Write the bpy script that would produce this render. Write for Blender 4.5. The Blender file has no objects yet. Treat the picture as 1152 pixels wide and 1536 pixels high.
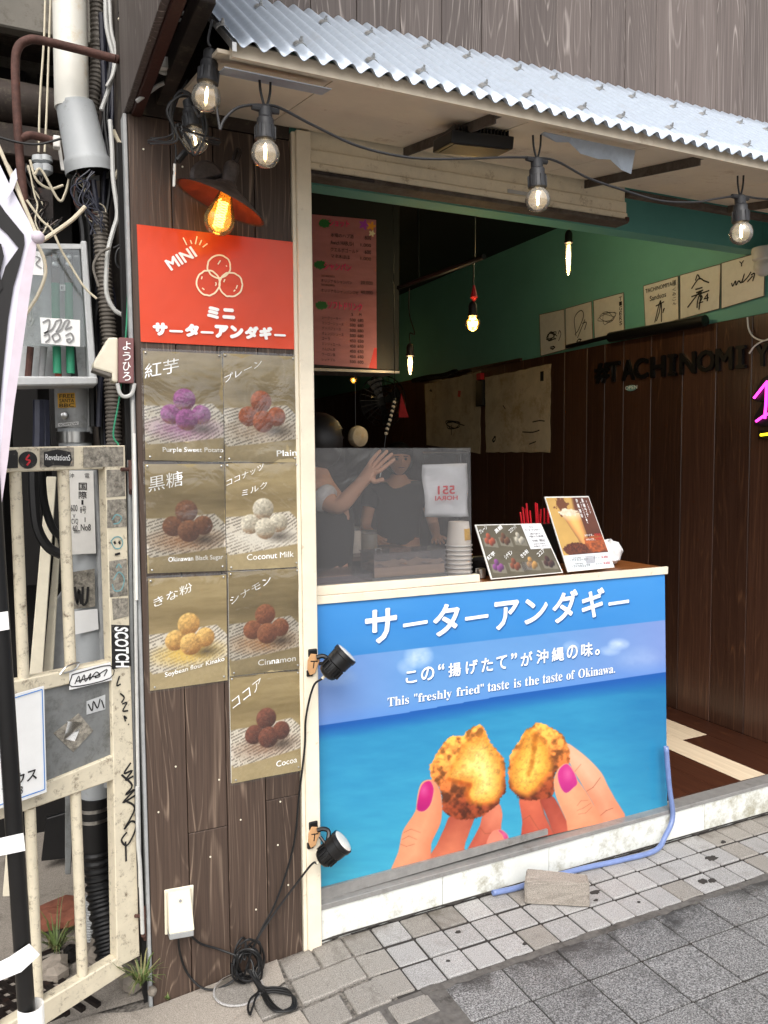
import bpy, bmesh, math, random
import numpy as np
from mathutils import Vector, Matrix
random.seed(7)
SC = bpy.context.scene
COL = SC.collection
V = Vector
# ------------------------------------------------------------------ camera
PW, PH, FPX = 1152.0, 1536.0, 1185.24          # photograph size, focal length in its pixels
YAW, PITCH, ROLL = 0.4424, -0.0691, -0.0081
CAM = V((-0.8086, -2.1869, 1.4723))
_fw = V((math.sin(YAW)*math.cos(PITCH), math.cos(YAW)*math.cos(PITCH), math.sin(PITCH)))
_r0 = V((math.cos(YAW), -math.sin(YAW), 0)); _u0 = _r0.cross(_fw)
_rt = _r0*math.cos(ROLL)+_u0*math.sin(ROLL); _up = _u0*math.cos(ROLL)-_r0*math.sin(ROLL)
cd = bpy.data.cameras.new('camera'); camo = bpy.data.objects.new('camera', cd); COL.objects.link(camo)
cd.sensor_fit = 'VERTICAL'; cd.sensor_height = 36.0; cd.lens = 36.0*FPX/PH; cd.clip_start = .05; cd.clip_end = 500
m3 = Matrix((_rt, _up, -_fw)).transposed()
camo.matrix_world = Matrix.Translation(CAM) @ m3.to_4x4()
SC.camera = camo
# ------------------------------------------------------------------ sky, sun, exposure
world = bpy.data.worlds.new('World'); SC.world = world; world.use_nodes = True
wn = world.node_tree.nodes; wl = world.node_tree.links
SUN_EL, SUN_AZ = math.radians(50), math.radians(205)     # azimuth from +Y, clockwise: behind the camera
sky = wn.new('ShaderNodeTexSky'); sky.sky_type = 'NISHITA'; sky.sun_disc = False
sky.sun_elevation = SUN_EL; sky.sun_rotation = SUN_AZ; sky.dust_density = 4.0; sky.air_density = 1.0; sky.ozone_density = 1.0
hs = wn.new('ShaderNodeHueSaturation'); hs.inputs['Saturation'].default_value = .35
bg = wn['Background']; bg.inputs['Strength'].default_value = .15
wl.new(sky.outputs[0], hs.inputs['Color']); wl.new(hs.outputs[0], bg.inputs['Color'])
sd = bpy.data.lights.new('sun', 'SUN'); sd.energy = .9; sd.angle = math.radians(40); sd.color = (1, .96, .9)
so = bpy.data.objects.new('sun', sd); COL.objects.link(so); so.location = (0, -4, 8)
sdir = V((math.sin(SUN_AZ)*math.cos(SUN_EL), math.cos(SUN_AZ)*math.cos(SUN_EL), math.sin(SUN_EL)))
so.rotation_euler = sdir.to_track_quat('Z', 'Y').to_euler()
SC.view_settings.view_transform = 'Standard'; SC.view_settings.look = 'None'
SC.view_settings.exposure = 0.84; SC.view_settings.gamma = 1.0; SC.view_settings.use_curve_mapping = False
# ------------------------------------------------------------------ pixel to point
def ray(x, y): return _fw*FPX + _rt*(x-PW/2) + _up*(PH/2-y)
def at(x, y, ax, val):
    d = ray(x, y); return CAM + d*((val-CAM[ax])/d[ax])
def aY(x, y, Y=0.): return at(x, y, 1, Y)
def aX(x, y, X): return at(x, y, 0, X)
def aZ(x, y, Z): return at(x, y, 2, Z)
def aPl(x, y, P, n):
    d = ray(x, y); return CAM + d*((V(P)-CAM).dot(n)/d.dot(n))
def pxm(P): return FPX/((V(P)-CAM).dot(_fw))      # pixels per metre at a point
def lin(c): return c/12.92 if c <= .04045 else ((c+.055)/1.055)**2.4
def S(r, g, b): return (lin(r/255), lin(g/255), lin(b/255), 1)
# ------------------------------------------------------------------ materials
M = {}
def newmat(n):
    m = bpy.data.materials.new(n); m.use_nodes = True; nt = m.node_tree
    return m, nt, nt.nodes['Principled BSDF'], nt.nodes, nt.links
def noise(nt, scale, detail=4, rough=.6, vec=None, dist=0):
    n = nt.nodes.new('ShaderNodeTexNoise'); n.inputs['Scale'].default_value = scale; n.inputs['Detail'].default_value = detail
    n.inputs['Roughness'].default_value = rough; n.inputs['Distortion'].default_value = dist
    if vec is not None: nt.links.new(vec, n.inputs['Vector'])
    return n.outputs['Fac']
def ramp(nt, fac, stops):
    n = nt.nodes.new('ShaderNodeValToRGB'); e = n.color_ramp.elements
    while len(e) < len(stops): e.new(.5)
    for k, (p, c) in enumerate(stops): e[k].position = p; e[k].color = c
    nt.links.new(fac, n.inputs[0]); return n.outputs[0]
def mixc(nt, fac, a, b, mode='MIX'):
    n = nt.nodes.new('ShaderNodeMix'); n.data_type = 'RGBA'; n.blend_type = mode
    for s, v in ((n.inputs[0], fac), (n.inputs[6], a), (n.inputs[7], b)):
        if hasattr(v, 'node'): nt.links.new(v, s)
        else: s.default_value = v
    return n.outputs[2]
def math_(nt, op, a, b=None, clamp=False):
    n = nt.nodes.new('ShaderNodeMath'); n.operation = op; n.use_clamp = clamp
    for s, v in ((n.inputs[0], a), (n.inputs[1], b)):
        if v is None: continue
        if hasattr(v, 'node'): nt.links.new(v, s)
        else: s.default_value = v
    return n.outputs[0]
def maprange(nt, v, a, b, c=0., d=1.):
    n = nt.nodes.new('ShaderNodeMapRange'); nt.links.new(v, n.inputs[0])
    for k, q in enumerate((a, b, c, d)): n.inputs[1+k].default_value = q
    return n.outputs[0]
def bump(nt, h, strength=.3, dist=.002):
    n = nt.nodes.new('ShaderNodeBump'); n.inputs['Strength'].default_value = strength; n.inputs['Distance'].default_value = dist
    nt.links.new(h, n.inputs['Height']); nt.links.new(n.outputs[0], nt.nodes['Principled BSDF'].inputs['Normal'])
def coords(nt, scale=(1, 1, 1), rnd=True):
    tc = nt.nodes.new('ShaderNodeTexCoord'); mp = nt.nodes.new('ShaderNodeMapping'); mp.inputs['Scale'].default_value = scale
    if rnd:
        oi = nt.nodes.new('ShaderNodeObjectInfo'); cb = nt.nodes.new('ShaderNodeVectorMath'); cb.operation = 'MULTIPLY_ADD'
        nt.links.new(oi.outputs['Random'], cb.inputs[0]); cb.inputs[1].default_value = (37, 53, 91); nt.links.new(tc.outputs['Object'], cb.inputs[2])
        nt.links.new(cb.outputs[0], mp.inputs['Vector'])
    else: nt.links.new(tc.outputs['Object'], mp.inputs['Vector'])
    return mp.outputs[0]
def plain(name, c, rough=.5, metal=0, var=.12, scale=30, bmp=.0, dirt=None, dirtscale=9, dirtamt=.5, coat=0):
    m, nt, b, N, L = newmat(name); co = coords(nt)
    f = noise(nt, scale, 5, .65, co)
    lo = tuple(x*(1-var*1.6) for x in c[:3])+(1,); hi = tuple(min(1, x*(1+var)) for x in c[:3])+(1,)
    col = ramp(nt, f, [(.3, lo), (.7, hi)])
    if dirt:
        g = noise(nt, dirtscale, 10, .8, co); g = maprange(nt, g, .62-.25*dirtamt, .74-.18*dirtamt)
        col = mixc(nt, g, col, dirt)
    L.new(col, b.inputs['Base Color']); b.inputs['Roughness'].default_value = rough; b.inputs['Metallic'].default_value = metal
    b.inputs['Coat Weight'].default_value = coat
    if bmp: bump(nt, noise(nt, scale*2, 6, .7, co), bmp)
    M[name] = m; return m
def wood(name, dark, mid, line, K=34, amt=.7, rough=.6, xs=9, zs=.9, axis=2, spec=.4, bmp=.25, var=.25):
    m, nt, b, N, L = newmat(name)
    sc = [xs, xs, xs]; sc[axis] = zs
    co = coords(nt, tuple(sc)); n1 = noise(nt, .75, 1.5, .5, co, .15)
    rings = math_(nt, 'PINGPONG', math_(nt, 'MULTIPLY', n1, K), 1.0)
    sc2 = [140, 140, 140]; sc2[axis] = 2.2
    fine = noise(nt, 1, 4, .7, coords(nt, tuple(sc2)))
    sc3 = [22, 22, 22]; sc3[axis] = .9
    band = noise(nt, 1, 2, .5, coords(nt, tuple(sc3)))
    ln = maprange(nt, rings, .76, .97); ln = math_(nt, 'MULTIPLY', ln, maprange(nt, fine, .38, .62)); ln = math_(nt, 'MULTIPLY', ln, maprange(nt, band, .36, .6, .12, 1.))
    col = ramp(nt, fine, [(.3, dark), (.72, mid)])
    oi = N.new('ShaderNodeObjectInfo'); val = maprange(nt, oi.outputs['Random'], 0, 1, 1-var, 1+var)
    vm = N.new('ShaderNodeVectorMath'); vm.operation = 'SCALE'; L.new(col, vm.inputs[0]); L.new(val, vm.inputs['Scale'])
    col = mixc(nt, math_(nt, 'MULTIPLY', ln, amt, True), vm.outputs[0], line)
    kn = noise(nt, 14, 6, .7, coords(nt)); kn = maprange(nt, kn, .72, .76)
    col = mixc(nt, math_(nt, 'MULTIPLY', kn, .35), col, line)
    L.new(col, b.inputs['Base Color']); b.inputs['Roughness'].default_value = rough; b.inputs['Specular IOR Level'].default_value = spec
    bump(nt, math_(nt, 'ADD', math_(nt, 'MULTIPLY', rings, .6), fine), bmp, .0015)
    M[name] = m; return m
def glow(name, c, e):
    m, nt, b, N, L = newmat(name); b.inputs['Base Color'].default_value = c; b.inputs['Emission Color'].default_value = c
    b.inputs['Emission Strength'].default_value = e; M[name] = m; return m
def clear(name, tint=(1, 1, 1, 1), milk=.06, rough=.05, refl=.12, bmp=0, milkc=(.8, .8, .8, 1)):
    m, nt, b, N, L = newmat(name); out = N['Material Output']
    tr = N.new('ShaderNodeBsdfTransparent'); tr.inputs[0].default_value = tint
    gl = N.new('ShaderNodeBsdfGlossy'); gl.inputs['Roughness'].default_value = rough
    df = N.new('ShaderNodeBsdfDiffuse'); df.inputs[0].default_value = milkc
    lw = N.new('ShaderNodeLayerWeight'); lw.inputs[0].default_value = .25
    m1 = N.new('ShaderNodeMixShader'); m1.inputs[0].default_value = milk; L.new(tr.outputs[0], m1.inputs[1]); L.new(df.outputs[0], m1.inputs[2])
    m2 = N.new('ShaderNodeMixShader'); L.new(maprange(nt, lw.outputs['Fresnel'], 0, 1, refl*.4, refl*6), m2.inputs[0]); L.new(m1.outputs[0], m2.inputs[1]); L.new(gl.outputs[0], m2.inputs[2])
    if bmp:
        bn = N.new('ShaderNodeBump'); bn.inputs['Strength'].default_value = bmp; bn.inputs['Distance'].default_value = .01
        L.new(noise(nt, 9, 3, .5, coords(nt), 1.), bn.inputs['Height']); L.new(bn.outputs[0], gl.inputs['Normal'])
    N.remove(b); L.new(m2.outputs[0], out.inputs['Surface']); M[name] = m; return m
def printmat(name, rough=.4, coat=.0, bmp=0, bscale=8):
    m, nt, b, N, L = newmat(name); a = N.new('ShaderNodeAttribute'); a.attribute_name = 'print'
    L.new(a.outputs['Color'], b.inputs['Base Color']); b.inputs['Roughness'].default_value = rough
    b.inputs['Coat Weight'].default_value = coat; b.inputs['Coat Roughness'].default_value = .12
    if bmp:
        bn = N.new('ShaderNodeBump'); bn.inputs['Strength'].default_value = bmp; bn.inputs['Distance'].default_value = .01
        L.new(noise(nt, bscale, 3, .55, coords(nt), 1.2), bn.inputs['Height']); L.new(bn.outputs[0], b.inputs['Coat Normal'])
    M[name] = m; return m
# ------------------------------------------------------------------ mesh tools
ORG = {}
class MB:
    def __init__(s): s.v = []; s.f = []
    def quad(s, a, b, c, d):
        i = len(s.v); s.v += [V(a), V(b), V(c), V(d)]; s.f.append((i, i+1, i+2, i+3)); return s
    def hexa(s, p):      # 8 corners: bottom 4 ccw, top 4 ccw
        i = len(s.v); s.v += [V(q) for q in p]
        s.f += [tuple(i+k for k in q) for q in ((3, 2, 1, 0), (4, 5, 6, 7), (0, 1, 5, 4), (1, 2, 6, 5), (2, 3, 7, 6), (3, 0, 4, 7))]; return s
    def box(s, x0, x1, y0, y1, z0, z1):
        return s.hexa([(x0, y0, z0), (x1, y0, z0), (x1, y1, z0), (x0, y1, z0), (x0, y0, z1), (x1, y0, z1), (x1, y1, z1), (x0, y1, z1)])
    def obox(s, c, a, b, d):   # centre and three half-axis vectors
        c, a, b, d = V(c), V(a), V(b), V(d)
        return s.hexa([c-a-b-d, c+a-b-d, c+a+b-d, c-a+b-d, c-a-b+d, c+a-b+d, c+a+b+d, c-a+b+d])
    def slab(s, corners, vec):   # polygon extruded by vec
        n = len(corners); i = len(s.v); vec = V(vec)
        s.v += [V(c) for c in corners]+[V(c)+vec for c in corners]
        s.f.append(tuple(range(i, i+n))); s.f.append(tuple(range(i+2*n-1, i+n-1, -1)))
        for k in range(n): s.f.append((i+(k+1) % n, i+k, i+n+k, i+n+(k+1) % n))
        return s
    def tube(s, pts, r, n=8, cap=True):
        pts = [V(p) for p in pts]; R = r if isinstance(r, (list, tuple)) else [r]*len(pts); i0 = len(s.v)
        t = (pts[1]-pts[0]).normalized(); a = t.orthogonal().normalized()
        for k, p in enumerate(pts):
            t = (pts[min(k+1, len(pts)-1)]-pts[max(k-1, 0)])
            if t.length > 1e-9: t.normalize()
            a = a-t*a.dot(t)
            a = a.normalized() if a.length > 1e-6 else t.orthogonal().normalized()
            b = t.cross(a)
            for q in range(n): s.v.append(p+(a*math.cos(2*math.pi*q/n)+b*math.sin(2*math.pi*q/n))*R[k])
        for k in range(len(pts)-1):
            for q in range(n):
                s.f.append((i0+k*n+q, i0+k*n+(q+1) % n, i0+(k+1)*n+(q+1) % n, i0+(k+1)*n+q))
        if cap:
            s.f.append(tuple(i0+q for q in reversed(range(n)))); e = i0+(len(pts)-1)*n; s.f.append(tuple(e+q for q in range(n)))
        return s
    def lathe(s, prof, o, ax=(0, 0, 1), n=20):
        o = V(o); ax = V(ax).normalized(); return s.tube_prof([(o+ax*h, r) for r, h in prof], ax, n)
    def tube_prof(s, pr, ax, n):
        a = ax.orthogonal().normalized(); b = ax.cross(a); i0 = len(s.v)
        for p, r in pr:
            for q in range(n): s.v.append(p+(a*math.cos(2*math.pi*q/n)+b*math.sin(2*math.pi*q/n))*max(r, 1e-5))
        for k in range(len(pr)-1):
            for q in range(n): s.f.append((i0+k*n+q, i0+k*n+(q+1) % n, i0+(k+1)*n+(q+1) % n, i0+(k+1)*n+q))
        s.f.append(tuple(i0+q for q in reversed(range(n)))); e = i0+(len(pr)-1)*n; s.f.append(tuple(e+q for q in range(n)))
        return s
    def sph(s, c, r, n=12, sq=(1, 1, 1)):
        c = V(c); i0 = len(s.v); m = n//2
        for k in range(m+1):
            th = math.pi*k/m
            for q in range(n):
                ph = 2*math.pi*q/n; s.v.append(c+V((r*sq[0]*math.sin(th)*math.cos(ph), r*sq[1]*math.sin(th)*math.sin(ph), r*sq[2]*math.cos(th))))
        for k in range(m):
            for q in range(n): s.f.append((i0+k*n+q, i0+(k+1)*n+q, i0+(k+1)*n+(q+1) % n, i0+k*n+(q+1) % n))
        return s
    def build(s, name, mat, parent=None, smooth=False, bevel=0, segs=1, at_=None):
        me = bpy.data.meshes.new(name); ob = bpy.data.objects.new(name, me); COL.objects.link(ob)
        if parent is not None: o = ORG[parent.name]; ob.parent = parent
        else:
            if at_ is not None: o = V(at_)
            else:
                n = len(s.v); o = V((sum(q.x for q in s.v)/n, sum(q.y for q in s.v)/n, min(q.z for q in s.v)))
            ob.location = o
        ORG[ob.name] = o
        me.from_pydata([tuple(q-o) for q in s.v], [], s.f)
        bm = bmesh.new(); bm.from_mesh(me)
        if smooth: bmesh.ops.remove_doubles(bm, verts=bm.verts, dist=1e-6)
        bmesh.ops.recalc_face_normals(bm, faces=bm.faces)
        if bevel: bmesh.ops.bevel(bm, geom=list(bm.edges), offset=bevel, segments=segs, affect='EDGES', profile=.6)
        bm.to_mesh(me); bm.free()
        if smooth:
            me.polygons.foreach_set('use_smooth', [True]*len(me.polygons))
            try: me.set_sharp_from_angle(angle=math.radians(40))
            except Exception: pass
        me.materials.append(M[mat] if isinstance(mat, str) else mat); return ob
def tag(o, label=None, cat=None, group=None, kind=None):
    if label: o['label'] = label
    if cat: o['category'] = cat
    if group: o['group'] = group
    if kind: o['kind'] = kind
    return o
def thing(name, loc, label=None, cat=None, group=None, kind=None):
    o = bpy.data.objects.new(name, None); COL.objects.link(o); o.location = V(loc); o.empty_display_size = .05
    ORG[o.name] = V(loc); return tag(o, label, cat, group, kind)
def smooth_path(pts, k=6):
    pts = [V(p) for p in pts]
    if len(pts) < 3: return pts
    P = [pts[0]*2-pts[1]]+pts+[pts[-1]*2-pts[-2]]; out = []
    for i in range(1, len(P)-2):
        a, b, c, d = P[i-1:i+3]
        for q in range(k):
            t = q/k; out.append(.5*((2*b)+(c-a)*t+(2*a-5*b+4*c-d)*t*t+(3*b-a-3*c+d)*t**3))
    out.append(pts[-1]); return out
def text(s, bl, br, tl, mat, parent, name='lettering', bold=0., lift=.0012, fit=True, sp=1.0):
    """flat lettering filling the parallelogram bl, br, tl (world points)"""
    cu = bpy.data.curves.new('txt', 'FONT'); cu.body = s; cu.size = 1; cu.resolution_u = 3; cu.space_character = sp; cu.space_line = 1.0
    ob = bpy.data.objects.new('txt', cu); COL.objects.link(ob)
    dg = bpy.context.evaluated_depsgraph_get()
    me = bpy.data.meshes.new_from_object(ob.evaluated_get(dg)); bpy.data.objects.remove(ob); bpy.data.curves.remove(cu)
    n = len(me.vertices); co = np.zeros(n*3); me.vertices.foreach_get('co', co); co = co.reshape(-1, 3)
    if bold > 0:      # heavier weight: shifted copies of the glyphs, each a hair above the last
        pl = [tuple(p.vertices) for p in me.polygons]; K = 8 if bold > .015 else 4
        sh = [(0, 0)]+[(bold*math.cos(2*math.pi*k/K), bold*math.sin(2*math.pi*k/K)) for k in range(K)]
        co = np.concatenate([co+np.array((a, b, .02*k)) for k, (a, b) in enumerate(sh)]); fc = [tuple(v+k*n for v in p) for k in range(len(sh)) for p in pl]
        me.clear_geometry(); me.from_pydata(co.tolist(), [], fc)
    bl, br, tl = V(bl), V(br), V(tl)
    mn = co.min(0); mx = co.max(0); ex = (br-bl); ey = (tl-bl); nr = ex.cross(ey).normalized()
    if nr.dot(CAM-bl) < 0: nr = -nr
    uv = (co[:, :2]-mn[:2])/np.maximum(mx[:2]-mn[:2], 1e-6)
    o = ORG[parent.name]
    w = np.array(bl+nr*lift-o)+uv[:, :1]*np.array(ex)+uv[:, 1:]*np.array(ey)+(co[:, 2:]*.0015)*np.array(nr)
    me.vertices.foreach_set('co', w.ravel()); me.update(); me.materials.clear(); me.materials.append(M[mat]); me.name = name
    q = bpy.data.objects.new(name, me); COL.objects.link(q); q.parent = parent; ORG[q.name] = o
    return q
def strokes(paths, r, mat, parent, nrm, name='lettering', lift=.0012, flat=.0006):
    """hand-drawn strokes as thin ribbons lying on a surface with normal nrm"""
    mb = MB(); nrm = V(nrm).normalized()
    for pi, p in enumerate(paths):
        p = smooth_path(p, 4); L = []; lift += .00007
        for k, q in enumerate(p):
            t = (p[min(k+1, len(p)-1)]-p[max(k-1, 0)]).normalized(); s = t.cross(nrm)*r; L.append((q+nrm*lift-s, q+nrm*lift+s))
        for k in range(len(L)-1): mb.quad(L[k][0], L[k+1][0], L[k+1][1], L[k][1])
    return mb.build(name, mat, parent)
# ------------------------------------------------------------------ printed pictures (colour stored on a fine sheet)
def vnoise(x, y, seed=0):
    xi = np.floor(x).astype(np.int64); yi = np.floor(y).astype(np.int64); fx = x-xi; fy = y-yi
    fx = fx*fx*(3-2*fx); fy = fy*fy*(3-2*fy)
    def h(a, b):
        n = (a*374761393+b*668265263+seed*974711) & 0x7fffffff; n = ((n ^ (n >> 13))*1274126177) & 0x7fffffff
        return ((n ^ (n >> 16)) & 0xffff)/65535.
    return (h(xi, yi)*(1-fx)+h(xi+1, yi)*fx)*(1-fy)+(h(xi, yi+1)*(1-fx)+h(xi+1, yi+1)*fx)*fy
def fbm(x, y, seed=0, o=4):
    a = 0; w = .5
    for k in range(o): a = a+w*vnoise(x, y, seed+k); x = x*2.03; y = y*2.03; w *= .5
    return a/(1-.5**o)
def sdpoly(x, y, P):
    P = np.array(P, float); d = np.full(x.shape, 1e18); s = np.ones(x.shape); n = len(P)
    for i in range(n):
        a = P[i]; b = P[i-1]; e = b-a; wx = x-a[0]; wy = y-a[1]; t = np.clip((wx*e[0]+wy*e[1])/max(e@e, 1e-9), 0, 1)
        d = np.minimum(d, (wx-e[0]*t)**2+(wy-e[1]*t)**2)
        c1 = y >= a[1]; c2 = y < b[1]; c3 = e[0]*wy > e[1]*wx
        s = np.where((c1 & c2 & c3) | (~c1 & ~c2 & ~c3), -s, s)
    return s*np.sqrt(d)
def crom(P, k=4):
    P = [np.array(p, float) for p in P]; n = len(P); out = []
    for i in range(n):
        a, b, c, d = P[i-1], P[i], P[(i+1) % n], P[(i+2) % n]
        for q in range(k):
            t = q/k; out.append(.5*((2*b)+(c-a)*t+(2*a-5*b+4*c-d)*t*t+(3*b-a-3*c+d)*t**3))
    return out
C3 = lambda r, g, b: np.array((r, g, b), float)/255
def over(col, a, c):
    a = np.clip(a, 0, 1)[..., None]; return col*(1-a)+a*np.asarray(c)
def cover(sd, soft=1.): return np.clip(.5-sd/soft, 0, 1)
def sheet(name, bl, br, tr, tl, nu, nv, fn, mat, parent, lift=.0, bend=None):
    """grid over a quad; fn(u, v, photo_x, photo_y) gives display colour"""
    u, v = np.meshgrid(np.linspace(0, 1, nu), np.linspace(0, 1, nv)); bl, br, tr, tl = [np.array(V(q)) for q in (bl, br, tr, tl)]
    P = (bl*((1-u)*(1-v))[..., None]+br*(u*(1-v))[..., None]+tr*(u*v)[..., None]+tl*((1-u)*v)[..., None])
    nr = np.cross(br-bl, tl-bl); nr /= np.linalg.norm(nr)
    if nr @ (np.array(CAM)-bl) < 0: nr = -nr
    P = P+nr*lift
    if bend is not None: P = P+nr*bend(u, v)[..., None]
    D = P-np.array(CAM); z = D @ np.array(_fw); x = PW/2+FPX*(D @ np.array(_rt))/z; y = PH/2-FPX*(D @ np.array(_up))/z
    c = np.clip(fn(u, v, x, y), 0, 1); c = np.where(c <= .04045, c/12.92, ((c+.055)/1.055)**2.4)*.86
    me = bpy.data.meshes.new(name); o = np.array(ORG[parent.name])
    idx = np.arange(nu*nv).reshape(nv, nu); F = np.stack([idx[:-1, :-1], idx[:-1, 1:], idx[1:, 1:], idx[1:, :-1]], -1).reshape(-1, 4)
    me.vertices.add(nu*nv); me.vertices.foreach_set('co', (P-o).reshape(-1))
    me.loops.add(F.size); me.loops.foreach_set('vertex_index', F.reshape(-1).astype(np.int32))
    me.polygons.add(len(F)); me.polygons.foreach_set('loop_start', np.arange(0, F.size, 4, dtype=np.int32))
    try: me.polygons.foreach_set('loop_total', np.full(len(F), 4, dtype=np.int32))
    except Exception: pass
    me.update(calc_edges=True); me.validate()
    at_ = me.color_attributes.new('print', 'FLOAT_COLOR', 'POINT')
    at_.data.foreach_set('color', np.concatenate([c, np.ones(c.shape[:2]+(1,))], -1).reshape(-1).astype(np.float32))
    me.polygons.foreach_set('use_smooth', np.ones(len(F), dtype=bool))
    me.materials.append(M[mat]); ob = bpy.data.objects.new(name, me); COL.objects.link(ob); ob.parent = parent; ORG[ob.name] = V(o)
    return ob
# ------------------------------------------------------------------ palette
wood('wood_pillar', S(56, 44, 37), S(82, 66, 56), S(150, 130, 112), K=58, amt=.75, zs=.8)
wood('wood_upper', S(84, 75, 71), S(108, 98, 93), S(178, 168, 161), K=58, amt=.75, zs=.8)
wood('wood_inner', S(58, 36, 27), S(88, 60, 46), S(126, 88, 62), K=30, amt=.5, rough=.3, spec=.6)
wood('wood_floor_dark', S(50, 26, 16), S(76, 42, 27), S(110, 70, 45), K=24, amt=.5, rough=.4, axis=1, spec=.5)
wood('wood_floor_light', S(190, 172, 145), S(215, 198, 172), S(165, 140, 110), K=24, amt=.4, axis=1)
wood('wood_counter', S(105, 62, 32), S(140, 86, 46), S(80, 45, 20), K=22, amt=.5, axis=0, rough=.35)
wood('wood_redbrown', S(44, 20, 13), S(66, 32, 22), S(40, 18, 12), K=20, amt=.4)
plain('ply', S(226, 212, 190), .6, var=.07, scale=5, dirt=S(176, 150, 120), dirtscale=5, dirtamt=.25)
plain('cream_paint', S(234, 224, 200), .5, var=.05, dirt=S(160, 140, 108), dirtscale=16, dirtamt=.25, bmp=.15)
plain('post_paint', S(230, 220, 198), .5, var=.06, scale=12, dirt=S(170, 146, 116), dirtscale=30, dirtamt=.12, bmp=.12)
plain('gate_paint', S(214, 204, 180), .5, var=.06, scale=22, dirt=S(104, 88, 70), dirtscale=42, dirtamt=.34, bmp=.2)
plain('teal', S(112, 180, 168), .6, var=.05, scale=3)
plain('black_paint', S(12, 12, 12), .6)
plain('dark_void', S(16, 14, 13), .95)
plain('rubber', S(17, 17, 18), .5, var=.2)
plain('black_plastic', S(17, 17, 18), .38, var=.15)
plain('charcoal', S(48, 48, 50), .5, var=.15)
plain('iron', S(52, 46, 44), .42, var=.25, metal=.6, dirt=S(90, 60, 48), dirtamt=.3, scale=60)
plain('shade_inner', S(112, 54, 42), .5, var=.2)
plain('lamp_metal', S(84, 74, 70), .5, var=.3, metal=.15, dirt=S(60, 46, 40), dirtamt=.4, scale=50)
plain('rust', S(92, 62, 54), .8, var=.3, scale=40, bmp=.3, dirt=S(66, 40, 32), dirtamt=.6)
plain('angle_steel', S(92, 84, 76), .7, var=.2, dirt=S(60, 48, 40), dirtamt=.6, scale=50, bmp=.3)
plain('galv', S(176, 186, 198), .45, metal=.3, var=.06, scale=60, dirt=S(170, 176, 184), dirtamt=.3)
plain('alu', S(176, 176, 174), .35, metal=.7, var=.08)
plain('rail_grey', S(150, 148, 145), .45, metal=.3, var=.1, dirt=S(110, 104, 98), dirtamt=.25)
plain('steel', S(190, 190, 188), .28, metal=1.)
plain('marble', S(222, 224, 218), .45, var=.05, scale=18, dirt=S(160, 156, 138), dirtscale=7, dirtamt=.5)
plain('white_plastic', S(228, 226, 220), .4, var=.04)
plain('beige_plastic', S(226, 218, 196), .45, var=.05, dirt=S(180, 168, 140), dirtamt=.2)
plain('pvc_white', S(226, 224, 214), .45, var=.05, scale=6, dirt=S(206, 186, 150), dirtscale=3, dirtamt=.35)
plain('pvc_grey', S(172, 176, 178), .5, var=.06, scale=9, dirt=S(128, 128, 126), dirtamt=.25)
plain('box_grey', S(188, 190, 190), .5, var=.06, dirt=S(138, 138, 134), dirtamt=.3)
plain('panel_grey', S(120, 122, 121), .55, var=.08, dirt=S(88, 88, 84), dirtscale=14, dirtamt=.5)
plain('conduit', S(112, 106, 98), .6, var=.15)
plain('conduit_grey', S(158, 160, 160), .55, var=.1)
plain('cable_grey', S(190, 190, 186), .5, var=.08)
plain('cable_cream', S(210, 200, 176), .55, var=.1)
plain('cable_navy', S(44, 46, 60), .5, var=.2)
plain('green_cable', S(46, 140, 104), .5, var=.08)
plain('paper', S(238, 238, 236), .6, var=.02)
plain('old_paper', S(206, 190, 160), .8, var=.12, scale=6, dirt=S(170, 145, 108), dirtscale=5, dirtamt=.5)
plain('ink', S(24, 22, 22), .7)
plain('ink_white', S(250, 250, 248), .5, var=.01)
plain('ink_cream', S(255, 240, 206), .5, var=.01)
plain('ink_blue', S(48, 128, 205), .5, var=.02)
plain('ink_pink', S(220, 44, 110), .5)
plain('ink_red', S(205, 40, 50), .5)
plain('ink_grey', S(140, 140, 140), .6)
plain('red_sign', S(226, 66, 36), .3, var=.03, coat=.6)
plain('maroon', S(126, 84, 84), .5, var=.06)
plain('yellow_sticker', S(232, 178, 52), .5)
plain('sticker_black', S(34, 32, 32), .6, var=.4, dirt=S(120, 114, 104), dirtscale=30, dirtamt=.3)
plain('sticker_worn', S(150, 144, 132), .75, var=.35, scale=90, dirt=S(70, 66, 60), dirtscale=40, dirtamt=.5)
plain('sticker_teal', S(110, 160, 165), .6)
plain('hose_blue', S(112, 130, 176), .3, var=.1)
plain('concrete_block', S(150, 140, 128), .9, var=.16, scale=40, bmp=.5, dirt=S(84, 76, 68), dirtscale=10, dirtamt=.5)
plain('brick_red', S(128, 76, 58), .9, var=.2, bmp=.4)
plain('rock', S(126, 118, 108), .9, var=.2, bmp=.5)
plain('old_concrete', S(120, 116, 108), .9, var=.14, scale=6, bmp=.3, dirt=S(84, 78, 68), dirtamt=.5)
plain('beam_wood', S(52, 42, 36), .8, var=.35, scale=12, dirt=S(92, 86, 70), dirtscale=18, dirtamt=.35, bmp=.4)
plain('leaf', S(86, 104, 50), .6, var=.3, scale=60)
plain('leaf_dry', S(120, 116, 76), .7, var=.25, scale=60)
plain('skin', S(206, 152, 118), .55, var=.05)
plain('hair', S(22, 17, 15), .5)
plain('tee_white', S(214, 210, 206), .8)
plain('apron', S(26, 26, 30), .8)
plain('cup_paper', S(232, 222, 208), .6, var=.03)
plain('flour', S(222, 190, 150), .9, var=.08, scale=60, bmp=.5)
plain('dark_pan', S(38, 36, 36), .4, metal=.5)
plain('straw_red', S(206, 34, 46), .35)
plain('bag_white', S(226, 226, 226), .5, var=.05)
plain('cloth_white', S(214, 212, 224), .8, var=.03)
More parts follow.
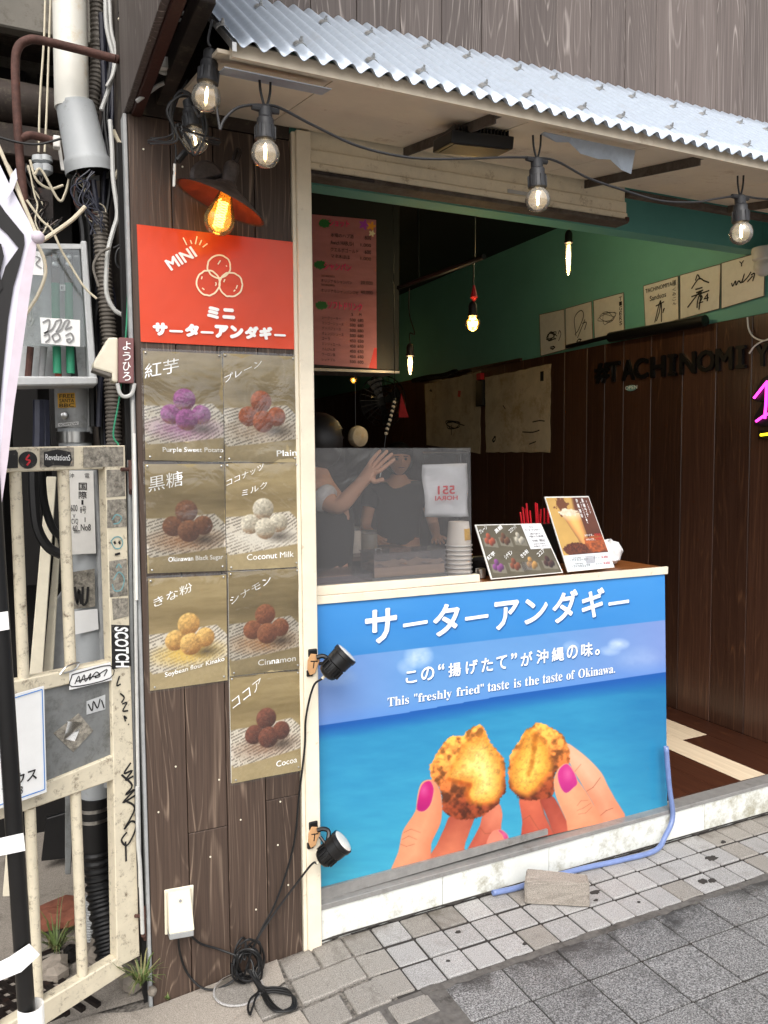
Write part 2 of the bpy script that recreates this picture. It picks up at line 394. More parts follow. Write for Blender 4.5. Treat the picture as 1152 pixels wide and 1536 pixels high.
plain('cloth_hem', S(206, 194, 204), .85, var=.05)
plain('cardboard', S(196, 150, 104), .8, var=.08)
plain('pan_lens', S(214, 210, 200), .2)
plain('pink_neon_off', S(12, 12, 14), .4)
glow('neon_pink', S(255, 60, 200), 2.2); glow('neon_yellow', S(255, 235, 40), 1.6)
glow('filament', (1, .62, .22, 1), 18); glow('filament_soft', (1, .72, .36, 1), 9); glow('filament_gold', (1, .62, .16, 1), 9)
clear('bulb_glass', (1, .97, .92, 1), .20, .04, .26, milkc=(1, .93, .8, 1)); clear('bulb_amber', (1, .74, .34, 1), .3, .05, .2, milkc=(1, .66, .22, 1))
clear('acrylic', (.9, .9, .91, 1), .055, .07, .13, bmp=.25, milkc=(.7, .7, .72, 1)); clear('acrylic_box', (.95, .93, .95, 1), .08, .05, .12)
clear('cover_clear', (.86, .88, .88, 1), .04, .12, .14, milkc=(.5, .52, .52, 1)); clear('sleeve', (.98, .97, .94, 1), .02, .07, .15, bmp=.8)
printmat('print_matte', .55); printmat('print_sat', .38, .15); printmat('print_lam', .45, .22, .5, 9)
# ================================================================== GROUND
def stone(name, a, b, c, stain, sscale=260, rough=.75, amt=.5, edge=None):
    m, nt, bs, N, L = newmat(name); g = N.new('ShaderNodeNewGeometry'); pos = g.outputs['Position']
    f = noise(nt, sscale, 6, .75, pos); col = ramp(nt, f, [(.41, a), (.5, b), (.59, c)])
    oi = N.new('ShaderNodeObjectInfo'); val = maprange(nt, oi.outputs['Random'], 0, 1, .86, 1.08)
    vm = N.new('ShaderNodeVectorMath'); vm.operation = 'SCALE'; L.new(col, vm.inputs[0]); L.new(val, vm.inputs['Scale'])
    s1 = maprange(nt, noise(nt, 7, 8, .7, pos, .5), .55, .75); s2 = maprange(nt, noise(nt, 38, 6, .7, pos), .62, .7)
    col = mixc(nt, math_(nt, 'MULTIPLY', s1, amt), vm.outputs[0], stain); col = mixc(nt, math_(nt, 'MULTIPLY', s2, .35), col, stain)
    if edge:      # grime gathered along a joint line of the paving
        sx_ = N.new('ShaderNodeSeparateXYZ'); L.new(pos, sx_.inputs[0])
        d_ = math_(nt, 'ABSOLUTE', math_(nt, 'ADD', sx_.outputs['Y'], -edge[0])); d_ = math_(nt, 'ADD', d_, math_(nt, 'MULTIPLY', math_(nt, 'ADD', noise(nt, 6, 6, .7, pos, .6), -.5), edge[1]*5))
        col = mixc(nt, math_(nt, 'MULTIPLY', maprange(nt, d_, edge[1], 0), edge[2], True), col, stain)
    L.new(col, bs.inputs['Base Color']); bs.inputs['Roughness'].default_value = rough
    bump(nt, math_(nt, 'ADD', f, math_(nt, 'MULTIPLY', s2, -.4)), .35, .0015); M[name] = m
stone('tile_light', S(124, 122, 120), S(158, 156, 154), S(186, 184, 182), S(84, 76, 66), 420, edge=(0., .05, .75))
stone('tile_worn', S(108, 103, 97), S(138, 133, 126), S(164, 159, 152), S(74, 66, 56), 420, amt=.8, edge=(0., .05, .75))
stone('granite_dark', S(60, 59, 59), S(112, 111, 110), S(166, 165, 164), S(50, 48, 46), 230, .6, .75, edge=(-.34, .09, .9))
stone('grout', S(70, 66, 62), S(104, 99, 93), S(126, 120, 112), S(50, 46, 42), 90, .9)
stone('concrete', S(122, 115, 106), S(150, 142, 132), S(172, 164, 154), S(84, 76, 66), 420, .9, .75)
def gz(x): return 0. if x >= .05 else (-.09*(.05-x) if x > -.5 else -.05)
def ground_sheet(name, xs, ys, mat, dz, kind, parent=None):
    mb = MB()
    for i in range(len(xs)-1):
        for j in range(len(ys)-1):
            mb.quad(*[(x, y, gz(x)+dz) for x, y in ((xs[i], ys[j]), (xs[i+1], ys[j]), (xs[i+1], ys[j+1]), (xs[i], ys[j+1]))])
    o = mb.build(name, mat, parent, smooth=True)
    if kind: tag(o, None, None, None, kind)
    return o
tag(ground_sheet('ground', [-60, -.5, .05, 60], [-60, -8, 0, 8, 60], 'grout', -.008, 'structure'), 'dark mortar bed and ground under the paving')
pave = thing('pavement', (0, -.2, 0), 'light and dark granite paving in front of the shop', None, None, 'structure')
def unit_tile(name, w, d, mat, bev=.003):
    mb = MB().box(-w/2, w/2, -d/2, d/2, -.03, 0)
    o = mb.build(name, mat, pave, bevel=bev); o.data.transform(Matrix.Translation(ORG[pave.name])); return o
def place(src, x, y, w=1, d=1, first=[set()]):
    if src.name in first[0]: o = src.copy(); COL.objects.link(o)
    else: first[0].add(src.name); o = src
    o.location = V((x, y, gz(x)+random.uniform(-.0025, .001)))-ORG[pave.name]; o.scale = (w, d, 1)
    o.rotation_euler = (random.uniform(-.006, .006), random.uniform(-.006, .006)+(-.09 if x < .05 else 0), random.uniform(-.007, .007)); return o
plain('joint', S(52, 48, 45), .95)
small = unit_tile('paving_tile', .0935, .0965, 'tile_light'); worn = unit_tile('paving_tile', .0935, .0965, 'tile_worn')
rows = [(-.062, 1.0), (-.169, 1.0), (-.276, 1.02)]
for j, (y, d) in enumerate(rows):
    for i in range(-2, 26):
        x = .1125+.0995*i
        if j == 2 and i < 0: continue
        wr = i < 1 or (j == 0 and random.random() < .4) or random.random() < .03
        place(worn if wr else small, x, y, random.uniform(.975, 1.02), d*random.uniform(.97, 1.015))
for (x, y, w, d) in ((-.09, -.06, 1.0, .9), (-.2, -.17, 1.1, 1.0), (-.08, -.172, 1.2, 1.05), (.03, -.285, 1.1, 1.05), (-.09, -.29, 1.15, 1.05), (.12, -.39, 1.3, .8), (-.03, -.40, 1.4, .95)): place(worn, x, y, w, d)
MB().quad((.1, -2.2, -.0062), (4, -2.2, -.0062), (4, 0, -.0062), (.1, 0, -.0062)).build('joint_bed', 'joint', pave)
slab_t = unit_tile('granite_slab', .1875, .1875, 'granite_dark', .002)
for j in range(0, 6):
    y0 = -.352 if j == 0 else -.504-.1935*(j-1); y1 = -.504-.1935*j
    for i in range(-1, 12):
        place(slab_t, .5195+.1935*i, (y0+y1)/2, 1, (y0-y1-.006)/.1875)
# the strip of rough mortar between the two kinds of paving, and the concrete at the alley mouth
def rough_poly(c, rx, ry, n=44, amp=.12, seed=1):
    rr = random.Random(seed); return [(c[0]+rx*math.cos(2*math.pi*k/n)*(1+rr.uniform(-amp, amp)), c[1]+ry*math.sin(2*math.pi*k/n)*(1+rr.uniform(-amp, amp))) for k in range(n)]
def blob(name, pts, mat, z, parent, label=None):
    mb = MB(); mb.slab([(x, y, gz(x)+z) for x, y in pts], (0, 0, .003)); return mb.build(name, mat, parent)
edge = []
xs = np.linspace(.17, 2.6, 70)
for x in xs: edge.append((x, -.332+random.uniform(-.004, .006)))
for x in xs[::-1]: edge.append((x, -.356+random.uniform(-.006, .004)))
plain('mortar', S(96, 92, 88), .9, var=.2, scale=50, bmp=.4, dirt=S(52, 48, 44), dirtscale=12, dirtamt=.5)
blob('mortar_strip', edge, 'mortar', -.0035, pave)
patch = [(-.14, -.36), (.0, -.34), (.17, -.335), (.24, -.36), (.235, -.52), (.225, -.72), (.23, -1.2), (-.1, -1.5), (-.05, -.75), (-.04, -.46)]
blob('mortar_patch', patch, 'mortar', -.0055, pave)
gl_ = [(x, -.0005) for x in np.linspace(.0, 2.5, 60)]+[(x, -.004-.011*abs(math.sin(x*17)+.6*math.sin(x*41))*random.random()) for x in np.linspace(2.5, .0, 120)]
blob('grime_line', gl_, 'joint', -.0008, pave)
rs_ = random.Random(5)
for (x, y, r_) in ((1.46, -.17, .016), (1.31, -.27, .013), (1.34, -.28, .01), (.93, -.16, .012), (.9, -.2, .006), (.55, -.29, .005), (.4, -.15, .006), (1.6, -.1, .008), (.3, -.26, .005), (1.02, -.27, .004)):
    blob('stain_spot', rough_poly((x, y), r_*1.5, r_, 16, .3, int(x*100)), 'joint', -.0018, pave)
conc = MB()
cpts = [(-.14, -.005), (-.15, -.11), (-.26, -.13), (-.25, -.23), (-.15, -.24), (-.14, -.35), (-.02, -.45), (.0, -.75), (-.1, -1.6), (-2.2, -1.6), (-2.2, .0), (-1.2, .06), (-.7, .06), (-.56, .0), (-.5, -.005)]
ccx = (-.6, -.3)
for k in range(len(cpts)):
    a, b = cpts[k], cpts[(k+1) % len(cpts)]
    q = [(x, y, gz(x)-.001) for x, y in (ccx, a, b)]; i = len(conc.v); conc.v += [V(t) for t in q]; conc.f.append((i, i+1, i+2))
conc.build('concrete_apron', 'concrete', pave)
alley = ground_sheet('alley_ground', [-2.2, -.5], [.03, 3.2], 'concrete', .004, 'structure'); tag(alley, 'dusty concrete floor of the alley behind the gate')
lid = thing('cleanout_cover', (-.275, -.075, gz(-.275)), 'round concrete cleanout lid with a pale rim under the cable coil', 'drain lid')
MB().lathe([(.066, 0), (.066, .0045), (.064, .005)], (-.275, -.075, gz(-.275)-.001), n=36).build('lid_disc', 'tile_worn', lid)
rim = MB(); N_ = 40
for k in range(N_):
    a0, a1 = 2*math.pi*k/N_, 2*math.pi*(k+1)/N_; c = V((-.275, -.075, gz(-.275)+.0035))
    P = lambda a, r, h: c+V((r*math.cos(a), r*math.sin(a), h))
    rim.quad(P(a0, .072, 0), P(a1, .072, 0), P(a1, .07, .003), P(a0, .07, .003)); rim.quad(P(a0, .07, .003), P(a1, .07, .003), P(a1, .0665, .003), P(a0, .0665, .003))
rim.build('lid_rim', 'tile_light', lid, smooth=True)
# ================================================================== BUILDING
B = thing('shop_building', (.5, 0, 0), 'small street food shop with weathered wood cladding and an open front', 'building')
def part(name, mat, mb, parent=B, **k): return mb.build(name, mat, parent, **k)
pp = part('pillar_wall', 'dark_void', MB().box(-.492, -.055, .022, .07, -.045, 2.36))
pj = [-.498, -.39, -.278, -.163, -.057]
for i in range(4):
    a, b = pj[i]+.0012, pj[i+1]-.0012
    cuts = {1: .42, 2: 1.2, 3: .47}.get(i)
    zz = [gz(a)-.01, cuts, 2.366] if cuts else [gz(a)-.01, 2.366]
    for k in range(len(zz)-1): part('plank', 'wood_pillar', MB().box(a, b, random.uniform(-.001, .001), .021, zz[k]+.0008, zz[k+1]-.0008), pp, bevel=.0015)
for (x, z) in [(-.47, .5), (-.42, .62), (-.3, .56), (-.24, .43), (-.12, .46), (-.13, .33), (-.33, .34), (-.44, .2), (-.2, .15), (-.1, .2), (-.36, 2.25), (-.46, 2.28), (-.31, 2.2)]:
    MB().lathe([(.0026, 0), (.0026, .0015)], (x, -.001, z), (0, -1, 0), 8).build('nail', 'beige_plastic', pp)
dp = part('door_post', 'post_paint', MB().box(-.044, 0, -.016, .09, -.052, 2.395), bevel=.0025)
part('post_trim', 'post_paint', MB().box(-.0555, -.0445, -.009, .05, -.05, 2.39), dp, bevel=.0015)
part('side_wall', 'beam_wood', MB().box(-.497, -.48, .0225, 3.2, -.06, 4.2))
part('corner_strip', 'conduit_grey', MB().box(-.5085, -.4985, .003, .05, -.06, 2.366), bevel=.002)
part('gutter_strip', 'dark_void', MB().box(-.52, -.509, .03, .06, -.06, 2.3))
# step
st = part('step', 'dark_void', MB().hexa([(.0, .012, -.02), (2.6, .012, -.02), (2.6, .06, -.02), (0, .06, -.02), (0, .012, .094), (2.6, .012, .116), (2.6, .06, .116), (0, .06, .094)]))
xsj = [0.001, .43, .86, 1.61, 2.6]
for a, b in zip(xsj, xsj[1:]):
    za, zb = .094+.0085*a, .094+.0085*b
    part('step_panel', 'marble', MB().hexa([(a, 0, -.02), (b-.002, 0, -.02), (b-.002, .011, -.02), (a, .011, -.02), (a, 0, za), (b-.002, 0, zb), (b-.002, .011, zb), (a, .011, za)]), st, bevel=.001)
part('threshold_rail', 'rail_grey', MB().hexa([(.0, -.006, .0955), (2.6, -.006, .118), (2.6, .058, .118), (0, .058, .0955), (0, -.006, .112), (2.6, -.006, .131), (2.6, .058, .131), (0, .058, .112)]), st, bevel=.0012)
# upper cladding
uw = part('upper_wall', 'dark_void', MB().box(-.5, 3.4, -.03, .1, 2.66, 4.3))
uj = [-.5, -.42, -.28, -.145, -.008, .131, .27, .408, .548, .687, .831, .97, 1.115, 1.252, 1.39, 1.537, 1.675, 1.81, 1.95, 2.09, 2.23, 2.37, 2.51, 2.65, 2.79, 2.93, 3.07, 3.21, 3.35]
for a, b in zip(uj, uj[1:]):
    part('plank', 'wood_upper', MB().box(a+.001, b-.001, -.05+random.uniform(-.001, .001), -.031, 2.652+random.uniform(-.003, .003), 4.3), uw, bevel=.0015)
part('wall_skirting', 'dark_void', MB().box(-.3, 3.4, -.0445, -.03, 2.60, 2.648), uw)
# cheek board closing the left end of the eaves
ck = part('eaves_cheek', 'wood_upper', MB().box(-.505, -.488, -.70, .05, 2.37, 4.3), bevel=.0015)
part('cheek_trim', 'wood_redbrown', MB().box(-.4875, -.462, -.70, .0, 2.36, 2.43), ck, bevel=.0015)
part('eaves_ceiling', 'dark_void', MB().box(-.487, -.36, -.7, -.03, 2.75, 2.77))
part('eaves_front', 'wood_upper', MB().box(-.505, -.36, -.715, -.701, 2.5, 4.3))
part('rafter', 'beam_wood', MB().box(-.425, -.39, -.52, .0, 2.40, 2.45), bevel=.002)
part('eaves_back', 'beam_wood', MB().box(-.487, -.06, -.002, .02, 2.368, 2.75))
# interior
FL = .125
iw = part('interior_wall', 'dark_void', MB().box(2.366, 2.42, 0, 6.6, 0, 2.12))
wj = [0.02, .23, .448, .655, .869, 1.09, 1.303, 1.46, 1.617, 1.83, 2.05, 2.27, 2.49, 2.71, 2.93, 3.15, 3.37, 3.6, 3.83, 4.06, 4.3, 4.55, 4.8, 5.1, 5.4, 5.7, 6.0, 6.3, 6.6]
for a, b in zip(wj, wj[1:]):
    part('plank', 'wood_inner', MB().box(2.35+random.uniform(-.001, .001), 2.365, a+.0015, b-.0015, FL, 2.117), iw, bevel=.002)
part('upper_side_wall', 'teal', MB().box(2.364, 2.42, 0, 6.6, 2.1205, 2.9))
part('wall_ledge', 'wood_inner', MB().box(2.345, 2.3635, 2.3, 6.6, 2.1175, 2.135))
part('lintel', 'teal', MB().box(-.02, 2.362, .42, .50, 2.405, 2.9))
part('ceiling', 'black_paint', MB().box(-.5, 2.42, .1, 6.7, 2.9, 2.95))
part('back_wall', 'wood_inner', MB().box(-.5, 2.42, 6.6, 6.7, 0, 2.95))
part('inner_left_wall', 'black_paint', MB().box(-.478, -.45, .071, 6.6, 0, 2.9))
part('front_ceiling', 'black_paint', MB().box(-.45, 3.3, -.029, .0995, 2.9, 2.95))
part('right_jamb', 'cream_paint', MB().box(2.345, 2.6, -.01, .018, -.01, 2.4))
part('right_front_wall', 'wood_pillar', MB().box(2.601, 4.2, -.0, .03, -.02, 2.66))
fl = part('floor', 'dark_void', MB().box(-.45, 2.349, .0595, 6.6, .02, .118))
fx = [-.45+.0, -.0, .3, .6, .9, 1.15, 1.3, 1.445, 1.59, 1.737, 1.883, 2.03, 2.19, 2.349]
for k, (a, b) in enumerate(zip(fx, fx[1:])):
    segs = [(.0605, 6.6, 'wood_floor_dark')]
    if k == 10: segs = [(.0605, 6.6, 'wood_floor_light')]
    if k == 11: segs = [(.0605, .52, 'wood_floor_dark'), (.52, 2.4, 'wood_floor_light'), (2.4, 6.6, 'wood_floor_dark')]
    if k == 12: segs = [(.0605, .9, 'wood_floor_dark'), (.9, 6.6, 'wood_floor_dark')]
    for (y0, y1, mt) in segs: part('floor_board', mt, MB().box(a+.0008, b-.0008, y0+.0005, y1-.0008, .1185, FL), fl, bevel=.001)
part('sill_strip', 'wood_floor_dark', MB().box(1.45, 2.349, .0585, .06, .119, .1265), fl)
# roller shutter box
sh = thing('roller_shutter', (.6, .0, 2.28), 'cream painted roller shutter pulled up under the awning', 'shutter')
for k, (z0, z1, y) in enumerate(((2.357, 2.432, .012), (2.318, 2.3555, .004), (2.296, 2.3165, -.002))):
    MB().box(.001, 1.178, y, y+.07, z0, z1).build('shutter_slat', 'cream_paint', sh, bevel=.004, segs=2)
MB().box(.001, 1.18, -.006, .06, 2.281, 2.2945).build('bottom_bar', 'angle_steel', sh, bevel=.002)
MB().box(1.166, 1.183, -.007, .05, 2.286, 2.302).build('end_lock', 'rust', sh, bevel=.002)
MB().box(.68, .80, .002, .0045, 2.322, 2.333).build('maker_plate', 'box_grey', sh)
MB().tube([(.001, -.008, 2.288), (.2, -.008, 2.288)], .005, 8).build('pull_handle', 'iron', sh)
MB().box(1.19, 2.36, .0, .03, 2.378, 2.398).build('shutter_track', 'angle_steel', sh, bevel=.002)
# ================================================================== AWNING
aw = thing('corrugated_awning', (1.2, 0, 2.3), 'pale corrugated metal awning with bolts above the shop front', 'awning')
AY0, AZ0, AY1, AZ1 = -.052, 2.700, -.55, 2.318
nrm = V((0, AZ1-AZ0, AY0-AY1)).normalized();  nrm = nrm if nrm.z > 0 else -nrm
cs = MB(); xs = np.arange(-.365, 3.3, .0438/12); prev = None
rowsN = 9
for x in xs:
    h = .0076*math.cos(2*math.pi*(x+.365)/.0438); row = []
    for q in range(rowsN):
        t = q/(rowsN-1); p = V((x, AY0+(AY1-AY0)*t, AZ0+(AZ1-AZ0)*t))+nrm*h; cs.v.append(p); row.append(len(cs.v)-1)
    if prev:
        for q in range(rowsN-1): cs.f.append((prev[q], row[q], row[q+1], prev[q+1]))
    prev = row
sheet_o = cs.build('corrugated_sheet', 'galv', aw, smooth=True)
md = sheet_o.modifiers.new('thick', 'SOLIDIFY'); md.thickness = .0012
bs = MB()
for k in range(6):
    a0, a1 = math.radians(-66+22*k), math.radians(-44+22*k); R0, R1 = .0145, .0165
    P_ = lambda a, r, y: V((r*math.sin(a), y, r*math.cos(a)-.0135))
    bs.hexa([P_(a0, R0, -.011), P_(a1, R0, -.011), P_(a1, R0, .011), P_(a0, R0, .011), P_(a0, R1, -.011), P_(a1, R1, -.011), P_(a1, R1, .011), P_(a0, R1, .011)])
bs.lathe([(.0052, .002), (.0052, .0075), (.003, .008), (.003, .013)], (0, 0, 0), n=6)
bolt = bs.build('bolt', 'alu', aw); bolt.data.transform(Matrix.Translation(ORG[aw.name]))
bolt.data.polygons.foreach_set('use_smooth', [False]*len(bolt.data.polygons)); fst = True
for t in (.24, .83):
    for i in range(23):
        x = -.365+.0438*(round((.02+.155*i)/.0438))
        b = bolt if fst else bolt.copy()
        if not fst: COL.objects.link(b)
        fst = False
        b.location = V((x, AY0+(AY1-AY0)*t, AZ0+(AZ1-AZ0)*t))+nrm*.0076-ORG[aw.name]; b.rotation_euler = nrm.to_track_quat('Z', 'Y').to_euler()
MB().hexa([(-.36, -.527, 2.300), (3.3, -.527, 2.300), (3.3, -.505, 2.304), (-.36, -.505, 2.304), (-.36, -.527, 2.3285), (3.3, -.527, 2.3285), (3.3, -.505, 2.343), (-.36, -.505, 2.343)]).build('front_batten', 'ply', aw)
def sof(y): return 2.402+(y/-.53)*-.092
xj = [-.385, -.115, .42, .82, 1.42, 2.0, 2.7, 3.3]
for a, b in zip(xj, xj[1:]):
    MB().hexa([(a, -.503, sof(-.503)), (b-.003, -.503, sof(-.503)), (b-.003, -.002, sof(0)), (a, -.002, sof(0)), (a, -.503, sof(-.503)+.008), (b-.003, -.503, sof(-.503)+.008), (b-.003, -.002, sof(0)+.008), (a, -.002, sof(0)+.008)]).build('soffit_panel', 'ply', aw)
for x in (.30, .985, 1.66, 2.3):
    mb = MB()
    for (dx0, dx1, dz0, dz1) in ((0, .004, -.028, -.001), (.004, .03, -.005, -.001)):
        mb.hexa([(x+dx0, -.5, sof(-.5)+dz0), (x+dx1, -.5, sof(-.5)+dz0), (x+dx1, -.003, sof(0)+dz0), (x+dx0, -.003, sof(0)+dz0), (x+dx0, -.5, sof(-.5)+dz1), (x+dx1, -.5, sof(-.5)+dz1), (x+dx1, -.003, sof(0)+dz1), (x+dx0, -.003, sof(0)+dz1)])
    mb.build('steel_bracket', 'angle_steel', aw)
fx_ = [(.47, 0), (.52, -.012), (.56, -.006), (.6, -.03), (.66, -.035), (.7, -.03), (.74, -.052), (.775, -.058)]
mb = MB()
for (a, da), (b, db) in zip(fx_, fx_[1:]): mb.quad((a, -.47, 2.306), (b, -.47, 2.306), (b, -.455, 2.306+db), (a, -.455, 2.306+da))
o = mb.build('torn_flashing', 'galv', aw); o.modifiers.new('thick', 'SOLIDIFY').thickness = .0015
for (x0, y0, x1, y1) in ((-.37, -.5, -.13, -.44),):
    MB().hexa([(x0, y0, 2.288), (x1, y0, 2.288), (x1, y1, 2.30), (x0, y1, 2.30), (x0, y0, 2.29), (x1, y0, 2.29), (x1, y1, 2.302), (x0, y1, 2.302)]).build('flashing', 'galv', aw)
MB().hexa([(-.366, -.55, 2.30), (-.357, -.55, 2.30), (-.357, -.06, 2.68), (-.366, -.06, 2.68), (-.366, -.55, 2.318), (-.357, -.55, 2.318), (-.357, -.06, 2.70), (-.366, -.06, 2.70)]).build('end_strip', 'alu', aw)
# ================================================================== COUNTER AND POSTER
ct = thing('counter', (.72, .2, .125), 'serving counter with cream edge and brown wood top', 'counter')
MB().box(.004, 1.412, .041, .30, .119, 1.026).build('cabinet', 'black_paint', ct)
MB().box(.004, 1.416, .034, .305, 1.0265, 1.050).build('counter_top', 'wood_counter', ct, bevel=.001)
MB().hexa([(.003, .022, 1.0325), (1.419, .022, 1.0255), (1.419, .0335, 1.0255), (.003, .0335, 1.0325), (.003, .022, 1.0565), (1.419, .022, 1.0535), (1.419, .0335, 1.0535), (.003, .0335, 1.0565)]).build('front_edge', 'post_paint', ct, bevel=.001)
YP = .03
po = thing('counter_poster', (.72, YP, .12), 'large blue sea poster of hands holding a split fried doughnut on the counter', 'poster')
pTL, pTR, pBR, pBL = aY(472, 905.6, YP), aY(997, 860.5, YP), aY(1001, 1212, YP), aY(476, 1333, YP)
MB().slab([pBL+V((0, .004, 0)), pBR+V((0, .004, 0)), pTR+V((0, .004, 0)), pTL+V((0, .004, 0))], (0, .004, 0)).build('backing_board', 'white_plastic', po)
def cr(ox, oy, s, P): return [(ox+x*s, oy+y*s) for x, y in P]
k1 = lambda P: crom(cr(580, 1070, .17361, P), 3)
k2 = lambda P: crom(cr(740, 1070, .18229, P), 3)
DN1 = k1([(365, 465), (400, 400), (450, 320), (520, 225), (580, 195), (650, 195), (690, 160), (760, 110), (820, 105), (860, 160), (880, 230), (930, 290), (990, 360), (1020, 420), (1025, 520), (1030, 620), (1020, 690), (980, 740), (960, 790), (890, 840), (820, 890), (740, 910), (640, 920), (560, 890), (490, 850), (480, 760), (470, 690), (440, 620), (385, 575), (380, 520)])
IN1 = k1([(640, 330), (700, 240), (770, 235), (830, 190), (880, 240), (940, 320), (985, 430), (995, 560), (985, 660), (940, 745), (850, 780), (760, 770), (710, 740), (690, 690), (720, 610), (640, 590), (540, 560), (560, 480), (600, 400)])
TH1 = k1([(40, 1400), (100, 1200), (130, 1050), (160, 980), (250, 840), (265, 720), (290, 620), (330, 580), (390, 575), (440, 620), (470, 700), (480, 830), (465, 950), (420, 1050), (385, 1130), (350, 1300)])
NL1 = k1([(262, 830), (275, 720), (300, 630), (340, 590), (380, 590), (405, 650), (395, 730), (370, 800), (320, 845)])
FG1 = k1([(350, 1300), (430, 1140), (500, 990), (560, 880), (750, 880), (720, 1010), (680, 1120), (630, 1260)])
FG2 = k1([(700, 1200), (760, 1060), (805, 970), (830, 880), (900, 820), (970, 780), (1000, 870), (990, 960), (985, 1010), (940, 1020), (890, 1060), (880, 1150)])
FT1 = k1([(870, 1150), (885, 1060), (930, 1010), (990, 1008), (1030, 1045), (1050, 1110)])
FN1 = k1([(965, 1012), (1000, 1015), (1040, 1050), (1045, 1085), (1015, 1085), (1000, 1050)])
DN2 = k2([(120, 480), (140, 340), (190, 260), (260, 150), (320, 110), (350, 75), (420, 90), (480, 120), (560, 170), (600, 230), (625, 320), (625, 410), (560, 440), (510, 490), (498, 560), (495, 670), (430, 700), (330, 715), (230, 710), (170, 650), (130, 610), (125, 540)])
IN2 = k2([(180, 370), (240, 260), (265, 150), (320, 140), (345, 220), (380, 200), (440, 290), (460, 380), (470, 450), (400, 560), (330, 640), (260, 670), (180, 620), (145, 520)])
IX2 = k2([(605, 250), (680, 290), (790, 380), (890, 490), (940, 590), (1000, 700), (1090, 880), (880, 920), (830, 760), (760, 640), (690, 520), (640, 430), (610, 360)])
TH2 = k2([(496, 570), (520, 480), (560, 430), (610, 415), (660, 460), (690, 540), (760, 640), (830, 760), (900, 920), (640, 990), (600, 880), (550, 770), (515, 680)])
NL2 = k2([(530, 520), (545, 460), (590, 420), (625, 430), (670, 500), (690, 575), (660, 610), (600, 655), (555, 610)])
FA2 = k2([(213, 720), (240, 690), (390, 690), (420, 830), (480, 960), (500, 1030), (380, 1060), (236, 1060), (238, 900), (225, 800)])
FB2 = k2([(385, 700), (480, 680), (530, 740), (590, 860), (650, 990), (520, 1040), (460, 900), (420, 800)])
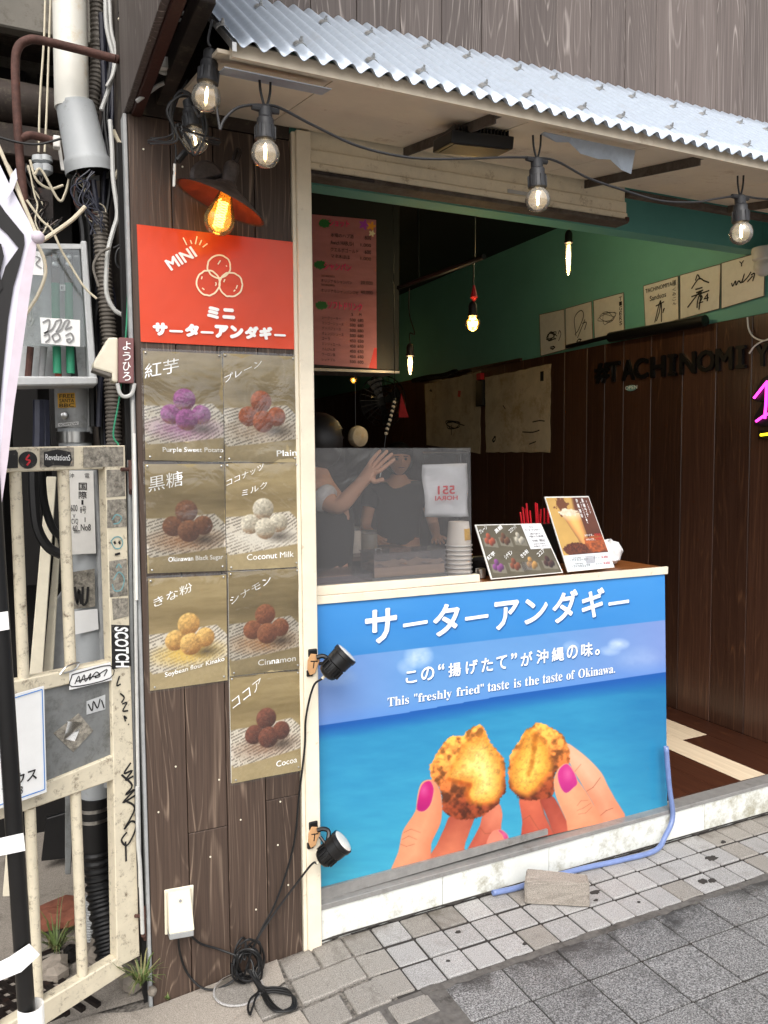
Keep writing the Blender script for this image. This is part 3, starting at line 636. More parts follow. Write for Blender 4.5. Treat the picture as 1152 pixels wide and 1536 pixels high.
def poster_fn(u, v, x, y):
    n = fbm(x/60, y/26, 3); col = np.zeros(x.shape+(3,))
    yb = 982.7-.1155*(x-540); top = C3(66, 148, 222)*(1-.06*(y-900)[..., None]/80)+C3(14, 10, 4)*(n-.5)[..., None]
    low = C3(104, 158, 218)+np.clip((np.abs(x-720)-90)/220, 0, 1)[..., None]*C3(26, -6, -4)+C3(14, 12, 8)*(n-.4)[..., None]
    col = np.where((y < yb)[..., None], top, low)
    for (cx, cy, rx, ry, a) in ((628, 984, 24, 20, .75), (610, 1000, 16, 14, .45), (928, 966, 18, 10, .8), (915, 976, 18, 9, .5), (857, 970, 14, 10, .5), (500, 1015, 40, 16, .25), (960, 990, 40, 24, .2)):
        d = ((x-cx)/rx)**2+((y-cy)/ry)**2; m = np.clip(1-d, 0, 1)*a*(.45+.9*fbm(x/9, y/7, 5)); col = over(col, m*(y > yb), C3(215, 232, 250))
    yh = np.interp(x, [478, 579, 746, 918, 998.5], [1088, 1074, 1045, 1019.5, 1008]); dy = y-yh
    col = over(col, np.clip(1+dy/22, 0, 1)*.45*(dy < 0), C3(84, 140, 222))
    rip = fbm(x/34+y/60, y/9, 11); t = np.clip(dy/230, 0, 1)[..., None]
    sea = (C3(46, 140, 190)*(1-t)+C3(62, 166, 198)*t); sea = sea+C3(20, 26, 16)*(rip-.5)[..., None]*.7
    sea = sea-np.clip((x-880)/140, 0, 1)[..., None]*C3(18, 26, 18)
    sea = over(sea, np.clip(1.25-dy/20, 0, 1)*.95, C3(28, 92, 176)); col = np.where((dy > 0)[..., None], sea, col)
    cr1 = fbm(x/5.5, y/5.5, 21, 4); cr2 = fbm(x/2.4, y/2.4, 27, 3)
    def finger(col, P, lightdir, base=C3(238, 166, 124), dark=C3(176, 78, 54), wid=26, red=0):
        sd = sdpoly(x, y, P); m = cover(sd, 1.6); ins = np.clip(-sd/wid, 0, 1); c = np.array(P).mean(0)
        sh = np.clip(.5+((x-c[0])*lightdir[0]+(y-c[1])*lightdir[1])/46, 0, 1); w = np.clip(.25+.55*sh+.35*(ins-.4), 0, 1)[..., None]
        cc = dark*(1-w)+base*w+C3(12, 10, 8)*(fbm(x/7, y/7, 33)-.5)[..., None]; return over(col, m, cc)
    def wrinkle(col, pts, a=.5, w=.9, c=C3(150, 74, 50)):
        for p, q in zip(pts, pts[1:]):
            ex, ey = q[0]-p[0], q[1]-p[1]; tt = np.clip(((x-p[0])*ex+(y-p[1])*ey)/(ex*ex+ey*ey), 0, 1)
            d = np.hypot(x-p[0]-ex*tt, y-p[1]-ey*tt); col = over(col, np.clip(1.3-d/w, 0, 1)*a, c)
        return col
    def nail(col, P, c=C3(206, 40, 122), hl=(0, 0)):
        sd = sdpoly(x, y, P); col = over(col, cover(sd-1.2, 1.6)*.6, C3(236, 160, 140)); cc = np.array(P).mean(0)
        g = np.clip(1-np.hypot((x-cc[0]-hl[0])/9, (y-cc[1]-hl[1])/14), 0, 1)[..., None]
        return over(col, cover(sd, 1.4), c*(1-.5*g)+C3(236, 130, 180)*.5*g+C3(-30, -16, -10)*np.clip((y-cc[1])/30, 0, 1)[..., None])
    def dough(col, DN, IN, ins_c, seed):
        j = (cr1-.5)*7+(cr2-.5)*4; sd = sdpoly(x, y, DN)+(cr2-.5)*4.5; m = cover(sd, 1.6); c = np.array(DN).mean(0)
        lt = np.clip(.55-((x-c[0])*.25+(y-c[1])*.9)/70, 0, 1)[..., None]; tx = np.clip(1.08+1.7*(fbm(x/8, y/8, 61, 2)-.5)+.7*(cr1-.5)+.35*(cr2-.5), .68, 1.4)[..., None]
        crust = (C3(122, 54, 30)*(1-lt)+C3(232, 146, 66)*lt)*tx; col = over(col, m, crust)
        si = sdpoly(x, y, IN)+j*.8-1.5; mi = np.clip(.5-si/9, 0, 1)*m; deep = np.clip(-si/26, 0, 1)[..., None]
        inn = (C3(226, 140, 48)*(1-deep)+ins_c*deep)*np.clip(1.05+.5*(cr1-.5)+.4*(cr2-.5), .75, 1.12)[..., None]; inn = over(inn, np.clip((fbm(x/10, y/10, 71, 2)-.58)*5, 0, 1)*.4, C3(222, 150, 62)); return over(col, mi, inn)
    col = finger(col, FG1, (.3, .9), C3(222, 128, 92), C3(168, 74, 56)); col = finger(col, FG2, (.7, -.6), C3(240, 150, 116), C3(178, 76, 58))
    col = finger(col, FT1, (-.6, .2), C3(240, 160, 132), C3(214, 110, 90)); col = nail(col, FN1, C3(200, 60, 110))
    col = wrinkle(col, cr(580, 1070, .1736, [(805, 985), (850, 1040), (900, 1035)]))
    col = finger(col, FA2, (.2, -.8), C3(226, 118, 84), C3(172, 66, 52)); col = finger(col, FB2, (.5, .3), C3(208, 100, 74), C3(150, 58, 46))
    col = wrinkle(col, cr(740, 1070, .1823, [(240, 880), (300, 840), (350, 920), (385, 970)])); col = wrinkle(col, cr(740, 1070, .1823, [(385, 720), (420, 830), (500, 990)]), .7)
    col = finger(col, IX2, (.2, -.8), C3(250, 206, 172), C3(222, 128, 92)); col = wrinkle(col, cr(740, 1070, .1823, [(770, 640), (820, 610), (880, 530)])); col = wrinkle(col, cr(740, 1070, .1823, [(870, 850), (930, 800), (985, 780)]))
    col = wrinkle(col, cr(740, 1070, .1823, [(670, 480), (720, 420)]), .35)
    col = dough(col, DN1, IN1, C3(255, 224, 130), 1); col = dough(col, DN2, IN2, C3(250, 208, 96), 2)
    col = wrinkle(col, cr(740, 1070, .1823, [(345, 170), (335, 290), (320, 400), (290, 500)]), .55, 4.5, C3(176, 96, 22))
    col = wrinkle(col, cr(580, 1070, .1736, [(540, 570), (640, 600), (720, 620), (690, 700), (720, 760)]), .5, 4.0, C3(176, 76, 24))
    col = finger(col, TH1, (-.5, -.2), C3(246, 182, 138), C3(216, 118, 82)); col = nail(col, NL1, C3(200, 34, 118), (-3, -8))
    for q in ([(150, 1030), (210, 1000), (290, 1030)], [(135, 1090), (190, 1060), (260, 1090)], [(120, 1130), (170, 1150), (240, 1130)]): col = wrinkle(col, cr(580, 1070, .1736, q), .4, .8)
    col = finger(col, TH2, (-.2, -.3), C3(250, 190, 146), C3(224, 132, 94)); col = nail(col, NL2, C3(208, 54, 136), (1, -6))
    for q in ([(690, 760), (720, 720), (780, 715)], [(690, 800), (740, 780), (800, 740)], [(700, 830), (760, 820), (810, 770)]): col = wrinkle(col, cr(740, 1070, .1823, q), .35, .8)
    return col
sheet('poster_print', pBL, pBR, pTR, pTL, 480, 380, poster_fn, 'print_sat', po)
plain('shadow_blue', S(40, 98, 160), .5, var=.01)
def ptext(s, bl, br, tl, bold, sh=2.2):
    a = [aY(*q, YP) for q in (bl, br, tl)]; text(s, *a, 'ink_white', po, bold=bold, lift=.0022)
    b = [aY(q[0]+sh*.6, q[1]+sh, YP) for q in (bl, br, tl)]; text(s, *b, 'shadow_blue', po, 'lettering_shadow', bold=bold+.008, lift=.0012)
# headline, one character at a time so that each sits where it stands
hl = [('サ', (547, 968), (595, 961), (547, 916)), ('ー', (604, 941), (641, 935), (604, 935.5)), ('タ', (649, 956), (689, 950), (649, 908)), ('ー', (697, 931), (732, 926), (697, 925.5)),
      ('ア', (741, 946), (778, 941), (741, 903)), ('ン', (786, 937), (821, 932), (786, 899)), ('ダ', (828, 936), (866, 930), (828, 888)), ('ギ', (872, 929), (906, 923.5), (872, 885)), ('ー', (912, 908.5), (943, 904), (912, 903.5))]
for s, bl, br, tl in hl: ptext(s, bl, br, tl, .024)
sub = 'この“揚げたて”が沖縄の味。'
sx = [608, 631, 656.5, 672, 698, 721.5, 744, 766, 780.5, 804, 827, 849.5, 871, 892]; wd = [17, 20, 9.5, 19, 18, 17.5, 16, 9, 17.5, 18, 18.5, 16.5, 17.5, 7]
for c, x, w in zip(sub, sx, wd):
    yb = 1025.5-.1495*(x-608); h = 21 if c not in '“”。' else 9
    if c in '“”': yb -= 13
    if c == 'こ': h = 18
    ptext(c, (x, yb), (x+w, yb-.1495*w), (x, yb-h), .022, 1.5)
words = [('This', 581, 613), ('"freshly', 621, 677), ('fried"', 684, 725), ('taste', 731, 763), ('is', 770, 781), ('the', 787, 808), ('taste', 813.5, 843), ('of', 849, 861.5), ('Okinawa.', 867, 922)]
for s, a, b in words:
    yb = 1060-.1495*(a-581); d = 3.5 if 'y' in s or 'q' in s else 0
    s = ''.join(chr(0x1D400+ord(c)-65) if 'A' <= c <= 'Z' else chr(0x1D41A+ord(c)-97) if 'a' <= c <= 'z' else c for c in s)   # bold serif letters
    ptext(s, (a, yb+d), (b, yb+d-.1495*(b-a)), (a, yb-13.5), .0, 1.2)
tr = aY(479, 1352, .02), aY(822, 1252, .02), aY(822, 1244, .02), aY(479, 1334, .02)
MB().slab(tr, (0, .009, 0)).build('bottom_trim', 'rail_grey', po)
# ================================================================== RED SIGN AND THE SEVEN CARDS
rd = thing('red_sign', (-.267, -.003, 1.783), 'laminated red sign with three doughnut outlines and white lettering', 'sign')
rq = [aY(*q, -.003) for q in ((211, 512.8), (444, 524.3), (439.5, 363.5), (204.8, 336.8))]
def wav(a, sd): return lambda u, v: a*.7*fbm(u*3+sd, v*3, 7)
def red_fn(u, v, x, y):
    n = fbm(x/40, y/40, 2); return np.zeros(x.shape+(3,))+C3(226, 66, 10)+C3(14, 8, 6)*(n-.5)[..., None]
sheet('sign_print', *rq, 60, 42, red_fn, 'print_lam', rd, .0, wav(.006, 2.))
MB().slab([p+V((0, .0035, 0)) for p in rq], (0, .0005, 0)).build('backing', 'paper', rd)
RL = .0052
def rt(s, bl, br, tl, bold=.03, mat='ink_white'): text(s, *[aY(*q, -.003) for q in (bl, br, tl)], mat, rd, bold=bold, lift=RL)
c5 = lambda x, y: (190+x*.2474, 320+y*.2474)
rt('MINI', c5(268, 352), c5(428, 262), c5(225, 290), .03)
rt('ミ', c5(484, 640), c5(560, 644), c5(484, 564), .085); rt('ニ', c5(578, 640), c5(655, 645), c5(576, 575), .085)
for s, a, b in zip('サーターアンダギー', (156, 255, 350, 445, 530, 622, 712, 800, 890), (246, 340, 436, 525, 614, 705, 797, 880, 962)):
    yb = 742+(a-156)*.038; h = 80 if s != 'ー' else 14
    if s == 'ー': yb -= 24
    rt(s, c5(a, yb), c5(b, yb+3.4), c5(a, yb-h), .085)
def ring(cx, cy, rx, ry, n=26, wob=5):
    rr = random.Random(int(cx)); return [aY(*c5(cx+(rx+rr.uniform(-wob, wob)*.5)*math.cos(2*math.pi*k/n), cy+(ry+rr.uniform(-wob, wob)*.5)*math.sin(2*math.pi*k/n)), -.003) for k in range(n)]
loops = [ring(557, 325, 70, 68), ring(492, 424, 69, 75), ring(628, 434, 69, 73)]
strokes([l+[l[0]] for l in loops], .0022, 'ink_cream', rd, (0, -1, 0), 'doughnut_outline', RL)
sp = lambda *P: [aY(*c5(*q), -.003) for q in P]
strokes([sp((340, 150), (362, 195)), sp((384, 165), (392, 188)), sp((424, 142), (414, 190)), sp((452, 165), (438, 195)), sp((487, 186), (458, 208)), sp((566, 288), (550, 312)), sp((600, 318), (604, 326)), sp((455, 385), (450, 402)), sp((455, 455), (468, 466)), sp((536, 420), (540, 432), (534, 442)), sp((592, 402), (585, 420)), sp((668, 438), (660, 460)), sp((645, 476), (655, 466))], .0016, 'ink_cream', rd, (0, -1, 0), 'spark_mark', RL)
def card_fn(ball, tip, dust, dark, seed, dust_amt=.5, sharp=1.0):
    ball, tip, dust, dark = [np.array(q)/255*(1, 1.0, 1) for q in (ball, tip, dust, dark)]
    def fn(u, v, x, y):
        X = u; Y = (1-v)*1.40
        n = fbm(X*4, Y*22, seed); col = np.zeros(u.shape+(3,))+C3(160, 142, 100)
        col = col+C3(22, 22, 22)*(n-.5)[..., None]*1.4; t = np.clip((Y-.30)/.35, 0, 1); col = col-C3(26, 26, 24)*(np.clip(1-np.abs(Y-.48)/.22, 0, 1))[..., None]
        col = over(col, np.clip((Y-1.10)/.12, 0, 1)*.8, C3(176, 160, 122)+C3(26, 24, 20)*(fbm(X*30, Y*30, seed+3)-.5)[..., None])
        pap = sdpoly(X, Y, [(-.05, .70), (.30, .69), (.86, .645), (1.02, .80), (1.02, 1.08), (.5, 1.15), (.04, 1.20), (-.05, 1.1)])
        w1 = ((Y*24+X*8) % 1.0); w2 = fbm(X*34, np.floor(Y*24+X*8)*3.7, seed+5, 2); right = X > .62
        w1 = np.where(right, (Y*20+X*13) % 1.0, w1); txt = (w1 < .5) & (w2 > .36)
        pc = np.where(txt[..., None], C3(142, 134, 124), C3(220, 213, 200)); col = over(col, cover(pap, .014), pc)
        d = np.hypot((X-.5)/.52, (Y-.98)/.17); g = fbm(X*70, Y*70, seed+8)
        col = over(col, np.clip(1.15-d, 0, 1)*dust_amt*1.6*(.3+g)*(pap < 0), dust)
        col = over(col, np.clip(1-np.hypot((X-.72)/.24, (Y-.98)/.10), 0, 1)*.75, C3(46, 38, 32))
        for (cx, cy, r, wr) in ((.71, .795, .125, .0), (.325, .80, .13, 0), (.5, .605, .142, 0), (.525, .865, .142, 1)):
            q = np.hypot(X-cx, Y-cy); rr = r*(1+.05*(fbm(np.arctan2(Y-cy, X-cx)*2+9, q*0+cx*9, seed)-.5)); m = np.clip(.5-(q-rr)/.012, 0, 1)
            l = np.clip(.62-((X-cx)*.55+(Y-cy)*.75)/r*.55, 0, 1)[..., None]; tx = (.72+.56*fbm(X*46, Y*46, seed+20, 3))[..., None]
            bc = (dark*(1-l)+ball*l)*tx; low = np.clip(((Y-cy)/r-.35)*1.6, 0, 1)*.8; bc = over(bc, low*(g > .35), tip*(.5+.5*l)); col = over(col, m, bc)
        return col
    return fn
# corners are photo pixels: top left, top right, bottom right, bottom left
cards = [
 ('紅芋', 'Purple Sweet Potato', [(214, 526), (333, 531), (336, 693), (218, 690)], (186, 104, 178), (200, 96, 52), (186, 110, 180), (86, 40, 84), [(12, 395), (470, 280), (20, 190)], (230, 1435, 1070, 1370), 'purple doughnut balls, top left of the seven'),
 ('プレーン', 'Plain', [(334, 530), (443, 535), (447, 694), (337, 693)], (186, 96, 46), (170, 80, 34), (170, 140, 110), (92, 32, 14), [(10, 420), (560, 150), (10, 320)], (755, 1450, 1060, 1360), 'plain orange brown doughnut balls, top right of the seven'),
 ('黒糖', 'Okinawan Black Sugar', [(217, 696), (336, 696), (339, 856), (221, 860)], (146, 94, 58), (142, 78, 48), (170, 110, 62), (66, 32, 20), [(40, 395), (500, 300), (40, 180)], (280, 1400, 1040, 1315), 'dark brown black sugar doughnut balls on brown dust'),
 ('ココナッツ', 'Coconut Milk', [(337, 695), (448, 694), (449, 850), (340, 856)], (224, 218, 202), (206, 150, 104), (226, 222, 212), (120, 112, 96), [(15, 330), (550, 90), (15, 240)], (290, 1400, 990, 1310), 'white coconut doughnut balls'),
 ('きな粉', 'Soybean flour Kinako', [(222, 868), (339, 862), (341, 1020), (225, 1036)], (232, 192, 116), (214, 140, 62), (226, 190, 92), (140, 94, 40), [(70, 400), (600, 200), (60, 270)], (200, 1390, 1040, 1250), 'pale yellow soybean flour doughnut balls, bottom left of the seven'),
 ('シナモン', 'Cinnamon', [(342, 858), (449, 852), (451, 1003), (344, 1014)], (182, 116, 78), (164, 92, 54), (196, 132, 72), (90, 42, 24), [(30, 480), (640, 180), (10, 380)], (420, 1420, 1000, 1310), 'reddish cinnamon doughnut balls on orange dust'),
 ('ココア', 'Cocoa', [(344, 1015), (450, 1005), (452, 1155), (347, 1175)], (128, 74, 56), (100, 56, 44), (140, 100, 76), (54, 28, 24), [(40, 470), (480, 190), (20, 330)], (680, 1410, 1010, 1300), 'dark cocoa doughnut balls, lowest of the seven')]
for k, (ja, en, q, ball, tip, dust, dark, jp, ep, desc) in enumerate(cards):
    TLc, TRc, BRc, BLc = [aY(a, b, -.003) for a, b in q]
    c = thing('menu_card', (BLc+BRc)/2, 'laminated photo card of '+desc, 'menu card', 'laminated doughnut cards on the pillar')
    bend = wav(.007, 3.3*k+1)
    sheet('card_print', BLc, BRc, TRc, TLc, 96, 130, card_fn(ball, tip, dust, dark, 40+17*k, .85 if k in (3, 4) else .5), 'print_lam', c, .0, bend)
    MB().slab([p+V((0, .004, 0)) for p in (BLc, BRc, TRc, TLc)], (0, -.0008, 0)).build('backing', 'paper', c)
    cen = (TLc+TRc+BRc+BLc)/4; ex = [cen+(p-cen)*1.045+V((0, -.0055, 0)) for p in (BLc, BRc, TRc, TLc)]
    # the clear sleeve: a slightly larger, wavy film in front of the print
    mb = MB(); nu, nv = 13, 17
    for j in range(nv):
        for i in range(nu):
            u, v = i/(nu-1), j/(nv-1); p = ex[0]*(1-u)*(1-v)+ex[1]*u*(1-v)+ex[2]*u*v+ex[3]*(1-u)*v
            edge_ = min(u, v, 1-u, 1-v); p = p+V((0, -.0015*math.sin(9*u+3*k)*math.sin(7*v+k)-(.0 if edge_ > .01 else -.0035)+random.uniform(-.0008, .0008), 0)); mb.v.append(p)
    for j in range(nv-1):
        for i in range(nu-1): a = j*nu+i; mb.f.append((a, a+1, a+nu+1, a+nu))
    mb.build('clear_sleeve', 'sleeve', c, smooth=True)
    def cp(a, b): u = a/1084; v = 1-b/1536; return BLc*(1-u)*(1-v)+BRc*u*(1-v)+TRc*u*v+TLc*(1-u)*v
    (ax_, ay_), (bx_, by_), (tx_, ty_) = jp
    text(ja, cp(ax_, ay_), cp(bx_, by_-0), cp(tx_, ty_), 'ink_white', c, bold=-.004, lift=.0052)
    if k == 3: text('ミルク', cp(230, 480), cp(600, 350), cp(230, 390), 'ink_white', c, bold=-.004, lift=.0052)
    x0, y0, x1, yt = ep; text(en, cp(x0, y0), cp(x1, y0-(18 if k != 4 else 130)), cp(x0, y0-88 if k != 4 else y0-85), 'ink_white', c, bold=.008, lift=.0052)
    for (a, b) in ((30, 30), (1040, 30), (60, 1490), (1030, 1470)):
        MB().lathe([(.0028, 0), (.0028, .001), (.001, .0018)], cp(a, b)+V((0, -.006, 0)), (0, -1, 0), 8).build('staple_pin', 'steel', c)
# ================================================================== LAMPS UNDER THE AWNING
FR = V((0, -1, 0))
def lampsocket(P, down=V((0, 0, -1)), s=1.0, root=None, lit='filament_soft'):
    """festoon socket with a clear globe; P is the top of the socket"""
    P = V(P); d = V(down).normalized()
    so_ = MB().lathe([(.009*s, 0), (.013*s, .004), (.013*s, .02*s), (.0165*s, .024*s), (.0165*s, .034*s), (.018*s, .036*s), (.020*s, .062*s), (.0175*s, .064*s)], P, d, 18).build('lamp_socket', 'charcoal', root, smooth=True)
    rib = MB()
    a = d.orthogonal().normalized(); b = d.cross(a)
    for k in range(10):
        e = a*math.cos(k*math.pi/5)+b*math.sin(k*math.pi/5); rib.obox(P+d*.049*s+e*.0188*s, e*.0018*s, d.cross(e)*.0022*s, d*.011*s)
    rib.build('socket_rib', 'charcoal', so_)
    c = P+d*.088*s
    MB().lathe([(.012*s, -.026*s), (.016*s, -.022*s), (.0245*s, -.013*s), (.0275*s, 0), (.0255*s, .011*s), (.0185*s, .0205*s), (.009*s, .0255*s), (.0005, .0268*s)], c, d, 22).build('bulb', 'bulb_glass', so_, smooth=True)
    MB().tube([c-d*.02*s, c-d*.008*s, c+d*.010*s], [.0012, .0034*s, .0026*s], 8).build('filament', lit, so_, smooth=True)
    return so_
sl = thing('string_light', (.4, -.46, 2.16), 'black festoon string of clear globe bulbs hung under the awning', 'string lights')
YL = -.46
def aL(x, y): return aY(x, y, YL)
heads = [((398, 160), (398, 206)), ((805, 237), (806, 278)), ((1110, 293), (1111, 330))]
tops = []
for (a, b) in heads:
    P = aL(*a); Q = aL(*b); s = (Q-P).length/.064; tops.append(P); lampsocket(P, Q-P, s*1.12, sl)
    MB().tube([P+V((-.03*s, 0, -.006)), P+V((-.012, 0, -.006)), P+V((.012, 0, -.006)), P+V((.03*s, 0, -.006))], [.006, .008, .008, .006], 8).build('cable_collar', 'charcoal', sl)
    MB().tube(smooth_path([P+V((-.012, 0, .055)), P+V((-.010, 0, .03)), P+V((-.002, 0, .002)), P+V((.004, 0, .004)), P+V((.011, 0, .03)), P+V((.013, 0, .06))]), .0028, 6).build('hanging_tie', 'rubber', sl, smooth=True)
def cable(paths, r, mat, root, name='cable'):
    mb = MB()
    for p in paths: mb.tube(smooth_path(p), r, 6)
    return mb.build(name, mat, root, smooth=True)
z = V((0, 0, -.006))
cable([[aL(*q) for q in ((330, 195), (336, 180), (352, 164), (372, 158), (398, 158), (420, 162), (470, 188), (540, 220), (620, 237), (700, 238), (760, 236), (805, 237), (835, 242), (880, 266), (925, 282), (990, 301), (1045, 303), (1075, 298), (1110, 294), (1140, 298), (1190, 300))]], .0032, 'charcoal', sl)
cable([[aL(*q) for q in ((316, 70), (312, 60), (318, 30))], [aY(330, 195, -.46), aY(325, 160, -.45), aY(320, 90, -.44), aY(312, 72, -.44)], [aY(306, 150, -.4), aY(300, 175, -.38), aY(290, 160, -.36)]], .003, 'charcoal', sl)
lampsocket(aY(316, 75, -.44), aY(312, 118, -.44)-aY(316, 75, -.44), 1.15, sl)
lampsocket(aY(283, 150, -.30), aY(289, 186, -.31)-aY(283, 150, -.30), 1.1, sl)
tang = []
rr = random.Random(4)
for k in range(7):
    y0 = -.24-.02*k; tang.append([aY(x+rr.uniform(-5, 5), y+rr.uniform(-6, 6), y0) for x, y in ((225+rr.uniform(0, 6), 212), (262, 205), (252, 170+rr.uniform(-8, 8)), (275, 140), (300, 165), (308, 195), (295, 228), (280, 215), (268, 190), (300, 208), (326, 214))])
tang.append([aY(x, y, -.2) for x, y in ((262, 250), (264, 225), (258, 180), (270, 140), (282, 120))]); tang.append([aY(x, y, -.2) for x, y in ((262, 282), (261, 262), (262, 246))])
cable(tang, .0026, 'rubber', sl, 'tangled_cable')
MB().tube([aY(278, 228, -.2), aY(266, 242, -.2)], .008, 8).build('cable_plug', 'rubber', sl)
MB().tube([aY(262, 246, -.2), aY(261, 280, -.2)], .0035, 6).build('pale_plug_end', 'white_plastic', sl)
el = thing('eaves_cables', (-.42, -.15, 2.45), 'grey cables and a tagged connector bunched in the dark corner of the eaves', 'cable')
cable([[aY(x, y, -.12) for x, y in ((205, 152), (235, 130), (262, 112), (285, 60), (270, 30), (250, 42), (262, 22), (300, 20))], [aY(x, y, -.16) for x, y in ((225, 118), (232, 105), (248, 110), (262, 100))]], .005, 'cable_grey', el)
MB().obox(aY(250, 96, -.17), V((.022, 0, .004)), V((0, .01, 0)), V((-.003, 0, .013))).build('connector_tag', 'white_plastic', el, bevel=.002)
# wall lamp with the dark shade
wlamp = thing('wall_lamp', aY(325, 250, 0.), 'dark metal barn lamp with a glowing amber bulb above the red sign', 'wall lamp')
Yw = -.13
MB().lathe([(.046, 0), (.046, .008), (.038, .016), (.012, .018)], aY(310, 268, -.0005), FR, 24).build('wall_plate', 'lamp_metal', wlamp, smooth=True)
MB().tube(smooth_path([aY(312, 268, -.01), aY(312, 268, -.05), aY(336, 262, -.1), aY(352, 246, Yw-.01), aY(360, 230, Yw-.01), aY(357, 223, Yw), aY(352, 232, Yw), aY(350, 252, Yw)], 6), .0052, 8).build('arm', 'iron', wlamp, smooth=True)
ap = aY(349, 246, Yw); tip = aY(332, 318, Yw); axd = (tip-ap).normalized()
MB().lathe([(.010, -.006), (.017, 0), (.020, .012), (.0185, .05), (.024, .056), (.026, .066)], ap, axd, 22).build('lamp_holder', 'lamp_metal', wlamp, smooth=True)
so2 = ap+axd*.058; shn = V((-.36, .15, -.92)).normalized()
shd = MB().lathe([(.024, 0), (.034, .004), (.070, .020), (.113, .044), (.120, .049)], so2, shn, 36); shd.f = shd.f[:-2]
shade = shd.build('lamp_shade', 'lamp_metal', wlamp, smooth=True)
sin = MB().lathe([(.022, .003), (.034, .0068), (.070, .0225), (.113, .0465)], so2, shn, 36); sin.f = sin.f[:-2]; sin.build('shade_lining', 'shade_inner', shade, smooth=True)
bc = so2+axd*.012
MB().lathe([(r_*1.3, h_*1.22) for r_, h_ in [(.013, 0), (.014, .012), (.020, .03), (.029, .055), (.031, .068), (.027, .083), (.016, .094), (.002, .098)]], bc, axd, 24).build('bulb', 'bulb_amber', wlamp, smooth=True)
fp = []
for k in range(60): a = k*1.1; fp.append(bc+axd*(.03+.07*k/59)+(shn.orthogonal().normalized()*math.cos(a)+axd.cross(shn.orthogonal()).normalized()*math.sin(a))*.013)
MB().tube(fp, .0013, 5).build('filament', 'filament_gold', wlamp)
def pointlight(name, P, e, r, c, parent):
    d = bpy.data.lights.new(name, 'POINT'); d.energy = e; d.shadow_soft_size = r; d.color = c
    o = bpy.data.objects.new(name, d); COL.objects.link(o); o.parent = parent; o.location = V(P)-ORG[parent.name]
pointlight('bulb_light', bc+axd*.06, .05, .02, (1, .6, .25), wlamp)
# flood light hanging from the soffit
fldl = thing('flood_light', aY(709, 215, -.3), 'black flood light hanging under the awning beside a festoon bulb', 'flood light')
a, b = aY(663, 212, -.33), aY(755, 222, -.33); c = (a+b)/2; hx = (b-a)/2
MB().obox(c, hx, V((0, .05, .004)), V((0, -.003, .016))).build('housing', 'black_plastic', fldl, bevel=.004, segs=2)
mb = MB()
for k in range(16): mb.obox(c-hx*.85+hx*1.7*k/15+V((0, 0, .02)), hx*.02, V((0, .045, 0)), V((0, 0, .008)))
mb.build('cooling_fins', 'black_plastic', fldl)
MB().obox(c+V((0, -.002, -.0165)), hx*.86, V((0, .04, .003)), V((0, 0, .0015))).build('lens', 'charcoal', fldl)
for p in ((683, 165), (742, 172)):
    t = aY(*p, -.32); q = V((t.x, -.33, c.z+.012)); MB().tube([V((t.x, t.y, sof(-.32)-.002)), (t+q)/2, q], .0065, 6).build('bracket_arm', 'iron', fldl)
MB().tube(smooth_path([aY(688, 180, -.31), aY(700, 172, -.31), aY(715, 178, -.3), aY(735, 170, -.3)]), .003, 6).build('mains_lead', 'rubber', fldl)
# ================================================================== CLIP SPOTLIGHTS, OUTLET, CORD
def spot(base, head, lens, label):
    t = thing('clip_spotlight', base, label, 'spotlight', 'clip spotlights on the door post')
    base, head, lens = V(base), V(head), V(lens); d = (lens-head).normalized()
    pz = V((0, 0, 1)); px_ = V((1, 0, 0))
    pad = [base+px_*x+pz*z_ for x, z_ in ((-.022, .012), (-.012, .03), (.006, .026), (.016, .006), (.006, -.012), (.0, -.03), (-.016, -.034), (-.024, -.014))]
    MB().slab([p+V((0, -.006, 0)) for p in pad], (0, -.003, 0)).build('clamp_pad', 'cardboard', t, bevel=.001)
    strokes([[base+px_*-.014+pz*.008+V((0, -.0095, 0)), base+px_*.008+pz*.006+V((0, -.0095, 0))], [base+px_*-.003+pz*.007+V((0, -.0095, 0)), base+px_*-.006+pz*-.014+V((0, -.0095, 0))]], .0016, 'ink', t, (0, -1, 0), 'pad_mark', .0004)
    MB().obox(base+V((-.004, .004, .030)), px_*.014, V((0, .008, 0)), pz*.012).obox(base+V((-.014, .004, -.03)), px_*.01, V((0, .008, 0)), pz*.010).build('clamp_jaw', 'black_plastic', t, bevel=.004, segs=2)
    MB().tube(smooth_path([base+V((.004, -.012, .018)), base+V((.022, -.02, .022)), base+V((.034, -.03, .012)), head+d*.02+V((0, 0, .02))]), .007, 8).tube([base+V((.01, -.02, 0)), head+d*.03+V((0, 0, .015))], .005, 8).build('swivel_arm', 'black_plastic', t, smooth=True)
    hb = MB().lathe([(r_*1.2, h_*1.15) for r_, h_ in [(.012, -.004), (.020, 0), (.024, .006), (.025, .035), (.029, .038), (.030, .062), (.032, .064), (.032, .074), (.029, .0755)]], head, d, 24).build('lamp_body', 'black_plastic', t, smooth=True)
    a = d.orthogonal().normalized(); b = d.cross(a); mb = MB()
    for k in range(14):
        e = a*math.cos(k*math.pi/7)+b*math.sin(k*math.pi/7); mb.obox(head+d*.025+e*.030, e*.004, d.cross(e)*.0014, d*.013)
    mb.build('heat_fin', 'black_plastic', hb)
    MB().lathe([(.034, .0871), (.031, .089), (.018, .091), (.001, .0915)], head, d, 24).build('lens', 'pan_lens', hb, smooth=True)
    MB().tube([head+d*-.004, head-d*.016], .0045, 8).build('cable_gland', 'beige_plastic', hb)
    return head-d*.016
g1 = spot(aY(471, 994, -.017), aY(489, 1012, -.07), aY(516, 984, -.085), 'upper black clip spotlight on the cream door post')
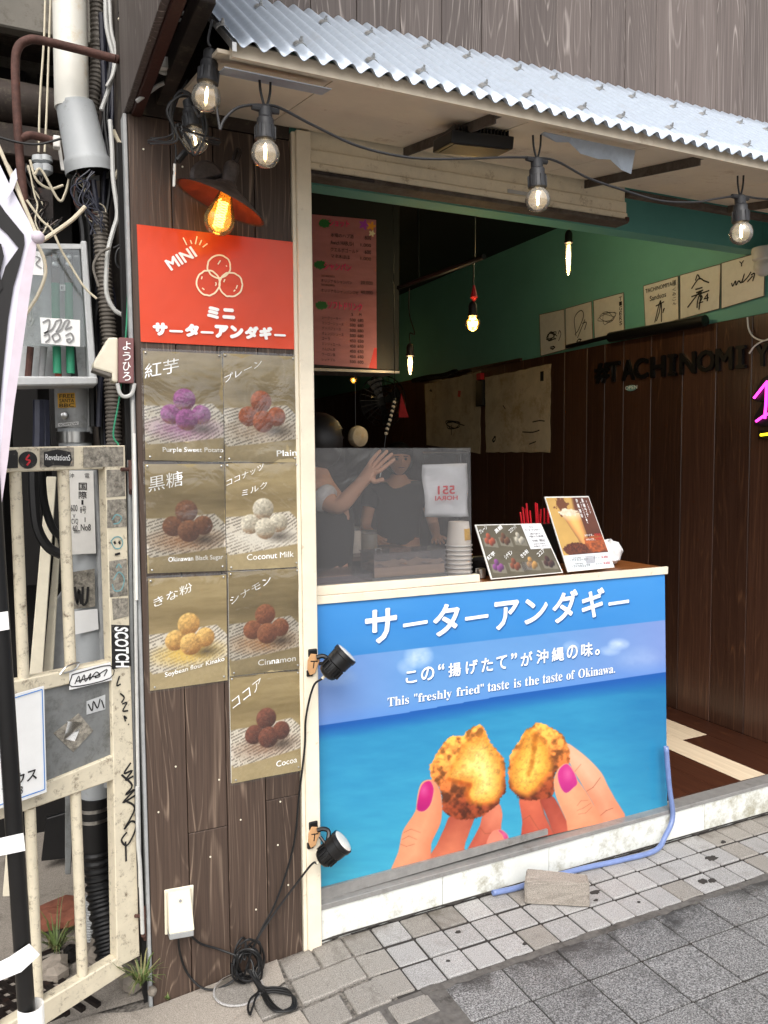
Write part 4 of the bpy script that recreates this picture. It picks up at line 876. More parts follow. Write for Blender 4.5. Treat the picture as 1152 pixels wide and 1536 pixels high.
g2 = spot(aY(472, 1252, -.017), aY(482, 1290, -.06), aY(512, 1264, -.085), 'lower black clip spotlight on the cream door post')
oc = thing('outlet_box', aY(272, 1396, 0), 'cream weatherproof outlet cover on the wood pillar near the ground', 'outlet')
q = [aY(*p, 0) for p in ((247, 1401), (288, 1394), (290, 1326), (246, 1334))]
MB().slab([p+V((0, -.001, 0)) for p in q], (0, -.006, 0)).build('back_plate', 'beige_plastic', oc, bevel=.002)
w = (q[1]-q[0]); up_ = (q[3]-q[0]); o0 = q[0]
f = lambda u, v, d: o0+w*u+up_*v+V((0, -d, 0))
MB().hexa([f(.06, .18, .0075), f(.97, .18, .0075), f(.97, .18, .047), f(.06, .18, .047), f(.06, 1.0, .0075), f(.97, 1.0, .0075), f(.9, .98, .018), f(.12, .98, .018)]).build('cover', 'beige_plastic', oc, bevel=.003, segs=2)
MB().hexa([f(.08, .04, .0075), f(.95, .04, .0075), f(.95, .04, .044), f(.08, .04, .044), f(.08, .178, .0075), f(.95, .178, .0075), f(.95, .178, .046), f(.08, .178, .046)]).build('socket_skirt', 'conduit_grey', oc, bevel=.002)
MB().lathe([(.004, 0), (.004, .002)], f(.52, .8, .0265), (0, -1, .3), 12).build('screw_hole', 'ink_grey', oc)
cord = thing('extension_cord', aY(370, 1490, -.05), 'black power cords tangled in a coil at the foot of the pillar', 'power cord')
k0 = aY(372, 1452, -.05)
cpaths = [
 [g1, aY(470, 1030, -.05), aY(459, 1075, -.03), aY(457, 1120, -.02), aY(449, 1190, -.012), aY(440, 1270, -.012), aY(415, 1350, -.02), aY(392, 1395, -.03), aY(376, 1430, -.05), aY(372, 1458, -.05)],
 [g2, aY(468, 1296, -.045), aY(445, 1325, -.03), aY(410, 1372, -.03), aY(385, 1410, -.04), aY(372, 1445, -.05), aY(366, 1465, -.05)],
 [f(.55, .05, .03), aY(268, 1405, -.035), aY(270, 1430, -.02), aY(280, 1458, -.015), aY(300, 1480, -.03), aY(322, 1484, -.04), aY(345, 1474, -.05), aY(362, 1460, -.05)],
 [f(.85, .05, .03), aY(283, 1400, -.03), aY(300, 1415, -.015), aY(325, 1423, -.012), aY(350, 1432, -.03), aY(368, 1440, -.05)]]
zf = lambda x, y: aZ(x, y, -.010)
rr = random.Random(11)
for k in range(9):
    cx, cy = 372+rr.uniform(-4, 4), 1446+rr.uniform(-6, 8); rx, ry = rr.uniform(10, 23), rr.uniform(18, 32); ph = rr.uniform(0, 6); tl = rr.uniform(-.4, .4); yy = rr.uniform(-.075, -.03)
    cpaths.append([aY(cx+rx*math.cos(t)*math.cos(tl)-ry*math.sin(t)*math.sin(tl), min(1474, cy+ry*math.sin(t)*math.cos(tl)+rx*math.cos(t)*math.sin(tl)), yy+.012*math.sin(2*t+k)) for t in [ph+q*.7 for q in range(9)]])
for k in range(3):
    o_ = 3.5*k
    cpaths.append([aY(374+o_, 1455, -.06), aY(382+o_, 1472, -.09), zf(392+o_, 1490), zf(402+o_*1.4, 1508), zf(416+o_*1.6, 1517), zf(436+o_, 1511), zf(439+o_*.4, 1496), zf(430, 1484+o_), zf(412, 1481+o_), zf(395, 1480+o_), aY(376, 1462, -.07)])
cpaths.append([aY(372, 1455, -.06), zf(388, 1484), zf(376, 1498), zf(372, 1512), zf(375, 1522), zf(379, 1510), zf(386, 1492), zf(394, 1490)])
cpaths.append([aY(360, 1462, -.04), aY(352, 1430, -.03), aY(362, 1408, -.02), aY(368, 1412, -.02), aY(368, 1440, -.05)])
cord_b = MB()
for p in cpaths: cord_b.tube(smooth_path(p), .0032, 7)
cord_b.build('cord', 'rubber', cord, smooth=True)
# ================================================================== PAVEMENT THINGS
blk = MB(); P = [aZ(788, 1358, .0), aZ(886, 1363, .0)]
P0, P1 = V((.675, -.115, 0)), V((.852, -.225, 0)); ax1 = (P1-P0); dn = V((-ax1.y, ax1.x, 0)).normalized()*.072
blk.hexa([P0, P1, P1+dn, P0+dn, P0+V((-.002, 0, .078)), P1+V((0, 0, .082)), P1+dn*.86+V((0, 0, .079)), P0+dn*.82+V((.012, 0, .088))])
bko = blk.build('concrete_block', 'concrete', None, bevel=.007, segs=2); tag(bko, 'weathered concrete block lying on the pavement tiles by the step', 'concrete block')
bm = bmesh.new(); bm.from_mesh(bko.data); bmesh.ops.subdivide_edges(bm, edges=bm.edges, cuts=4, use_grid_fill=True)
for v_ in bm.verts: v_.co += V((random.uniform(-1, 1), random.uniform(-1, 1), random.uniform(-1, 1)))*.0016
bm.to_mesh(bko.data); bm.free()
hp = [V((1.40, -.012, .40)), V((1.412, -.014, .2)), V((1.425, -.022, .10)), V((1.40, -.045, .045)), V((1.30, -.055, .013)), V((1.15, -.05, .010)), V((.98, -.035, .010)), V((.80, -.03, .010)), V((.70, -.038, .011)), V((.605, -.03, .012))]
hp[0] = aY(999, 1120, -.005); hp[1] = aY(1004, 1180, -.012); hp[2] = aY(1009, 1225, -.02); hp[3] = aY(998, 1254, -.04)
hs_ = MB().tube(smooth_path(hp, 8), .0095, 12, cap=False).build('drain_hose', 'hose_blue', None, smooth=True); tag(hs_, 'translucent blue drain hose lying along the foot of the step', 'hose')
hs_.modifiers.new('thick', 'SOLIDIFY').thickness = .0015
# ================================================================== COUNTER TOP THINGS
zc = 1.0505
gd = thing('acrylic_guard', (.3, .09, zc), 'clear acrylic sneeze guard standing in a white rail on the counter', 'acrylic screen')
MB().slab([aY(*q, .07) for q in ((474, 882), (708, 868), (705.5, 672), (472, 672))], (0, .004, 0)).build('pane', 'acrylic', gd)
MB().hexa([(.005, .058, zc+.0005), (.612, .058, zc+.0005), (.612, .092, zc+.0005), (.005, .092, zc+.0005), (.005, .062, zc+.03), (.612, .062, zc+.026), (.612, .088, zc+.026), (.005, .088, zc+.03)]).build('base_rail', 'post_paint', gd, bevel=.002)
def board(name, q, Y0, Y1, label, fn, nu, nv):
    """flat board leaning back; q = bl, br, tr, tl photo pixels; foot at Y0, head at Y1"""
    W4 = [aY(*q[0], Y0), aY(*q[1], Y0), aY(*q[2], Y1), aY(*q[3], Y1)]
    t = thing(name, (W4[0]+W4[1])/2, label, 'menu board'); n = (W4[1]-W4[0]).cross(W4[3]-W4[0]).normalized(); n = n if n.y < 0 else -n
    MB().slab([p-n*.0008 for p in W4], -n*.004).build('board_panel', 'white_plastic', t)
    cen = sum(W4, V())/4; I = [cen+(p-cen)*.965 for p in W4]; sheet('board_print', *I, nu, nv, fn, 'print_sat', t)
    MB().slab([(W4[0]+W4[1])/2-n*.006+V((-.02, 0, 0)), (W4[0]+W4[1])/2-n*.006+V((.02, 0, 0)), (W4[0]+W4[1])/2+V((.02, .035, 0)), (W4[0]+W4[1])/2+V((-.02, .035, 0))], (0, 0, .05)).build('stand_foot', 'acrylic_box', t)
    def P(u, v): return I[0]*(1-u)*(1-v)+I[1]*u*(1-v)+I[2]*u*v+I[3]*(1-u)*v
    return t, P
cols7 = [((190, 90, 60),), ((120, 80, 56),), ((214, 206, 186),), ((150, 80, 150),), ((150, 84, 58),), ((218, 164, 92),), ((84, 54, 48),)]
cells = [(0, .5, .25, 1), (.235, .5, .47, 1), (.455, .5, .69, 1), (0, 0, .25, .5), (.25, 0, .49, .5), (.49, 0, .74, .5), (.74, 0, 1, .5)]
def mini_fn(u, v, x, y):
    col = np.zeros(u.shape+(3,))+C3(88, 80, 62)+C3(24, 22, 18)*(fbm(u*8, v*14, 3)-.5)[..., None]
    for (c,), (a, b, c2, d) in zip(cols7, cells):
        U = (u-a)/(c2-a); W_ = (v-b)/(d-b); ins = (U > 0) & (U < 1) & (W_ > 0) & (W_ < 1); col = over(col, ins*.25*np.clip(1-np.abs(U-.5)*1.6, 0, 1), C3(120, 112, 90))
        pap = np.maximum(np.abs(U-.52)/.40, np.abs(W_-.33+.10*(U-.5))/.17); col = over(col, np.clip((1-pap)*12, 0, 1)*.55*ins, C3(150, 146, 132))
        for (cx, cy) in ((.7, .40), (.34, .40), (.5, .58), (.55, .33)):
            q_ = np.hypot((U-cx)*1.0, (W_-cy)*1.05); l = np.clip(.75-((U-cx)*.6-(W_-cy)*.8)*2.6, .3, 1.1)[..., None]
            col = over(col, np.clip(.5-(q_-.13)/.05, 0, 1)*ins, np.array(c)/255*l)
    return over(col, ((u > .69) & (v > .5))*1., C3(238, 238, 240))
mnu, mP = board('menu_stand', [(737, 869), (845, 859), (811.5, 785), (712.5, 787)], .045, .10, 'low menu board with seven small doughnut pictures on the counter', mini_fn, 150, 92)
for k, (s, (a, b, c2, d)) in enumerate(zip(('プレーン', '黒糖', 'ココナッツ', '紅芋', 'シナモン', 'きな粉', 'ココア'), cells)):
    text(s, mP(a+.02, d-.17), mP(a+.15, d-.06), mP(a+.0, d-.10), 'ink_white', mnu, bold=.01, lift=.0012)
for s, x0, x1, y0, h in (('ミニ', .80, .86, .93, .035), ('サーターアンダギー', .715, .955, .865, .045), ('3種から選べる', .77, .93, .79, .03), ('7個入り各種', .74, .96, .735, .035), ('￥650（税込）', .76, .96, .64, .055), ('お好みの味を', .76, .94, .585, .025), ('お選びください', .75, .965, .535, .03)):
    text(s, mP(x0, y0), mP(x1, y0), mP(x0, y0+h), 'ink', mnu, bold=.01, lift=.0012)
def cof_fn(u, v, x, y):
    col = np.zeros(u.shape+(3,))+C3(96, 48, 26)+C3(30, 18, 10)*(fbm(u*5, v*5, 3)-.5)[..., None]
    col = over(col, np.clip((.52-u-.25*(1-v)+.12)*14, 0, 1), C3(206, 164, 88)+C3(20, 16, 10)*(fbm(u*6, v*9, 9)-.5)[..., None])
    g = fbm(u*26, v*40, 5)
    splash = np.hypot((u-.34)/.15, (v-.90)/.16)+(fbm(u*9, v*12, 8)-.5)*2.4; col = over(col, np.clip((.95-splash)*5, 0, 1), C3(112, 62, 28))
    L = .22+(.80-v)*.52; R_ = .66-(.80-v)*.02; m = (u > L) & (u < R_) & (v < .78) & (v > .34)
    t = np.clip((u-L)/(R_-L), 0, 1)[..., None]; cup = C3(196, 138, 78)*(.78+.5*np.sin(t*3.1))*(.9+.2*np.clip((v-.35)/.3, 0, 1))[..., None]; col = over(col, m*1., cup)
    col = over(col, m*np.clip((v-.66)*9, 0, 1)*.75, C3(246, 226, 196)); cr_ = np.hypot((u-.42)/.24, (v-.79)/.055)+(g-.5)*.9; col = over(col, np.clip((1-cr_)*6, 0, 1), C3(248, 232, 206)-C3(50, 60, 70)*(g[..., None]-.3))
    bean = np.hypot((u-.32)/.30, (v-.275)/.10)+(g-.5)*.3; col = over(col, np.clip((1-bean)*9, 0, 1), C3(84, 40, 20)*(.5+1.2*fbm(u*40, v*60, 4))[..., None])
    cin = np.hypot((u-.82)/.34, (v-.34)/.13)+(fbm(u*12, v*14, 6)-.5)*.5; col = over(col, np.clip((1-cin)*9, 0, 1), C3(158, 78, 34)*(.55+.9*fbm(u*20, v*30, 7))[..., None])
    return over(col, (v < .205)*1., C3(226, 232, 236))
cof, cP = board('menu_stand', [(852, 858), (922, 851), (883, 744), (817, 745)], .045, .115, 'tall menu board with an iced coffee cup picture on the counter', cof_fn, 110, 160)
for s, x0, y0, x1, y1 in (('沖縄珈琲', .66, .70, .71, .985), ('黒糖ラテ', .80, .71, .85, .985), ('やさしい甘さの一杯', .75, .62, .775, .94), ('アイスラテ', .9, .76, .925, .95)):
    n = len(s)
    for k, ch in enumerate(s):
        h = (y1-y0)/n; yb = y1-h*(k+1); text(ch, cP(x0, yb+h*.12), cP(x1, yb+h*.12), cP(x0, yb+h*.95), 'ink_white', cof, bold=.01)
for s, x0, x1, y0, h, mt in (('Sサイズ‥', .60, .80, .445, .03, 'ink_white'), ('￥550', .82, .96, .445, .035, 'ink_red'), ('Mサイズ‥', .60, .80, .385, .03, 'ink_white'), ('￥650', .82, .96, .385, .035, 'ink_red'), ('Iced coffee', .18, .36, .155, .018, 'ink_grey'), ('・アイスコーヒー', .10, .50, .118, .03, 'ink'), ('サイズ ', .62, .76, .125, .025, 'ink_grey'), ('￥450', .80, .95, .125, .032, 'ink_red'), ('Cafe latte', .18, .36, .075, .018, 'ink_grey'), ('・アイスカフェラテ', .10, .50, .03, .033, 'ink'), ('サイズ', .62, .76, .04, .025, 'ink_grey'), ('￥650', .80, .95, .04, .032, 'ink_red')):
    text(s, cP(x0, y0), cP(x1, y0), cP(x0, y0+h), mt, cof, bold=.012)
stp = thing('straw_holder', V((.98, .21, zc)), 'black holder filled with red straws behind the menu boards', 'straw holder')
MB().hexa([(.93, .19, zc+.0005), (1.03, .19, zc+.0005), (1.03, .26, zc+.0005), (.93, .26, zc+.0005), (.925, .185, zc+.17), (1.035, .185, zc+.17), (1.035, .265, zc+.17), (.925, .265, zc+.17)]).build('holder_box', 'black_plastic', stp, bevel=.003)
rr = random.Random(3)
for k in range(15):
    x = .935+.095*rr.random(); y = .195+.06*rr.random(); lean = (x-.985)*.5; L_ = rr.uniform(.20, .255)
    MB().tube([(x, y, zc+.02), (x+lean*.9-.01, y, zc+L_)], .0035, 6).build('straw', 'straw_red', stp, smooth=True)
bg_ = MB().sph((1.265, .17, zc+.045), .05, 18, (1.05, .8, .9))
for v_ in bg_.v: v_ += V((random.uniform(-1, 1), random.uniform(-1, 1), random.uniform(-1, 1)))*.007
bgo = bg_.build('plastic_bag', 'bag_white', None, smooth=True); tag(bgo, 'crumpled white plastic bag on the counter behind the coffee menu', 'bag')
bgo.location.z = zc
# paper cups, upside down in a stack
cx, cy = .612, .2
for k in range(8):
    zb = zc+.001+.0155*k; nm = thing('paper_cup', (cx, cy, zb), ('topmost upside-down paper cup with a yellow print in the stack' if k == 7 else f"{['bottom','second','third','fourth','fifth','sixth','seventh'][k]} {'cup' if k == 0 else 'cup from the bottom'} of the upside-down white paper cup stack"), 'paper cup', 'paper cups stacked behind the acrylic screen')
    h = .085
    b_ = MB().lathe([(.046, 0), (.044, .004), (.036, h), (.033, h+.0005)], (cx, cy, zb), n=28).build('cup_wall', 'cup_paper', nm, smooth=True)
    MB().lathe([(.0475, 0), (.049, .002), (.0475, .0045), (.0455, .0045)], (cx, cy, zb), n=28).build('rolled_rim', 'white_plastic', nm, smooth=True)
    if k == 7:
        pr = MB()
        for q_ in range(8):
            a0 = -1.6+q_*.12; a1 = a0+.12
            pr.quad(*[(cx+r_*math.cos(t), cy+r_*math.sin(t), zb+z_) for t, r_, z_ in ((a0, .0426, .022), (a1, .0426, .022), (a1, .0386, .062), (a0, .0386, .062))])
        pr.build('printed_logo', 'yellow_sticker', nm)
db = thing('display_box', (.38, .2, zc), 'clear acrylic box holding pale beige powder on the counter', 'display box')
def abox(t, x0, x1, y0, y1, z0, z1, mat='acrylic_box'):
    th = .002
    for nme, q in (('box_wall', (x0, x1, y0, y0+th, z0, z1)), ('box_wall', (x0, x1, y1-th, y1, z0, z1)), ('box_wall', (x0, x0+th, y0+th, y1-th, z0, z1)), ('box_wall', (x1-th, x1, y0+th, y1-th, z0, z1)), ('box_lid', (x0-.004, x1+.004, y0-.004, y1+.004, z1+.0005, z1+.004))): MB().box(*q).build(nme, mat, t)
MB().box(.24, .535, .14, .27, zc+.001, zc+.025).build('tray', 'panel_grey', db, bevel=.002)
abox(db, .26, .53, .15, .26, zc+.0255, zc+.105)
fp_ = MB()
nx, ny = 16, 6
for j in range(ny):
    for i in range(nx): fp_.v.append(V((.264+.262*i/(nx-1), .154+.102*j/(ny-1), zc+.065+.012*math.sin(i*1.3+j)*random.random())))
for j in range(ny-1):
    for i in range(nx-1): a = j*nx+i; fp_.f.append((a, a+1, a+nx+1, a+nx))
fp_.box(.263, .527, .153, .257, zc+.027, zc+.058); fp_.build('powder', 'flour', db, smooth=True)
MB().tube([(.29, .2, zc+.111), (.29, .2, zc+.118), (.31, .2, zc+.118), (.31, .2, zc+.111)], .003, 6).build('lid_knob', 'steel', db)
d2 = thing('display_box', (.12, .18, zc), 'low clear acrylic box in the left corner of the counter beside the post', 'display box')
plain('lilac', S(140, 112, 132), .5, var=.1)
abox(d2, .02, .235, .11, .27, zc+.001, zc+.05); MB().box(.025, .23, .115, .265, zc+.003, zc+.022).build('contents', 'lilac', d2)
bw = thing('metal_pan', (.66, .2, zc), 'dark metal pan with a steel rim beside the cup stack', 'pan')
MB().lathe([(.05, 0), (.06, .01), (.068, .05), (.071, .052), (.071, .056), (.064, .052), (.056, .012)], (.735, .215, zc), n=26).build('pan_body', 'dark_pan', bw, smooth=True)
MB().lathe([(.012, 0), (.018, .004), (.018, .035), (.012, .037)], (.655, .125, zc), n=16).build('small_pot', 'steel', bw, smooth=True)
# ================================================================== INSIDE THE SHOP
XW = 2.347
def aW(x, y, dx=0.): return aX(x, y, XW-dx)
LFT = V((-1, 0, 0))
# signature boards on the teal wall
def shiki(q, label, lines, bold=.0, tilt=0):
    W4 = [aX(*p, 2.358) for p in q]     # bl, br, tr, tl
    t = thing('signature_board', (W4[0]+W4[1])/2, label, 'signature board', 'signature boards above the wood wall')
    MB().slab([p for p in W4], (-.004, 0, 0)).build('card', 'white_plastic', t)
    mb = MB(); pc = W4+[W4[0]]
    for a, b in zip(pc, pc[1:]): mb.tube([a+V((-.004, 0, 0)), b+V((-.004, 0, 0))], .0022, 5)
    mb.build('gilt_edge', 'conduit', t)
    P = lambda u, v: (W4[0]*(1-u)*(1-v)+W4[1]*u*(1-v)+W4[2]*u*v+W4[3]*(1-u)*v)+V((-.0045, 0, 0))
    for s, u0, v0, u1, v1 in lines.get('t', ()): text(s, P(u0, v0), P(u1, v0), P(u0, v1), 'ink', t, bold=.01, lift=.001)
    if lines.get('s'): strokes([[P(*p) for p in st] for st in lines['s']], lines.get('w', .0028), 'ink', t, LFT, 'signature', .001)
    return t
def scrib(seed, cx, cy, rx, ry, n=14, lean=.3):
    rr = random.Random(seed); out = []
    for k in range(n): a = k*1.9+rr.uniform(-.5, .5); out.append((min(.96, max(.04, cx+rx*math.cos(a)*rr.uniform(.4, 1)+lean*ry*math.sin(a)*.4)), cy+ry*math.sin(a)*rr.uniform(.5, 1)))
    return out
shiki([(812, 534), (849, 524), (847, 464), (810, 472)], 'signature board in reflective wrap, leftmost on the teal wall', {'s': [scrib(1, .45, .42, .3, .14), [(.6, .35), (.62, .3)], [(.75, .42), (.8, .5), (.85, .4), (.75, .25)], scrib(5, .5, .12, .12, .05, 8)]})
shiki([(850, 524), (890, 513), (888, 452), (849, 463)], 'signature board with a tall looping signature and number 7, second from left', {'s': [[(.4, .25), (.35, .7), (.6, .85), (.7, .7), (.5, .4), (.35, .3)], [(.45, .2), (.6, .4), (.75, .6)], [(.65, .52), (.8, .52), (.72, .35)], scrib(6, .5, .12, .12, .05, 8)]})
shiki([(893, 512), (937, 500), (936, 439), (891, 451)], 'signature board with faint grey scribble and vertical print, third from left', {'s': [scrib(3, .45, .5, .35, .18, 12)], 'w': .0015, 't': (('T', .86, .82, .95, .92), ('I', .86, .7, .95, .8), ('G', .86, .58, .95, .68), ('E', .86, .46, .95, .56), ('R', .86, .34, .95, .44), ('S', .86, .22, .95, .32))})
shiki([(969, 493), (1019, 479), (1018, 414), (966, 429)], 'signature board with TACHINOMI lettering and a large signature', {'t': (('TACHINOMIYA様', .06, .80, .95, .93), ('Sanduos', .18, .60, .66, .72), ('く', .84, .68, .94, .75), ('み', .84, .57, .94, .65), ('こ', .84, .46, .94, .53), ('ん', .84, .36, .94, .43)), 's': [[(.3, .08), (.42, .4), (.5, .55), (.45, .3), (.35, .1)], [(.5, .05), (.52, .5)], [(.35, .45), (.6, .5)], [(.55, .25), (.6, .35), (.56, .3)]], 'w': .0032})
shiki([(1021, 479), (1080, 463), (1082, 396), (1021, 413)], 'signature board with a big vertical signature and number 24', {'t': (('24', .48, .24, .74, .42),), 's': [[(.4, .78), (.45, .9), (.52, .78)], [(.3, .62), (.48, .8), (.62, .72), (.74, .65)], [(.4, .58), (.58, .58)], [(.42, .5), (.6, .52)], [(.2, .22), (.42, .42), (.52, .5), (.46, .3), (.45, .15)], [(.3, .44), (.75, .47)], [(.55, .5), (.5, .1)]], 'w': .0036})
shiki([(1083, 463), (1147, 444), (1149, 376), (1083, 395)], 'signature board with a small signature and number 7, rightmost beside the camera', {'t': (('Y', .42, .80, .54, .92),), 's': [[(.25, .5), (.28, .42), (.34, .52), (.36, .42), (.42, .5), (.48, .44), (.55, .62), (.5, .44), (.62, .52), (.7, .62)], [(.62, .42), (.74, .52)], [(.7, .55), (.78, .56), (.74, .40)]], 'w': .0032})
tb = MB().tube([aW(850, 520, .03), aW(918, 504, .03)], .012, 10).tube([aW(915, 506, .035), aW(1058, 481, .035)], .028, 12)
tag(tb.build('rolled_banner', 'black_plastic', None, smooth=True), 'long black rolled tube lying on the ledge below the signature boards', 'rolled tube')
# lettering on the wood wall
ls = thing('letter_sign', aW(1020, 550), 'row of dark wooden letters reading TACHINOMI Y on the wood wall', 'sign')
LT = [('#', 893, 915), ('T', 911, 931), ('A', 934, 953), ('C', 952, 973), ('H', 977, 999), ('I', 1003, 1018), ('N', 1021, 1045), ('O', 1047, 1074), ('M', 1075, 1101), ('I', 1105, 1123), ('Y', 1134, 1156)]
for s, a, b in LT:
    if s == 'I':
        yb = lambda x: 576-(x-893)*.105; ht = lambda x: 30+(x-893)*.02; m = (a+b)/2; h = ht(m)
        Q = lambda x, v: aW(x, yb(x)-h*v, .004)
        ip = [(a+2, 0), (b-2, 0), (b-2, .14), (m+2.8, .17), (m+2.8, .83), (b-2, .86), (b-2, 1), (a+2, 1), (a+2, .86), (m-2.8, .83), (m-2.8, .17), (a+2, .14)]
        MB().slab([Q(x, v) for x, v in ip], (-.018, 0, 0)).build('letter', 'black_plastic', ls); continue
    yb = lambda x: 576-(x-893)*.105; ht = lambda x: 30+(x-893)*.02
    o = text(s, aW(a, yb(a)), aW(b, yb(b)), aW(a, yb(a)-ht(a)), 'black_plastic', ls, 'letter', bold=.03, lift=.002); m_ = o.modifiers.new('thick', 'SOLIDIFY'); m_.thickness = .018; m_.offset = 0
stk = thing('oval_sticker', aW(947, 582), 'small teal oval sticker on the wood wall below the letters', 'sticker')
c0 = aW(947, 582, .004); MB().slab([c0+V((0, .042*math.cos(t), .017*math.sin(t))) for t in [2*math.pi*k/24 for k in range(24)]], (-.001, 0, 0)).build('sticker_face', 'sticker_teal', stk)
text('OPEN', aW(938, 585, .005), aW(956, 583, .005), aW(938, 579.5, .005), 'ink_white', stk)
# neon sign at the right edge
ne = thing('neon_sign', aW(1145, 620), 'black backed neon sign with a pink letter and a yellow underline', 'neon sign')
def npoly(P, d): return [aX(x, y, 2.33-d) for x, y in P]
MB().slab([aX(x, y, 2.33) for x, y in ((1127, 598), (1143, 568), (1190, 540), (1200, 640), (1165, 640), (1131, 638), (1131, 625), (1146, 600), (1136, 603))], (.01, 0, 0)).build('backing_shape', 'pink_neon_off', ne)
MB().slab([aX(x, y, 2.33) for x, y in ((1137, 646), (1195, 640), (1195, 655), (1138, 659))], (.01, 0, 0)).build('backing_shape', 'pink_neon_off', ne)
MB().tube(smooth_path(npoly([(1131, 597), (1146, 578), (1151, 572)], .008)), .006, 8).tube(npoly([(1150, 575), (1149, 605), (1147, 628)], .008), .006, 8).tube(npoly([(1134, 632), (1148, 622), (1170, 618)], .008), .006, 8).build('pink_tube', 'neon_pink', ne, smooth=True)
MB().tube(npoly([(1141, 652.5), (1190, 646)], .008), .006, 8).build('yellow_tube', 'neon_yellow', ne, smooth=True)
cable([[aX(x, y, 2.33) for x, y in ((1121, 476), (1123, 493), (1130, 505), (1145, 511), (1158, 506))], [aX(x, y, 2.33) for x, y in ((1124, 530), (1132, 519), (1145, 511))]], .004, 'white_plastic', ne, 'neon_lead')
# security camera
sc_ = thing('security_camera', aW(1143, 385, .08), 'white dome security camera at the end of the teal wall', 'security camera')
cpos = aX(1146, 372, 2.27)
MB().lathe([(.05, 0), (.052, .01), (.048, .05), (.03, .06)], cpos, (0, 0, -1), 22).build('camera_base', 'white_plastic', sc_, smooth=True)
MB().sph(cpos+V((0, 0, -.082)), .042, 18).build('camera_ball', 'white_plastic', sc_, smooth=True)
MB().tube([cpos+V((.02, 0, -.02)), cpos+V((.085, 0, -.02))], .02, 12).build('wall_arm', 'white_plastic', sc_, smooth=True)
# old paper sheets
def papersheet(q, label, seed, marks):
    W4 = [aX(*p, 2.344) for p in q]; rr = random.Random(seed); P = lambda u, v: W4[0]*(1-u)*(1-v)+W4[1]*u*(1-v)+W4[2]*u*v+W4[3]*(1-u)*v
    t = thing('paper_sheet', (W4[0]+W4[1])/2, label, 'paper sheet', 'old paper sheets on the wood wall'); n = 14
    poly = [P(k/n, rr.uniform(0, .012)) for k in range(n)]+[P(1-rr.uniform(0, .012), k/n) for k in range(n)]+[P(1-k/n, 1-rr.uniform(0, .012)) for k in range(n)]+[P(rr.uniform(0, .012), 1-k/n) for k in range(n)]
    MB().slab(poly, (-.002, 0, 0)).build('sheet', 'old_paper', t)
    for mt, st, w in marks: strokes([[P(*p)+V((-.0022, 0, 0)) for p in s_] for s_ in st], w, mt, t, LFT, 'drawing', .001)
papersheet([(640, 668), (721, 681), (722, 556), (637, 576)], 'aged paper sheet with a red blot, left of the two on the wood wall', 5, [('ink_red', [[(.64, .72), (.65, .8)]], .02), ('ink', [scrib(8, .5, .35, .25, .08, 10), [(.5, .2), (.5, .34)]], .004), ('ink', [[(.1, .88), (.14, .86), (.12, .9)]], .005)])
papersheet([(729, 679), (826, 679), (827, 545), (727, 566)], 'aged paper sheet with torn edge, right of the two on the wood wall', 9, [('ink', [[(.88, .93), (.88, .82)]], .018), ('ink', [scrib(4, .15, .18, .04, .05, 8), [(.75, .36), (.85, .37), (.92, .36)], [(.6, .25), (.75, .24), (.85, .26)], [(.3, .6), (.34, .55)], [(.7, .1), (.8, .13)]], .004)])
blkd = MB().tube(smooth_path([aW(620, 571, .05), aW(640, 566, .05), aW(665, 563, .05), aW(685, 556, .05)]), [.02]*18+[.012], 8)
tag(blkd.build('sheathed_sword', 'black_plastic', None, smooth=True), 'black curved sheathed sword resting on top of the wood wall', 'ornament')
rdv = thing('wall_phone', aW(722, 590, .02), 'small black wall device with a red top between the paper sheets', 'device')
MB().box(2.32, 2.3495, aW(723, 590).y-.05, aW(723, 590).y+.05, 1.84, 2.03).build('device_body', 'black_plastic', rdv, bevel=.006); MB().box(2.315, 2.3495, aW(723, 590).y-.03, aW(723, 590).y+.03, 2.031, 2.08).build('red_cap', 'ink_red', rdv, bevel=.004)
# menu poster on its black cabinet
YM = 1.5
mb_ = thing('hanging_cabinet', aY(520, 556, YM), 'black cabinet hanging inside the shop behind the drinks menu', 'cabinet')
q = [aY(*p, YM+.01) for p in ((396, 548), (599, 556), (600, 262), (396, 244))]; MB().slab(q, (0, .25, 0)).build('cabinet_body', 'black_paint', mb_, bevel=.004)
MB().slab([aY(*p, YM+.002) for p in ((396, 554), (599, 560), (599, 556.5), (396, 549))], (0, .2, 0)).build('bottom_edge', 'rail_grey', mb_)
mn_ = thing('drinks_menu', aY(515, 550, YM), 'pink drinks price list with green leaves on the black cabinet', 'menu poster')
q = [aY(*p, YM) for p in ((462, 546), (565, 553), (564, 330), (462, 321))]
def menu_fn(u, v, x, y):
    col = np.zeros(u.shape+(3,))+C3(176, 112, 122)+C3(26, 20, 20)*(fbm(u*4, v*40, 3)-.5)[..., None]
    for (lx, ly) in ((487, 335), (480, 397), (482, 458)):
        a = ((x-lx)/9)**2+((y-ly)/6.5)**2+(fbm(x/2, y/2, 4)-.5)*.7; col = over(col, (a < 1)*1., C3(30, 110, 50))
    for (lx, ly, r, c) in ((546, 337, 8, C3(170, 60, 190)), (557, 339, 7, C3(236, 160, 50)), (558, 350, 5, C3(240, 232, 200))):
        ang = np.arctan2(y-ly, x-lx); a = np.hypot(x-lx, y-ly)/(r*(.75+.25*np.cos(5*ang))); col = over(col, (a < 1)*1., c)
    return over(col, (u > .88+.1*(v*6)) & (v < .14), C3(214, 40, 50))
sheet('menu_print', *q, 110, 190, menu_fn, 'print_matte', mn_, .001)
c8 = lambda x, y: aY(440+x*.3125, 220+y*.3125, YM)
